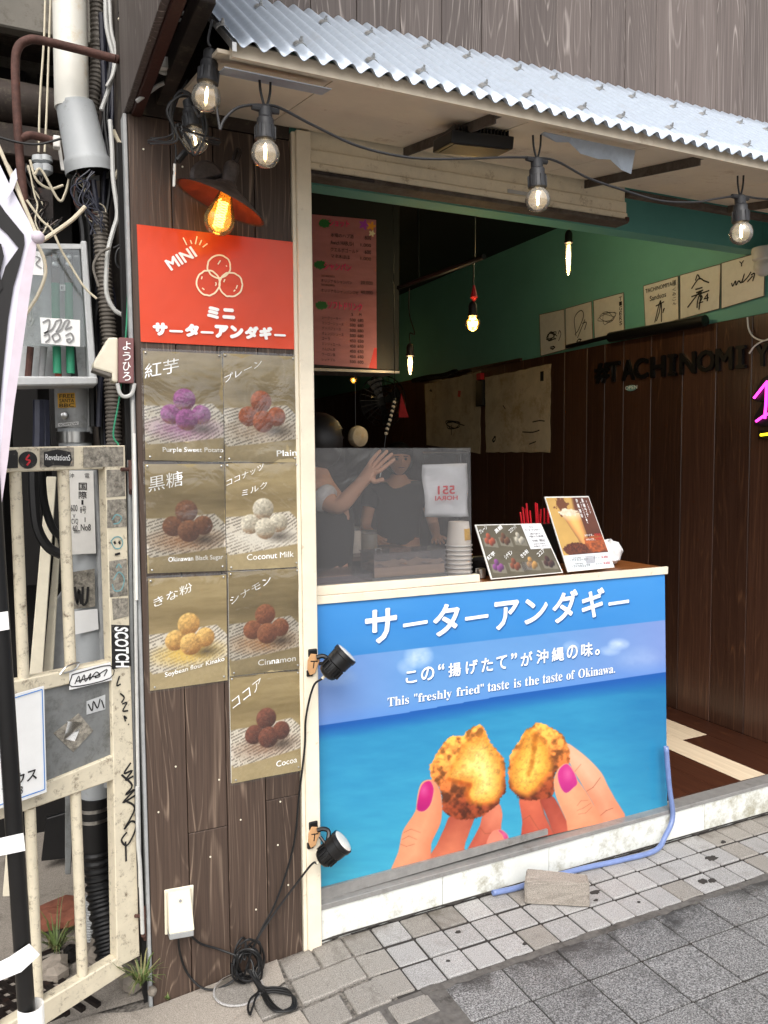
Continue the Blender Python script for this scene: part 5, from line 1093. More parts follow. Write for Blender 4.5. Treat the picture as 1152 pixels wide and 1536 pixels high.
def mt(s, x0, x1, yb, h, mat='ink', bold=.0): text(s, c8(x0, yb), c8(x1, yb+(x1-x0)*.075), c8(x0, yb-h), mat, mn_, bold=bold, lift=.003)
mt('ショット', 170, 268, 382, 34, 'ink_pink', .03); mt('シャンパン', 145, 278, 592, 38, 'ink_pink', .03); mt('ソフトドリンク', 165, 330, 778, 38, 'ink_pink', .03)
for s, x0, x1, y, p in (('本場のハブ酒', 178, 288, 434, '800'), ('Awich HABUSH', 178, 288, 470, '1,000'), ('クエルボゴールド', 178, 312, 503, '600'), ('マネ木ほほ', 180, 270, 535, '1,000')):
    mt(s, x0, x1, y, 20); mt(p, 372-len(p)*10, 372, y+12, 18)
for s, x0, x1, y, p in (('TACHINOMIYA', 132, 198, 625, ''), ('オリジナルシャンパン', 132, 280, 652, '20,000'), ('TACHINOMIYA', 132, 198, 668, ''), ('オリジナルシャンパンロゼ', 132, 312, 698, '40,000')):
    mt(s, x0, x1, y, 18 if p else 10)
    if p: mt(p, 322, 380, y+12, 20)
mt('S', 278, 286, 812, 14); mt('M', 314, 326, 814, 14)
for k, (s, p, p2) in enumerate((('シークヮーサー', '500', '680'), ('マンゴージュース', '500', '680'), ('グァバジュース', '500', '680'), ('オレンジジュース', '500', '680'), ('コーラ', '450', '650'), ('ジンジャエール', '450', '650'), ('さんぴん茶', '450', '650'), ('ウーロン茶', '450', '650'), ('レッドブル', '500', '600'))):
    y = 828+25*k; mt(s, 136, 136+13*len(s), y, 15); mt(p, 270, 298, y+11, 15); mt(p2, 308, 336, y+13, 15)
# pendant rail and pendants
XR = 1.0
pr = thing('pendant_rail', aX(660, 410, XR), 'black ceiling hung rail carrying two glowing pendant bulbs', 'pendant lamp')
MB().tube([aX(598, 432, XR), aX(726, 385, XR)], .012, 8).build('rail', 'black_plastic', pr, smooth=True)
for a, b in (((628, 300), (628, 425)), ((712, 300), (712, 392))):
    p = aX(*b, XR); MB().tube([V((p.x, p.y, 2.9)), p], .004, 6).build('hanging_rod', 'black_plastic', pr)
def pendant(P, Q, kind, root, e=2.):
    """cord end P, bulb tip Q"""
    P, Q = V(P), V(Q); L = (P-Q).length; d = V((0, 0, -1))
    hd = MB().lathe([(.006, 0), (.014, .008), (.018, .02), (.018, .05), (.021, .052), (.021, .062), (.015, .065)], P, d, 16).build('bulb_holder', 'iron', root, smooth=True)
    if kind == 'tube': pf = [(.012, .06), (.015, .075), (.015, L-.02), (.008, L-.004), (.001, L)]
    else: pf = [(.012, .06), (.016, .075), (.03, L*.62), (.033, L*.75), (.024, L*.92), (.002, L)]
    MB().lathe(pf, P, d, 18).build('bulb', 'bulb_amber' if kind != 'tube' else 'bulb_glass', hd, smooth=True)
    fpt = [P+d*(.07+(L-.09)*k/40)+V((math.cos(k*1.6), math.sin(k*1.6), 0))*.006 for k in range(41)]
    MB().tube(fpt, .0018, 5).build('filament', 'filament', hd); pointlight('bulb_light', P+d*(L*.6), e, .03, (1, .78, .42), root)
a = aX(709, 452, XR); cable([[aX(711, 395, XR), aX(710, 425, XR), a]], .003, 'black_plastic', pr); pendant(a, aX(709, 497, XR), 'edison', pr, 2.6)
y2 = aX(614, 430, XR).y
a = aX(615, 515, XR+.0); cable([[aX(614, 432, XR), aX(614, 470, XR), aX(622, 500, XR), aX(615, 500, XR), a]], .003, 'black_plastic', pr); pendant(a, aX(615, 562, XR), 'tube', pr, 1.0)
MB().lathe([(.004, 0), (.016, .05), (.002, .07)], aX(711, 428, XR), (0, 0, -1), 8).build('tassel', 'ink_red', pr)
def pend2(px, py0, py1, Y, kind, label, ztop=2.9, e=2.5):
    P, Q = aY(px, py0, Y), aY(px, py1, Y); t = thing('pendant_lamp', Q, label, 'pendant lamp'); MB().tube([V((P.x, P.y, ztop)), P], .003, 6).build('cord', 'black_plastic', t); pendant(P, V((P.x, P.y, Q.z)), kind, t, e)
pend2(853, 345, 413, .95, 'tube', 'tubular filament pendant bulb hanging highest in front of the teal wall', 2.9, 3.5)
pend2(530, 556, 575, 4.0, 'edison', 'tiny far pendant bulb glowing low beneath the black cabinet', 2.9, 1.)
pend2(841, 318, 336, 1.25, 'edison', 'round bulb half hidden behind the teal lintel', 2.9, 1.5)
# wall fan, pennant, odd dim things far inside
fan = thing('hanging_fan', aY(572, 600, 3.2), 'dark round caged fan below the black cabinet', 'fan')
fc = aY(572, 602, 3.2); mb = MB()
for r_ in (.19, .15, .11, .07):
    pts = [fc+V((r_*math.cos(2*math.pi*k/28), -.03-.04*(1-r_/.19), r_*math.sin(2*math.pi*k/28))) for k in range(29)]; mb.tube(pts, .004, 5)
for k in range(24): a = 2*math.pi*k/24; mb.tube([fc+V((.05*math.cos(a), -.07, .05*math.sin(a))), fc+V((.19*math.cos(a), -.03, .19*math.sin(a)))], .002, 4)
mb.build('fan_cage', 'black_plastic', fan)
for k in range(4):
    a = 2*math.pi*k/4+.3; e1 = V((math.cos(a), 0, math.sin(a))); e2 = V((-math.sin(a), .3, math.cos(a)))
    MB().slab([fc+e1*.03-e2*.02, fc+e1*.17-e2*.05, fc+e1*.17+e2*.06, fc+e1*.03+e2*.02], (0, .003, 0)).build('fan_blade', 'black_plastic', fan)
MB().lathe([(.05, 0), (.055, .08), (.03, .14)], fc+V((0, .02, 0)), (0, 1, 0), 14).build('motor', 'black_plastic', fan, smooth=True); MB().tube([fc+V((0, .12, 0)), V((fc.x, fc.y+.12, 2.9))], .015, 8).build('ceiling_stem', 'black_plastic', fan)
pn = MB(); a, b, c = aY(602, 590, 3.0), aY(598, 626, 3.0), aY(613, 626, 3.0); pn.slab([a, b, c], (0, .01, 0)); tag(pn.build('pennant', 'ink_red', None), 'red triangular pennant hanging beside the fan', 'pennant')
ln = thing('round_shade', aY(537, 672, 1.5), 'cream round shade just above the acrylic screen', 'shade')
p = aY(537, 655, 1.5); MB().lathe([(.03, -.04), (.052, -.02), (.056, 0), (.05, .02), (.02, .036)], p, (.3, -1, 0), 20).build('shade_body', 'old_paper', ln, smooth=True); MB().tube([p+V((0, .03, 0)), V((p.x, p.y+.03, 2.9))], .002, 6).build('shade_cord', 'black_plastic', ln)
rp = thing('hanging_chain', aY(578, 700, 1.0), 'thin hanging chain with a pale rod in front of the fan', 'chain')
pts = [aY(592, 600, 1.0), aY(586, 625, 1.0), aY(579, 650, 1.0), aY(574, 690, 1.0), aY(570, 716, 1.0)]
MB().tube([pts[3], pts[4]], .003, 6).build('pale_rod', 'white_plastic', rp)
for k in range(16):
    t = k/15*2.0; i = min(2, int(t)); p = pts[i].lerp(pts[i+1], t-i) if i < 3 else pts[3]; MB().sph(p, .009, 8).build('bead', 'old_paper' if k % 2 else 'black_plastic', rp, smooth=True)
MB().tube(pts[:4], .002, 5).build('cord', 'black_plastic', rp); MB().tube([pts[0], V((pts[0].x, pts[0].y, 2.9))], .002, 5).build('top_cord', 'black_plastic', rp)
bg2 = thing('plastic_carrier_bag', aY(678, 830, .6), 'white carrier bag with mirrored red lettering hanging behind the screen', 'carrier bag')
q = [aY(*p, .55) for p in ((637, 775), (702, 775), (700, 695), (634, 697))]
mb = MB(); nu, nv = 12, 12
for j in range(nv):
    for i in range(nu):
        u, v = i/(nu-1), j/(nv-1); p = q[0]*(1-u)*(1-v)+q[1]*u*(1-v)+q[2]*u*v+q[3]*(1-u)*v; mb.v.append(p+V((0, -.012*math.sin(u*5+v*2)*math.sin(v*6)-.02*math.sin(u*math.pi), 0)))
for j in range(nv-1):
    for i in range(nu-1): a = j*nu+i; mb.f.append((a, a+1, a+nu+1, a+nu))
o = mb.build('bag_sheet', 'bag_white', bg2, smooth=True); o.modifiers.new('t', 'SOLIDIFY').thickness = .004
def b2(s, bl, br, tl): P = [aY(*k_, .50) for k_ in (br, bl)]; tl2 = aY(br[0], tl[1], .50); text(s, P[0], P[1], tl2, 'ink_red', bg2, bold=.03, lift=.003)
b2('551', (656, 742), (682, 741), (656, 728)); b2('HORAI', (652, 751), (686, 750), (652, 743))
tk = MB().tube([aY(634, 697, .56), aY(638, 680, .57)], .002, 5).tube([aY(700, 695, .56), aY(697, 680, .57)], .002, 5).tube([aY(634, 680, .57), aY(702, 680, .57)], .004, 6)
q_ = aY(690, 680, .575); tk.tube([q_, V((q_.x, q_.y, FL))], .006, 8); tk.build('hanging_stand', 'black_plastic', bg2)
shf = thing('back_shelf', (.6, 1.3, FL), 'dark shelf of bottles and jars standing behind the counter', 'shelf')
MB().box(.1, 1.0, 1.15, 1.5, FL+.001, 1.0).build('cabinet', 'black_paint', shf); MB().box(.1, 1.0, 1.1, 1.5, 1.001, 1.02).build('shelf_top', 'wood_inner', shf)
plain('sauce_red', S(150, 60, 36), .4); plain('jar', S(150, 144, 130), .3)
rr = random.Random(2)
for k, (x, w, h, m_) in enumerate(((.30, .03, .17, 'sauce_red'), (.38, .028, .2, 'sauce_red'), (.46, .03, .18, 'sauce_red'), (.56, .045, .14, 'jar'), (.66, .035, .12, 'cup_paper'), (.74, .04, .1, 'jar'))):
    t = thing('sauce_bottle' if h > .15 else 'jar', (x, 1.25, 1.02), ['first orange sauce bottle from the left on the back shelf', 'middle orange sauce bottle on the back shelf', 'rightmost orange sauce bottle on the back shelf', 'wide pale jar beside the sauce bottles on the back shelf', 'small cream tub on the back shelf behind the screen', 'short pale jar at the right end of the back shelf'][k], 'bottle' if h > .15 else 'jar')
    MB().lathe([(w, 0), (w, h*.6), (w*.45, h*.75), (w*.4, h)] if h > .15 else [(w*.9, 0), (w, h*.1), (w, h*.85), (w*.9, h*.9)], (x, 1.25, 1.021), n=14).build('vessel', m_, t, smooth=True); MB().lathe([(w*.5, 0), (w*.5, h*.1)] if h > .15 else [(w, 0), (w, h*.12)], (x, 1.25, 1.021+h*(1. if h > .15 else .9)), n=14).build('cap', 'ink_red' if h > .15 else 'steel', t)
# ================================================================== PEOPLE
def skin_mesh(name, nodes, edges, mat, parent, sub=2, root=0):
    me = bpy.data.meshes.new(name); ob = bpy.data.objects.new(name, me); COL.objects.link(ob); o = ORG[parent.name]; ob.parent = parent; ORG[ob.name] = o
    me.from_pydata([tuple(V(n[0])-o) for n in nodes], edges, [])
    m_ = ob.modifiers.new('skin', 'SKIN'); m_.use_smooth_shade = True
    for k, n in enumerate(nodes):
        r = n[1]; me.skin_vertices[0].data[k].radius = (r, r) if not isinstance(r, tuple) else r
    me.skin_vertices[0].data[root].use_root = True
    s_ = ob.modifiers.new('sub', 'SUBSURF'); s_.levels = sub; s_.render_levels = sub; me.materials.append(M[mat]); return ob
def person(base, height, face, label, hand=None, elbow=None, shoulder=None, shirt='tee_white', apron_='apron'):
    """standing figure behind the counter; face = direction the person looks"""
    b = V(base); H_ = height; f = V(face).normalized(); s = V((f.y, -f.x, 0)); z_ = V((0, 0, 1)); t = thing('person', b, label, 'person')
    J = lambda a, d, h: b+s*a+f*d+z_*(h*H_)
    nodes = [(J(0, 0, .52), (.15, .11)), (J(0, 0, .62), (.135, .10)), (J(0, .01, .72), (.16, .115)), (J(0, 0, .80), (.13, .09)), (J(0, .005, .845), (.055, .055)), (J(0, .015, .88), (.052, .055))]
    edges = [(0, 1), (1, 2), (2, 3), (3, 4), (4, 5)]
    for sd in (-1, 1):
        i = len(nodes); nodes += [(J(.09*sd, 0, .47), .085), (J(.10*sd, .01, .28), .06), (J(.10*sd, -.01, .06), .042), (J(.10*sd, .0, .022), .04), (J(.11*sd, .12, .018), .032)]
        edges += [(0, i), (i, i+1), (i+1, i+2), (i+2, i+3), (i+3, i+4)]
    arms = {}
    for sd in (-1, 1):
        sh_ = J(.17*sd, 0, .805); el_ = J(.23*sd, .04, .63); wr = J(.2*sd, .22, .60)
        if hand is not None and sd == hand[0]: sh_, el_, wr = V(shoulder) if shoulder is not None else sh_, V(elbow), V(hand[1])
        i = len(nodes); nodes += [(sh_, .055), (sh_.lerp(el_, .5), .045), (el_, .038), (el_.lerp(wr, .35), .036), (wr, .026)]; edges += [(3, i), (i, i+1), (i+1, i+2), (i+2, i+3), (i+3, i+4)]; arms[sd] = (sh_, el_, wr)
        d = (wr-el_).normalized(); ac = d.cross(f).normalized() if abs(d.dot(f)) < .95 else s
        pk = len(nodes); nodes += [(wr+d*.05, (.034, .017))]; edges += [(i+4, pk)]
        for q_ in range(4):
            off = ac*(q_-1.5)*.019; L_ = (.07, .08, .075, .058)[q_]; k_ = len(nodes)
            nodes += [(wr+d*.085+off, .0095), (wr+d*(.085+L_*.5)+off*1.15+f*.004, .0085), (wr+d*(.085+L_)+off*1.3+f*.014, .007)]; edges += [(pk, k_), (k_, k_+1), (k_+1, k_+2)]
        k_ = len(nodes); nodes += [(wr+d*.035-ac*.038+f*.008, .011), (wr+d*.068-ac*.058+f*.016, .0085)]; edges += [(pk, k_), (k_, k_+1)]
    body = skin_mesh('body', nodes, edges, 'skin', t)
    # head as one shaped surface
    hc = J(0, .03, .935); hr = .068*H_; mb = MB(); n_, m__ = 24, 18
    for k in range(m__+1):
        th = math.pi*k/m__
        for q_ in range(n_):
            ph = 2*math.pi*q_/n_; x, y, zz = math.sin(th)*math.cos(ph), math.sin(th)*math.sin(ph), math.cos(th)
            w_ = .80 if zz > -.1 else .80-.28*(-.1-zz); r_ = V((x*w_, y*.95 if y < 0 else y*.92, zz*1.0))
            if y > .7 and abs(x) < .22 and -.35 < zz < .05: r_.y += .16*(1-abs(x)/.22)
            if y > .6 and .0 < zz < .22 and .12 < abs(x) < .5: r_.y -= .06
            if y > .75 and abs(x) < .3 and -.62 < zz < -.5: r_.y += .04
            mb.v.append(hc+(s*r_.x+f*r_.y+z_*r_.z)*hr*1.02)
    for k in range(m__):
        for q_ in range(n_): mb.f.append((k*n_+q_, (k+1)*n_+q_, (k+1)*n_+(q_+1) % n_, k*n_+(q_+1) % n_))
    hd = mb.build('head', 'skin', t, smooth=True)
    for sd in (-1, 1):
        MB().sph(hc+(s*sd*.30+f*.84+z_*.08)*hr, hr*.10, 10).build('eye', 'hair', hd, smooth=True); MB().sph(hc+(s*sd*.82+z_*-.05)*hr, hr*.2, 10, (.5, .7, 1.2)).build('ear', 'skin', hd, smooth=True)
        MB().obox(hc+(s*sd*.30+f*.88+z_*.26)*hr, s*hr*.16, f*hr*.03, z_*hr*.03).build('eyebrow', 'hair', hd)
    MB().obox(hc+(f*.90-z_*.48)*hr, s*hr*.2, f*hr*.03, z_*hr*.03).build('mouth', 'maroon', hd)
    hm = MB().sph(hc-f*.006+z_*.012, hr*1.12, 22, (.92, 1.0, 1.02)); hm.v = [v_ if ((v_-hc).dot(f) < hr*.35 or (v_-hc).z > hr*.55) else hc+(v_-hc)*.72 for v_ in hm.v]; hm.build('hair', 'hair', hd, smooth=True)
    # clothing
    sn = [(J(0, 0, .50), (.165, .125)), (J(0, 0, .62), (.155, .12)), (J(0, .01, .72), (.178, .13)), (J(0, 0, .815), (.15, .11))]; se = [(0, 1), (1, 2), (2, 3)]
    for sd in (-1, 1):
        i = len(sn); a0, a1, _ = arms[sd]; sn += [(a0, .07), (a0.lerp(a1, .55), .062)]; se += [(3, i), (i, i+1)]
    skin_mesh('shirt', sn[:4] if shirt != 'apron' else sn, se[:3] if shirt != 'apron' else se, 'apron', t)
    for sd in (-1, 1) if shirt != 'apron' else (): a0, a1, _ = arms[sd]; skin_mesh('sleeve', [(a0, .068), (a0.lerp(a1, .3), .064), (a0.lerp(a1, .6), .06)], [(0, 1), (1, 2)], shirt, t)
    sn = [(J(0, 0, .53), (.16, .125))]; se = []
    for sd in (-1, 1): i = len(sn); sn += [(J(.09*sd, 0, .46), .10), (J(.10*sd, .01, .28), .075), (J(.10*sd, -.01, .05), .06)]; se += [(0, i), (i, i+1), (i+1, i+2)]
    skin_mesh('trousers', sn, se, 'apron', t)
    return t
p1 = aY(492, 655, .78)
person((p1.x-.04, .82, FL), 1.50, (.9, .45, 0), 'person with white sleeves raising one hand behind the acrylic screen', hand=(1, aY(541, 725, .62)), elbow=aY(508, 763, .66), shoulder=aY(478, 742, .74))
p2 = aY(602, 668, 2.4)
person((p2.x, 2.45, FL), 1.42, (-.25, -.9, 0), 'dark haired person standing far back behind the acrylic screen', shirt='apron')
# ================================================================== THE ALLEY ON THE LEFT
nb = thing('neighbour_building', (-1.2, 1.0, -.05), 'dark old building closing off the alley behind the pipes', 'building')
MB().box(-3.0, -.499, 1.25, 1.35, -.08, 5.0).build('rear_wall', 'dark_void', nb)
MB().box(-3.1, -2.2, -.2, 1.24, -.08, 5.0).build('left_wall', 'old_concrete', nb)
MB().box(-2.19, -.499, .75, 1.24, aY(40, 46, .75).z, 3.6).build('concrete_beam', 'old_concrete', nb, bevel=.005)
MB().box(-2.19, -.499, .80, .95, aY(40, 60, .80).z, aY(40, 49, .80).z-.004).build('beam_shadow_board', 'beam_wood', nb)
lg = MB(); pts = [aY(x, y, .85) for x, y in ((-60, 150), (-10, 152), (40, 158), (90, 166), (150, 172))]; lg.tube(pts, [.07, .075, .07, .066, .06], 12); lgo = lg.build('old_log', 'mossy' if 'mossy' in M else 'beam_wood', nb, smooth=True)
MB().box(-2.19, -.499, .82, .95, aY(40, 235, .82).z, aY(40, 188, .82).z).build('timber_rail', 'beam_wood', nb, bevel=.004)
for k, (x0, x1) in enumerate(((-1.1, -.98), (-.94, -.83), (-.79, -.7), (-.66, -.56))): MB().box(x0, x1, 1.05, 1.08, 1.0, aY(40, 60, 1.06).z).build('old_board', 'dark_void', nb, bevel=.003)
def tubeP(path, Y, rp, mat, name, label, cat, n=10, rib=0, smooth=True, k=6, group=None, parent=None, ext=None):
    P = [aY(x, y, Y if not isinstance(Y, (list, tuple)) else Y[i]) for i, (x, y) in enumerate(path)]
    if ext: P = ext(P)
    P = smooth_path(P, k) if smooth and len(P) > 2 else P
    r = rp/pxm(P[len(P)//2])
    if rib:
        Q = []; R = []; L_ = 0
        dense = []
        for a, b in zip(P, P[1:]):
            m_ = max(1, int((b-a).length/(rib/4)));  dense += [a.lerp(b, q/m_) for q in range(m_)]
        P = dense+[P[-1]]; R = [r*(1.0 if (q % 4) < 2 else .86) for q in range(len(P))]
        mb = MB().tube(P, R, n)
    else: mb = MB().tube(P, r, n)
    o = mb.build(name, mat, parent, smooth=True)
    if parent is None: tag(o, label, cat, group)
    return o
YA = .24
up1 = lambda P: [V((P[0].x, P[0].y, 3.4))]+P
dpipe = thing('drain_pipe', aY(112, 268, YA), 'thick white pipe ending in a wider grey sleeve full of cables', 'drain pipe')
a, b = aY(104, -40, YA), aY(108, 165, YA); MB().tube([V((a.x-.005, a.y, 3.4)), a, b], 24.5/pxm(b), 22).build('white_pipe', 'pvc_white', dpipe, smooth=True)
p0, p1 = aY(113, 158, YA), aY(135, 262, YA); d = p1-p0; r0 = 28/pxm(p0); s_ = MB().lathe([(r0*.96, -.004), (r0, .006), (r0*1.12, d.length*.75), (r0*1.22, d.length*.8), (r0*1.25, d.length*.86), (r0*1.25, d.length)], p0, d, 26); s_.f = s_.f[:-1]; s_.build('grey_sleeve', 'pvc_grey', dpipe, smooth=True)
MB().lathe([(r0*1.13, d.length*.93), (.001, d.length*.94)], p0, d, 20).build('sleeve_inside', 'dark_void', dpipe)
MB().obox(aY(91, 235, YA-.07), V((.004, 0, 0)), V((0, .004, 0)), V((-.004, 0, .035))).build('strap_tab', 'white_plastic', dpipe)
tubeP([(145, 0), (146, 60), (145, 110), (138, 160), (140, 230)], .32, 10.5, 'conduit', 'flexible_conduit', 'ribbed brown grey conduit running down beside the thick white pipe', 'conduit', 12, .012, ext=up1)
tubeP([(150, 320), (156, 420), (166, 540), (172, 690), (176, 900)], .20, 12, 'conduit', 'flexible_conduit', 'ribbed grey conduit running down behind the clear breaker box', 'conduit', 12, .011)
rp_ = thing('rusty_rail', aY(40, 330, .12), 'bent rusty steel pipe rail in front of the thick white pipe', 'pipe rail')
P = [aY(x, y, .12) for x, y in ((38, 360), (36, 300), (30, 240), (26, 180), (23, 100), (27, 72), (40, 61), (58, 60), (110, 72), (172, 88))]; r_ = 6.3/pxm(P[0])
MB().tube(smooth_path(P, 6), r_, 12).build('bent_pipe', 'rust', rp_, smooth=True); MB().tube(smooth_path([aY(30, 208, .12), aY(45, 203, .13), aY(62, 206, .14), aY(84, 213, .15)]), r_*.95, 10).build('branch_pipe', 'rust', rp_, smooth=True)
MB().tube([aY(172, 88, .12), aY(200, 94, .16)], r_, 10).build('pipe_end', 'rust', rp_, smooth=True)
MB().box(*[q for pr_ in zip(aY(80, 222, .13)-V((.0, .012, 0)), aY(90, 206, .13)+V((0, .012, 0))) for q in pr_]).build('pipe_clip', 'white_plastic', rp_, bevel=.002)
# loose cables, each its own thing
CB = [
 ([(68, -5), (66, 60), (60, 150), (58, 228)], .42, 1.6, 'cable_cream', 'thin cream wire hanging left of the thick white pipe'),
 ([(76, -5), (73, 80), (70, 170), (67, 228)], .42, 1.6, 'cable_cream', 'second thin cream wire hanging close to the thick white pipe'),
 ([(158, -5), (160, 40), (168, 75), (172, 95), (166, 125), (152, 165)], .2, 3.2, 'cable_grey', 'light grey cable curving down to a dark connector beside the cheek board'),
 ([(164, -5), (167, 45), (174, 80), (170, 110), (160, 130)], .19, 2.6, 'cable_grey', 'pale grey cable lying along the wood cheek board'),
 ([(165, 180), (168, 220), (170, 270), (176, 320), (170, 345), (163, 372), (160, 400), (160, 440), (172, 465), (188, 474)], .1, 3.4, 'cable_grey', 'grey cable dropping past the sleeve and bending toward the corner'),
 ([(170, 195), (178, 212), (186, 222), (182, 245), (172, 268)], .12, 3.0, 'cable_cream', 'short cream cable kinked beside the grey sleeve'),
 ([(152, 20), (155, 90), (158, 180), (160, 260), (150, 330)], .3, 4.5, 'cable_navy', 'thick navy cable running straight down behind the grey cables'),
 ([(160, 30), (166, 120), (165, 210), (158, 300)], .32, 3.5, 'cable_navy', 'slimmer navy cable nearest the cheek board'),
 ([(112, 268), (116, 300), (124, 340), (126, 372)], .24, 5.0, 'rubber', 'thick black cable coming straight out of the grey sleeve'),
 ([(126, 268), (132, 320), (136, 420), (138, 520), (140, 640)], .26, 5.5, 'rubber', 'thick black cable running down right of the breaker box'),
 ([(140, 270), (148, 330), (158, 400), (170, 450), (166, 500), (152, 560), (148, 640)], .22, 4.0, 'cable_navy', 'black cable snaking over the ribbed conduit'),
 ([(104, 268), (98, 290), (88, 300), (62, 255), (52, 262)], .28, 2.0, 'cable_cream', 'cream wire looping left from the sleeve toward the insulators'),
 ([(45, 240), (55, 270), (75, 283), (95, 278)], .3, 2.0, 'cable_cream', 'cream wire sagging under the insulators'),
 ([(40, 300), (62, 330), (78, 345), (92, 375), (104, 395), (126, 430), (145, 448)], .1, 1.8, 'cable_cream', 'thin cream wire crossing the clear cover of the breaker box'),
 ([(0, 228), (20, 262), (38, 310), (55, 355)], -.18, 1.8, 'cable_cream', 'cord tied to the banner edge at the left'),
 ([(56, 366), (66, 388), (68, 412), (58, 440), (45, 462), (34, 478)], -.1, 2.6, 'cable_cream', 'cream cable curving in front of the breaker box from the banner corner'),
 ([(62, 362), (80, 350), (108, 330), (128, 310)], .05, 3.2, 'cable_cream', 'cream pipe slanting up from the banner corner'),
 ([(-5, 205), (30, 214), (60, 216), (92, 208)], .1, 1.8, 'rubber', 'black wire sagging across the rusty rail'),
 ([(170, 372), (186, 366), (190, 385), (182, 402), (174, 394), (176, 376), (188, 370), (186, 400)], .06, 1.5, 'rubber', 'small coil of thin black wire beside the red sign'),
 ([(192, 350), (192, 420), (189, 500), (180, 590), (170, 650), (178, 668), (180, 690)], .03, 1.3, 'green_cable', 'thin green earth wire running down the pillar edge'),
 ([(148, 430), (140, 400), (150, 380), (165, 372)], .08, 2.0, 'conduit', 'dark grey cable arching over the ribbed conduit'),
 ([(176, 575), (180, 590), (188, 595), (198, 590), (202, 575)], -.01, 3.0, 'cable_grey', 'grey lead looping under the maroon sign box'),
 ([(184, 0), (183, 20), (178, 30)], .1, 2.0, 'cable_cream', 'short cream wire stub at the top of the cheek board'),
 ([(50, 700), (51, 740), (56, 790), (72, 820), (92, 832)], .2, 7.5, 'rubber', 'thickest black cable looping behind the gate bars'),
 ([(62, 700), (66, 750), (78, 790), (92, 806)], .24, 6.0, 'rubber', 'inner black cable looping behind the gate bars'),
 ([(58, 600), (58, 650), (56, 700)], .2, 8.0, 'cable_navy', 'navy cable dropping left of the grey riser pipe'),
 ([(66, 600), (67, 650), (68, 700)], .21, 8.0, 'cable_navy', 'navy cable dropping closest to the grey riser pipe'),
]
for (path, Y, rp, mt_, lab) in CB: tubeP(path, Y, rp, mt_, 'loose_cable', lab, 'cable', 7)
rq_ = random.Random(21)
for (lab, nst, path, Y, sp_, rp, mats) in (
    ('bundle of thin wires spilling from the open end of the grey sleeve', 14, [(130, 262), (122, 278), (128, 300), (142, 318), (150, 345)], .2, 16, 1.1, ('rust', 'rubber', 'cable_cream', 'cable_navy')),
    ('bundle of dark cables packed between the ribbed conduit and the cheek board', 12, [(168, -10), (166, 80), (164, 170), (160, 260), (154, 360)], .3, 9, 2.2, ('cable_navy', 'rubber', 'charcoal')),
    ('bundle of black cables hanging in the gap beside the breaker box', 9, [(142, 300), (146, 400), (152, 500), (158, 600), (160, 690)], .33, 10, 3., ('rubber', 'cable_navy', 'charcoal')),
    ('knot of wires tangled around the insulators at the left', 12, [(30, 250), (48, 290), (60, 310), (46, 330), (64, 350), (80, 330)], .36, 14, 1.2, ('rubber', 'cable_cream', 'iron'))):
    t = thing('cable_bundle', aY(*path[-1], Y), lab, 'cables')
    for k in range(nst): tubeP([(x+rq_.uniform(-sp_, sp_), y+rq_.uniform(-8, 8)) for x, y in path], Y+rq_.uniform(-.05, .05), rp*rq_.uniform(.7, 1.3), rq_.choice(mats), 'strand', None, None, 6, parent=t)
ins = thing('insulator_pair', aY(62, 270, .4), 'pair of small grey porcelain insulators hanging from the wires', 'insulator')
for x in (58, 68): MB().lathe([(.006, 0), (.018, .005), (.02, .02), (.01, .026), (.02, .032), (.02, .05), (.008, .06)], aY(x, 232, .4), (0, 0, -1), 14).build('insulator', 'pvc_grey', ins, smooth=True); MB().tube([aY(x, 255, .4), aY(62, 275, .4)], .003, 6).build('wire_loop', 'iron', ins)
MB().box(*[q for pr_ in zip(aY(48, 330, .42)-V((0, .01, 0)), aY(80, 285, .42)+V((0, .02, 0))) for q in pr_]).build('iron_bracket', 'iron', ins, bevel=.003)
# clear breaker box
YB = .16
bb = thing('breaker_box', aY(80, 578, YB), 'grey meter box with a clear cover and green cables behind the banner', 'electric box')
def qd(P, Y): return [aY(x, y, Y) for x, y in P]
MB().slab(qd([(10, 566), (140, 566), (128, 368), (6, 366)], YB+.09), (0, .01, 0)).build('back_panel', 'box_grey', bb)
MB().slab(qd([(135, 574), (146, 574), (130, 361), (121, 361)], YB-.01), (0, .09, 0)).build('side_frame', 'box_grey', bb, bevel=.003)
MB().slab(qd([(14, 579), (147, 577), (147, 565), (16, 564)], YB-.03), (0, .12, 0)).build('bottom_frame', 'box_grey', bb, bevel=.004)
MB().slab(qd([(6, 374), (121, 373), (121, 366), (6, 364)], YB), (0, .08, 0)).build('top_frame', 'box_grey', bb)
MB().slab(qd([(10, 518), (129, 520), (119, 374), (8, 371)], YB), (0, .004, 0)).build('clear_cover', 'cover_clear', bb)
for x in (84, 104):
    o = MB().tube([aY(x-1, 425, YB+.045), aY(x, 480, YB+.045), aY(x+2, 560, YB+.045)], 6.2/pxm(aY(x, 480, YB)), 10).build('green_cable', 'green_cable', bb, smooth=True)
    MB().slab(qd([(x-7, 427), (x+6, 427), (x+6, 378), (x-8, 378)], YB+.04), (0, .01, 0)).build('cable_lug', 'conduit', bb, bevel=.003)
    for y in (385, 397): MB().lathe([(.0085, 0), (.0085, .003), (.005, .004), (.005, .007)], aY(x-1, y, YB+.039), FR, 10).build('lug_bolt', 'steel', bb, smooth=True)
MB().slab(qd([(90, 436), (98, 436), (98, 427), (90, 427)], YB+.03), (0, .003, 0)).build('letter_tag', 'paper', bb); text('E', aY(92, 434, YB+.029), aY(96, 434, YB+.029), aY(92, 429, YB+.029), 'ink', bb)
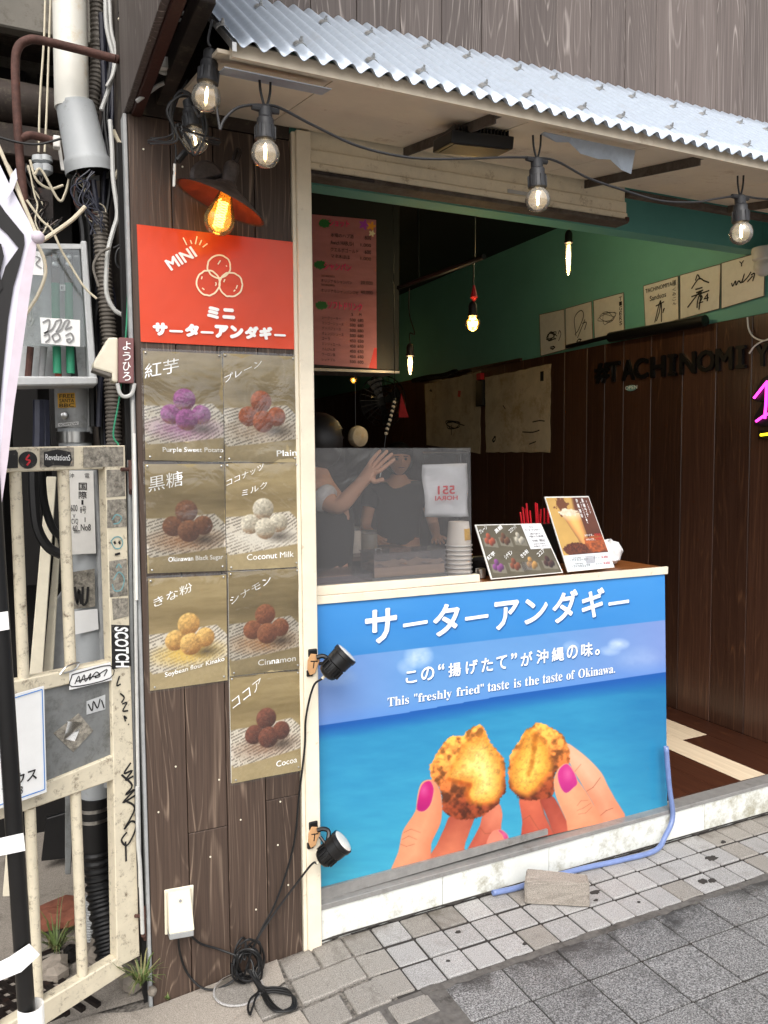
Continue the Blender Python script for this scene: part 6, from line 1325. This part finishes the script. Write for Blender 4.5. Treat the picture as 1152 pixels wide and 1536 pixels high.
for (x, m_) in ((44, 'rust'), (64, 'ink_grey'), (82, 'sauce_red'), (106, 'rubber')): MB().tube([aY(x+2, 520, YB+.05), aY(x-2 if x < 80 else x+6, 566, YB+.06)], 5/pxm(aY(x, 540, YB)), 9).build('cable_tail', m_, bb, smooth=True)
MB().slab(qd([(62, 515), (120, 520), (120, 480), (60, 476)], YB-.0015), (0, .001, 0)).build('graffiti_sticker', 'paper', bb)
def scr(P, Y, w, mt_, parent, name='scribble'): return strokes([[aY(x, y, Y) for x, y in s__] for s__ in P], w, mt_, parent, (0, -1, 0), name, .0014)
scr([[(64, 484), (74, 480), (72, 496), (66, 500), (78, 494), (84, 482)], [(84, 482), (92, 480), (88, 492), (84, 498), (92, 494), (98, 482), (104, 482), (98, 494), (108, 490)], [(66, 504), (72, 500), (74, 508), (68, 514)], [(78, 504), (86, 500), (90, 508), (82, 512), (78, 504)], [(98, 504), (106, 500), (110, 508), (104, 514), (100, 510), (106, 508)]], YB-.0025, .0022, 'ink_grey', bb)
MB().slab(qd([(48, 412), (65, 413), (65, 378), (48, 376)], YB-.0015), (0, .001, 0)).build('white_label', 'paper', bb); scr([[(52, 384), (60, 388), (54, 396), (62, 402)]], YB-.0025, .0016, 'ink_grey', bb)
MB().slab(qd([(40, 482), (50, 482), (48, 446), (40, 446)], YB+.03), (0, .02, 0)).build('fuse', 'white_plastic', bb, bevel=.005); MB().tube(smooth_path(qd([(42, 480), (44, 488), (48, 486), (50, 478)], YB+.02)), .003, 6).build('fuse_ring', 'white_plastic', bb)
# riser pipe, its clamp and stickers
YR = .30
rs = thing('riser_pipe', aY(140, 1190, YR), 'grey riser pipe with stickers running down behind the gate', 'pipe')
a, b = aY(108, 578, YR), aY(110, 642, YR); MB().tube([a, b], 25/pxm(a), 24).build('upper_fitting', 'box_grey', rs, smooth=True)
MB().tube([aY(111, 642, YR), aY(116, 700, YR), aY(128, 830, YR), aY(138, 1000, YR), aY(144, 1200, YR)], 23/pxm(aY(128, 830, YR)), 24).build('pipe_length', 'pvc_grey', rs, smooth=True)
MB().tube([aY(112, 648, YR), aY(112.5, 664, YR)], 26/pxm(a), 24).build('clamp_ring', 'steel', rs, smooth=True)
MB().tube([aY(131, 1003, YR), aY(137, 1008, YR)], 24.5/pxm(a), 24).build('pipe_joint', 'pvc_grey', rs, smooth=True)
Rf = 25/pxm(a)
def onpipe(P, yoff=-.0): return [aY(x, y, YR-Rf*1.02+yoff) for x, y in P]
MB().slab(onpipe([(87, 612), (114, 611), (112, 589), (86, 590)]), (0, .001, 0)).build('yellow_sticker', 'yellow_sticker', rs)
for s, y in (('FREE', 597), ('SANTA', 604), ('BBC', 611)): text(s, *[aY(*q, YR-Rf*1.03) for q in ((89, y), (111, y-.5), (89, y-5.5))], 'ink', rs, bold=.01)
MB().slab(onpipe([(87, 640), (118, 637), (118, 632), (87, 635)]), (0, .001, 0)).build('printed_strip', 'paper', rs); text('SCWTCW', *[aY(*q, YR-Rf*1.03) for q in ((89, 639), (116, 636.5), (89, 636))], 'ink', rs)
MB().lathe([(.006, 0), (.006, .02), (.011, .022), (.011, .035), (.008, .037)], aY(96, 624, YR-Rf*.9), FR, 12).build('knob', 'steel', rs, smooth=True)
MB().tube([aY(138, 582, YR-.02), aY(132, 650, YR-.02)], 6.5/pxm(a), 10).build('side_tube', 'conduit_grey', rs, smooth=True)
tg = [(102, 706), (140, 706), (144, 830), (106, 832)]; MB().slab(onpipe(tg, -.008), (0, .002, 0)).build('label_plate', 'white_plastic', rs)
def pt(s, x0, x1, yb, h, b_=.0): text(s, *[aY(*q, YR-Rf*1.02-.008) for q in ((x0, yb), (x1, yb), (x0, yb-h))], 'ink', rs, bold=b_, lift=.0016)
pt('沖', 104, 111, 717, 7); pt('電', 127, 134, 717, 7); pt('国', 118, 130, 735, 11, .01); pt('際', 118, 130, 748, 11, .01); pt('1', 122, 125, 757, 7); pt('8号', 120, 129, 770, 11); pt('1', 127, 128, 783, 7)
pt('600', 106, 116, 767, 10); pt('V', 109, 113, 777, 6); pt('CVQ', 107, 117, 787, 9); pt('60', 109, 116, 796, 8); pt('mm', 111, 120, 800, 5); pt('No8', 121, 136, 796, 10, .01)
MB().slab(onpipe([(110, 914), (143, 910), (142, 853), (109, 858)], -.004), (0, .001, 0)).build('torn_sticker', 'sticker_worn', rs); scr([[(112, 880), (116, 906), (118, 884), (122, 906)], [(124, 880), (124, 906), (130, 902), (132, 880)]], YR-Rf*1.02-.006, .0035, 'ink', rs, 'gothic_tag')
MB().slab(onpipe([(113, 952), (148, 944), (146, 913), (112, 917)], -.003), (0, .001, 0)).build('white_sticker', 'paper', rs)
tubeP([(140, 705), (150, 830), (156, 1000), (162, 1180)], .26, 6, 'conduit_grey', 'grey_conduit', 'slim grey conduit running alongside the riser pipe behind the gate', 'conduit', 10)
hs2 = thing('corrugated_hose', aY(160, 1440, .3), 'thick black corrugated hose at the foot of the riser pipe', 'hose')
o = tubeP([(143, 1262), (148, 1300), (153, 1340), (160, 1385), (170, 1450)], [.30, .30, .28, .24, .18], 23, 'rubber', 'ribbed_length', None, None, 18, .02, parent=hs2)
MB().tube([aY(143, 1192, YR), aY(144, 1268, YR)], 24/pxm(aY(143, 1220, YR)), 20).build('hose_cuff', 'rubber', hs2, smooth=True)
for y in (1206, 1222): MB().tube([aY(143, y, YR), aY(143.3, y+5, YR)], 24.6/pxm(aY(143, 1220, YR)), 20).build('hose_clamp', 'steel', hs2, smooth=True)
tubeP([(133, 1345), (136, 1375), (134, 1410)], .36, 7, 'conduit_grey', 'small_corrugated_hose', 'small pale ribbed hose beside the thick black hose', 'hose', 10, .008)
# boards and stuff leaning behind the gate
for nme, P, Y, m_, lab in (('leaning_board', [(42, 1040), (62, 1040), (85, 715), (70, 715)], .34, 'beige_plastic', 'wider cream board leaning behind the gate bars'), ('leaning_board', [(62, 1040), (78, 1040), (90, 830), (84, 800)], .38, 'beige_plastic', 'narrow cream board leaning deepest behind the gate bars'), ('leaning_sheet', [(70, 1030), (104, 1020), (98, 880), (84, 900)], .42, 'conduit_grey', 'pale grey panel leaning behind the cream boards'), ('dark_mat', [(62, 1292), (98, 1288), (104, 1218), (70, 1228)], .9, 'rubber', 'black rectangular mat standing behind the lower gate bars'), ('leaning_plank', [(98, 1312), (106, 1312), (112, 1170), (98, 1170)], .5, 'panel_grey', 'grey plank on edge behind the lower gate bars'), ('cream_leg', [(4, 1345), (16, 1345), (16, 1270), (10, 1270)], .6, 'beige_plastic', 'short cream leg standing behind the lower gate at the left')):
    o = MB().slab([aY(x, y, Y) for x, y in P], (0, .02, 0)).build(nme, m_, None, bevel=.002); tag(o, lab, 'board')
# maroon sign box with the beige hood
YX = -.005
mx = thing('sign_box', aY(190, 575, YX), 'beige hooded box with a maroon panel of white handwriting beside the red sign', 'sign box')
MB().slab(qd([(178, 574), (201, 575), (201, 507), (178, 506)], YX-.012), (0, .02, 0)).build('maroon_panel', 'maroon', mx, bevel=.002)
MB().slab(qd([(168, 572), (177, 573.5), (177, 506), (163, 506), (140, 545), (140, 552), (168, 560)], YX), (0, .055, 0)).build('beige_hood', 'beige_plastic', mx, bevel=.005, segs=2)
MB().slab(qd([(138, 556), (166, 566), (168, 561), (141, 549)], YX+.002), (0, .05, 0)).build('hood_skirt', 'conduit', mx, bevel=.002)
for s, y in zip('ようひろ', (525, 541, 556, 571)): text(s, *[aY(*q, YX-.013) for q in ((184, y), (196, y), (184, y-13))], 'ink_white', mx, bold=.01)
# thin pipes on the corner of the pillar
for k, (path, Y, rp, m_, lab) in enumerate((([(199, 600), (200, 660), (203, 900), (206, 1100), (210, 1330)], .0, 2.6, 'cable_grey', 'slim pale conduit clipped down the pillar corner'), ([(194, 690), (196, 900), (200, 1150), (204, 1380)], .03, 3.4, 'conduit_grey', 'grey conduit between gate and pillar'), ([(201, 650), (203, 760), (205, 900)], -.008, 2.4, 'white_plastic', 'short white trunking on the pillar corner'), ([(206, 1180), (207, 1260), (210, 1300), (214, 1400)], -.004, 3., 'cable_grey', 'lower grey cable bending along the pillar foot'))): tubeP(path, Y, rp, m_, 'corner_conduit', lab, 'conduit', 8)
# ------------------------------------------------------------------ gate
GH = V((-.545, .0, 0)); GD = V((-.89, -.455, 0)).normalized(); GN = V((GD.y, -GD.x, 0)); GN = GN if GN.dot(CAM-GH) > 0 else -GN
def aG(x, y, d=0.): return aPl(x, y, GH+GN*d, GN)
gt = thing('gate', aG(150, 1450), 'cream painted steel gate with stickers and graffiti at the alley mouth', 'gate')
def gp(P, name, mat='gate_paint', th=.034, d=0., bev=.003, parent=gt): return MB().slab([aG(x, y, d) for x, y in P], -GN*th).build(name, mat, parent, bevel=bev)
stile = gp([(176, 1452), (210, 1434), (196, 990), (188, 668), (157, 668), (167, 990)], 'stile', bev=.002)
trl = gp([(-90, 712), (156, 703.5), (156, 668.3), (-90, 673)], 'top_rail', d=-.001)
gp([(-90, 1072), (166, 1012), (166, 991), (-90, 1046)], 'mid_rail', d=-.002); gp([(-90, 1262), (174, 1169), (170, 1133), (-90, 1240)], 'lower_rail', d=-.001); brl = gp([(-90, 1640), (190, 1459), (176, 1437), (-90, 1598)], 'bottom_rail', d=-.001)
gp([(40, 1200), (168, 1134), (165, 1012.5), (40, 1041)], 'sheet_panel', 'panel_grey', .003, -.012, 0)
for (a, b, w_) in (((22.5, 703), (36, 1030), 8.5), ((94.5, 702), (106, 1008), 8.5), ((45, 1212), (57, 1504), 8), ((113, 1186), (124, 1470), 8), ((-45, 704), (-30, 1040), 9), ((-25, 1236), (-12, 1560), 8)):
    P0, P1 = aG(*a, -.017), aG(*b, -.017); MB().tube([P0, P1], w_/pxm(P0), 14).build('bar', 'gate_paint', gt, smooth=True)
def st_(P, mat, name='sticker', parent=gt, d=.0012): return MB().slab([aG(x, y, d) for x, y in P], -GN*.0008).build(name, mat, parent)
def gtxt(s, bl, br, tl, mat='ink', b_=.02, d=.0016): return text(s, aG(*bl, d), aG(*br, d), aG(*tl, d), mat, gt, bold=b_, lift=.0008)
def gscr(P, w, mat='ink', name='graffiti', d=.0014): return strokes([[aG(x, y, d) for x, y in s__] for s__ in P], w, mat, gt, GN, name, .0006)
st_([(0, 703), (27, 702), (27, 679), (24, 675), (0, 677)], 'sticker_black'); st_([(42+14*math.cos(t), 690+13*math.sin(t)) for t in [2*math.pi*k/24 for k in range(24)]], 'sticker_black', 'round_sticker')
gscr([[(44, 682), (39, 689), (45, 691), (40, 698)]], .0022, 'ink_red', 'red_bolt', .0022)
st_([(60, 701), (111, 699), (111, 671), (60, 672)], 'sticker_worn'); st_([(66, 698), (72, 701), (80, 698), (104, 699), (108, 690), (106, 678), (86, 674), (66, 678)], 'sticker_black', d=.0018); gtxt('RevelationS', (68, 690), (105, 691), (68, 681), 'ink_white', .0, .0026)
st_([(125, 701), (185, 699), (185, 670), (125, 671)], 'sticker_worn'); st_([(160, 746), (188, 744), (187, 704), (160, 705)], 'sticker_worn'); st_([(161, 792), (190, 790), (189, 748), (161, 750)], 'sticker_worn'); st_([(165, 896), (192, 893), (190, 838), (164, 842)], 'sticker_worn'); st_([(170, 930), (193, 924), (192, 897), (168, 898)], 'sticker_worn')
gscr([[(168, 780), (174, 772), (182, 776), (178, 784), (170, 786)], [(166, 812), (172, 806), (180, 806), (184, 814), (180, 822), (172, 822), (166, 812)], [(170, 870), (178, 858), (186, 868), (182, 884), (172, 886), (168, 876)], [(174, 852), (178, 846), (182, 852)]], .0016, 'sticker_teal', 'teal_doodle'); gscr([[(171, 812), (173, 816)], [(178, 812), (180, 816)], [(172, 832), (180, 830)]], .003, 'ink', 'doodle_eyes')
st_([(168, 1004), (197, 999), (194, 938), (167, 937)], 'sticker_black', 'lettered_sticker')
gtxt('SCOTCH', (171, 940), (173, 1001), (192, 941), 'ink_white', .03, .0024)
st_([(104, 1035), (168, 1020), (166, 993), (104, 1008)], 'paper', d=.002); gscr([[(108, 1012), (108, 1030), (165, 1017), (164, 998), (108, 1012)], [(112, 1026), (118, 1014), (120, 1024), (126, 1012), (128, 1022), (136, 1010), (134, 1020), (144, 1008), (150, 1014), (142, 1016), (160, 1004), (156, 1014)], [(114, 1022), (150, 1012)]], .0014, 'ink', 'sticker_scribble', .0028)
gscr([[(179, 1014), (175, 1028), (181, 1026)], [(180, 1040), (186, 1046), (182, 1054)], [(183, 1056), (190, 1054), (184, 1066), (192, 1066)], [(190, 1078), (186, 1074), (188, 1082)], [(192, 1086), (193, 1087)]], .0022)
gscr([[(196, 1144), (186, 1160), (198, 1156), (188, 1170), (200, 1164)], [(182, 1162), (198, 1178), (188, 1192), (202, 1184), (184, 1204), (204, 1192)], [(186, 1200), (202, 1212), (186, 1244), (196, 1232), (204, 1236), (200, 1252), (190, 1268), (182, 1260), (190, 1248)], [(188, 1262), (189, 1292)]], .0028)
MB().slab([aG(x, y, -.010) for x, y in ((80, 1100), (118, 1070), (140, 1096), (110, 1128))], -GN*.001).build('peeled_sticker', 'sticker_worn', gt); MB().slab([aG(x, y, -.010) for x, y in ((96, 1108), (102, 1082), (124, 1084), (112, 1112))], -GN*.0018).build('peeled_sticker', 'paper', gt); MB().slab([aG(x, y, -.010) for x, y in ((130, 1072), (158, 1064), (158, 1042), (130, 1052))], -GN*.001).build('faded_label', 'box_grey', gt)
strokes([[aG(x, y, -.0095) for x, y in s__] for s__ in ([(132, 1056), (138, 1066), (140, 1052), (146, 1062), (150, 1048)], [(152, 1050), (156, 1062)])], .0018, 'ink', gt, GN, 'panel_tag', .0006)
for (x0, y0, x1, y1) in ((186, 692, 206, 742), (207, 1362, 222, 1412)):
    hg = MB().slab([aG(x0+10, y1, .0), aG(x1, y1, .0), aG(x1, y0, .0), aG(x0+10, y0, .0)], -GN*.01).build('hinge', 'rust', gt, bevel=.002); MB().tube([aG((x0+x1)/2, y0-2, .008), aG((x0+x1)/2+1, y1-8, .008)], .007, 10).build('hinge_pin', 'rust', hg, smooth=True); MB().tube([aG(x0-4, y0+12, .006), aG(x1+1, y0+12, .004)], .005, 8).build('hinge_bolt', 'rust', hg)
MB().tube(smooth_path([aG(x, y, .004) for x, y in ((90, 1012), (100, 1000), (118, 994), (112, 1004), (96, 1010))]), .0022, 6).build('wire_tie', 'steel', gt)
# paper sign hung on the gate
ps = thing('paper_sign', aG(40, 1220, .03), 'white laminated sign with black lettering hung low on the gate behind the black pole', 'sign')
MB().slab([aG(x, y, .03) for x, y in ((-70, 1238), (70, 1188), (66, 1029), (-70, 1068))], -GN*.003).build('sign_sheet', 'paper', ps)
gq = lambda x, y: aG(x, y, .031)
strokes([[gq(-60, 1228), gq(67, 1184)], [gq(67, 1184), gq(63, 1034)], [gq(63, 1034), gq(-60, 1072)]], .0012, 'ink_blue', ps, GN, 'border_line', .0008)
text('ハウス', gq(2, 1186), gq(55, 1168), gq(2, 1168), 'ink', ps, bold=.02); text('33', gq(20, 1196), gq(34, 1190), gq(20, 1184), 'ink', ps)
# banner and its pole
YF = -.32
fp_ = thing('banner_pole', aY(46, 1536, YF), 'black pole in a white base tube with three white ties at the left edge', 'pole')
P0, P1 = aY(-12, 740, YF), aY(40, 1520, YF); MB().tube([P0+(P0-P1)*1.2, P0, P1], 12.3/pxm(P1), 16).build('pole', 'black_plastic', fp_, smooth=True)
bt = aY(46, 1508, YF); s_ = MB().lathe([(.0275, 0), (.0275, -.26), (.06, -.265), (.06, -.285)], bt, n=22); s_.f = s_.f[:-2]; s_.build('base_tube', 'white_plastic', fp_, smooth=True).modifiers.new('t', 'SOLIDIFY').thickness = .003
for (P) in ([(-20, 950), (14, 944), (12, 917), (-20, 922)], [(-20, 1288), (38, 1276), (35, 1250), (-20, 1262)]):
    MB().slab([aY(x, y, YF-.024) for x, y in P], (0, .002, 0)).build('white_tie', 'paper', fp_)
MB().slab([aY(x, y, YF-.026) for x, y in ((-10, 1475), (32, 1458), (60, 1432), (44, 1416), (14, 1436), (-10, 1448))], (0, .002, 0)).build('white_tie', 'paper', fp_)
bn = thing('banner', aY(0, 660, YF), 'white cloth banner with bold black lettering and pinkish hem at the left edge', 'banner')
def clothq(P, mat, name, d=0.):
    mb = MB(); n_ = len(P); c = [aY(x, y, YF+d) for x, y in P]; mb.slab(c, (0, .0015, 0)); return mb.build(name, mat, bn)
clothq([(-120, 200), (-20, 205), (10, 268), (40, 325), (56, 352), (52, 372), (44, 400), (36, 440), (26, 520), (14, 600), (6, 680), (-4, 760), (-120, 760)], 'cloth_white', 'cloth')
clothq([(56, 352), (53, 385), (45, 440), (34, 520), (21, 610), (12, 690), (2, 760), (-10, 760), (0, 690), (8, 600), (19, 520), (28, 440), (38, 390), (44, 366)], 'cloth_hem', 'hem', -.004)
clothq([(-10, 292), (8, 318), (36, 352), (37, 366), (30, 396), (20, 430), (12, 480), (4, 560), (-4, 660), (-20, 660), (-14, 500), (-4, 440), (8, 400), (28, 372), (10, 350), (-10, 332)], 'ink', 'black_lettering', -.004)
clothq([(-10, 362), (2, 366), (6, 384), (0, 410), (4, 432), (-10, 450)], 'ink', 'black_lettering', -.006)
MB().tube([aY(-4, 215, YF), aY(58, 358, YF)], .004, 8).build('top_cord', 'cable_cream', bn); MB().slab(qd([(10, 300), (16, 262), (24, 252), (26, 268), (20, 284)], YF-.01), (0, .002, 0)).build('corner_loop', 'cloth_white', bn); MB().sph(aY(57, 356, YF-.004), .014, 10).build('corner_knot', 'cloth_hem', bn, smooth=True)
# ------------------------------------------------------------------ weeds, stones, grate
def weed(c, n, L_, mat, label, seed, spread=1.):
    t = thing('weed', c, label, 'weed', 'weeds at the alley mouth'); rr = random.Random(seed)
    for k in range(n):
        a = rr.uniform(0, 6.28); l = L_*rr.uniform(.5, 1.1); out = V((math.cos(a), math.sin(a), 0))*spread; dr = rr.uniform(.1, 1.0); w_ = V((-out.y, out.x, 0)).normalized()*rr.uniform(.0014, .0028); p = [V(c)+out*l*q*rr.uniform(.4, .9)+V((0, 0, l*(q*1.15-dr*q*q))) for q in (0, .35, .7, 1)]
        mb = MB(); ww = (1, 1.1, .7, .1)
        for q in range(3): mb.quad(p[q]-w_*ww[q], p[q]+w_*ww[q], p[q+1]+w_*ww[q+1], p[q+1]-w_*ww[q+1])
        mb.build('leaf_blade', mat if rr.random() < .75 else 'leaf_dry', t)
weed(aY(212, 1478, -.03), 60, .10, 'leaf', 'largest weed tuft growing between gate stile and pillar foot', 1); weed(aZ(85, 1428, -.045), 55, .13, 'leaf', 'leggy weed growing behind the lower gate bars', 2); weed(aY(252, 1500, -.012), 16, .025, 'leaf', 'tiny green weed at the foot of the pillar', 3, .8)
def rock(c, r, mat, name, label, cat, seed, sq=(1, 1, .6)):
    mb = MB().sph((0, 0, 0), 1, 10); rr = random.Random(seed)
    for v_ in mb.v: n_ = 1+.22*math.sin(v_.x*3+seed)+.15*math.sin(v_.y*4+seed*2)+rr.uniform(-.05, .05); v_.x, v_.y, v_.z = c[0]+v_.x*r*sq[0]*n_, c[1]+v_.y*r*sq[1]*n_, c[2]+v_.z*r*sq[2]*n_
    tag(mb.build(name, mat, None), label, cat)
rock(aZ(205, 1465, -.02), .05, 'rock', 'stone', 'grey stone wedged under the gate stile', 'stone', 3); rock(aZ(90, 1370, 0), .07, 'brick_red', 'broken_brick', 'reddish broken brick lying in the alley behind the gate', 'brick', 5, (1.1, 1.3, .5)); rock(aZ(150, 1425, -.02), .05, 'rock', 'stone', 'stone beside the black hose in the alley', 'stone', 8); rock(aZ(110, 1430, -.03), .03, 'dark_pan', 'pipe_stub', 'small dark pipe stub on the alley floor', 'pipe', 9); rock(aZ(75, 1455, -.03), .05, 'concrete_block', 'rubble', 'grey lump of rubble near the weeds in the alley', 'rubble', 12); rock(aY(228, 1486, -.02), .016, 'rock', 'pebble', 'small brown pebble at the corner of the pillar foot', 'pebble', 14)
gr = thing('drain_grate', aZ(5, 1500, -.045), 'black iron drain grate at the bottom left of the alley', 'grate')
g0 = aZ(5, 1500, -.04)
for k in range(9):
    MB().obox(g0+V((-.16+.04*k, 0, 0)), V((.006, .004, 0)), V((-.08, .14, 0)), V((0, 0, .006))).build('grate_bar', 'iron', gr); MB().obox(g0+V((0, -.16+.04*k, -.002)), V((.16, .03, 0)), V((0, .006, 0)), V((0, 0, .005))).build('grate_bar', 'iron', gr)
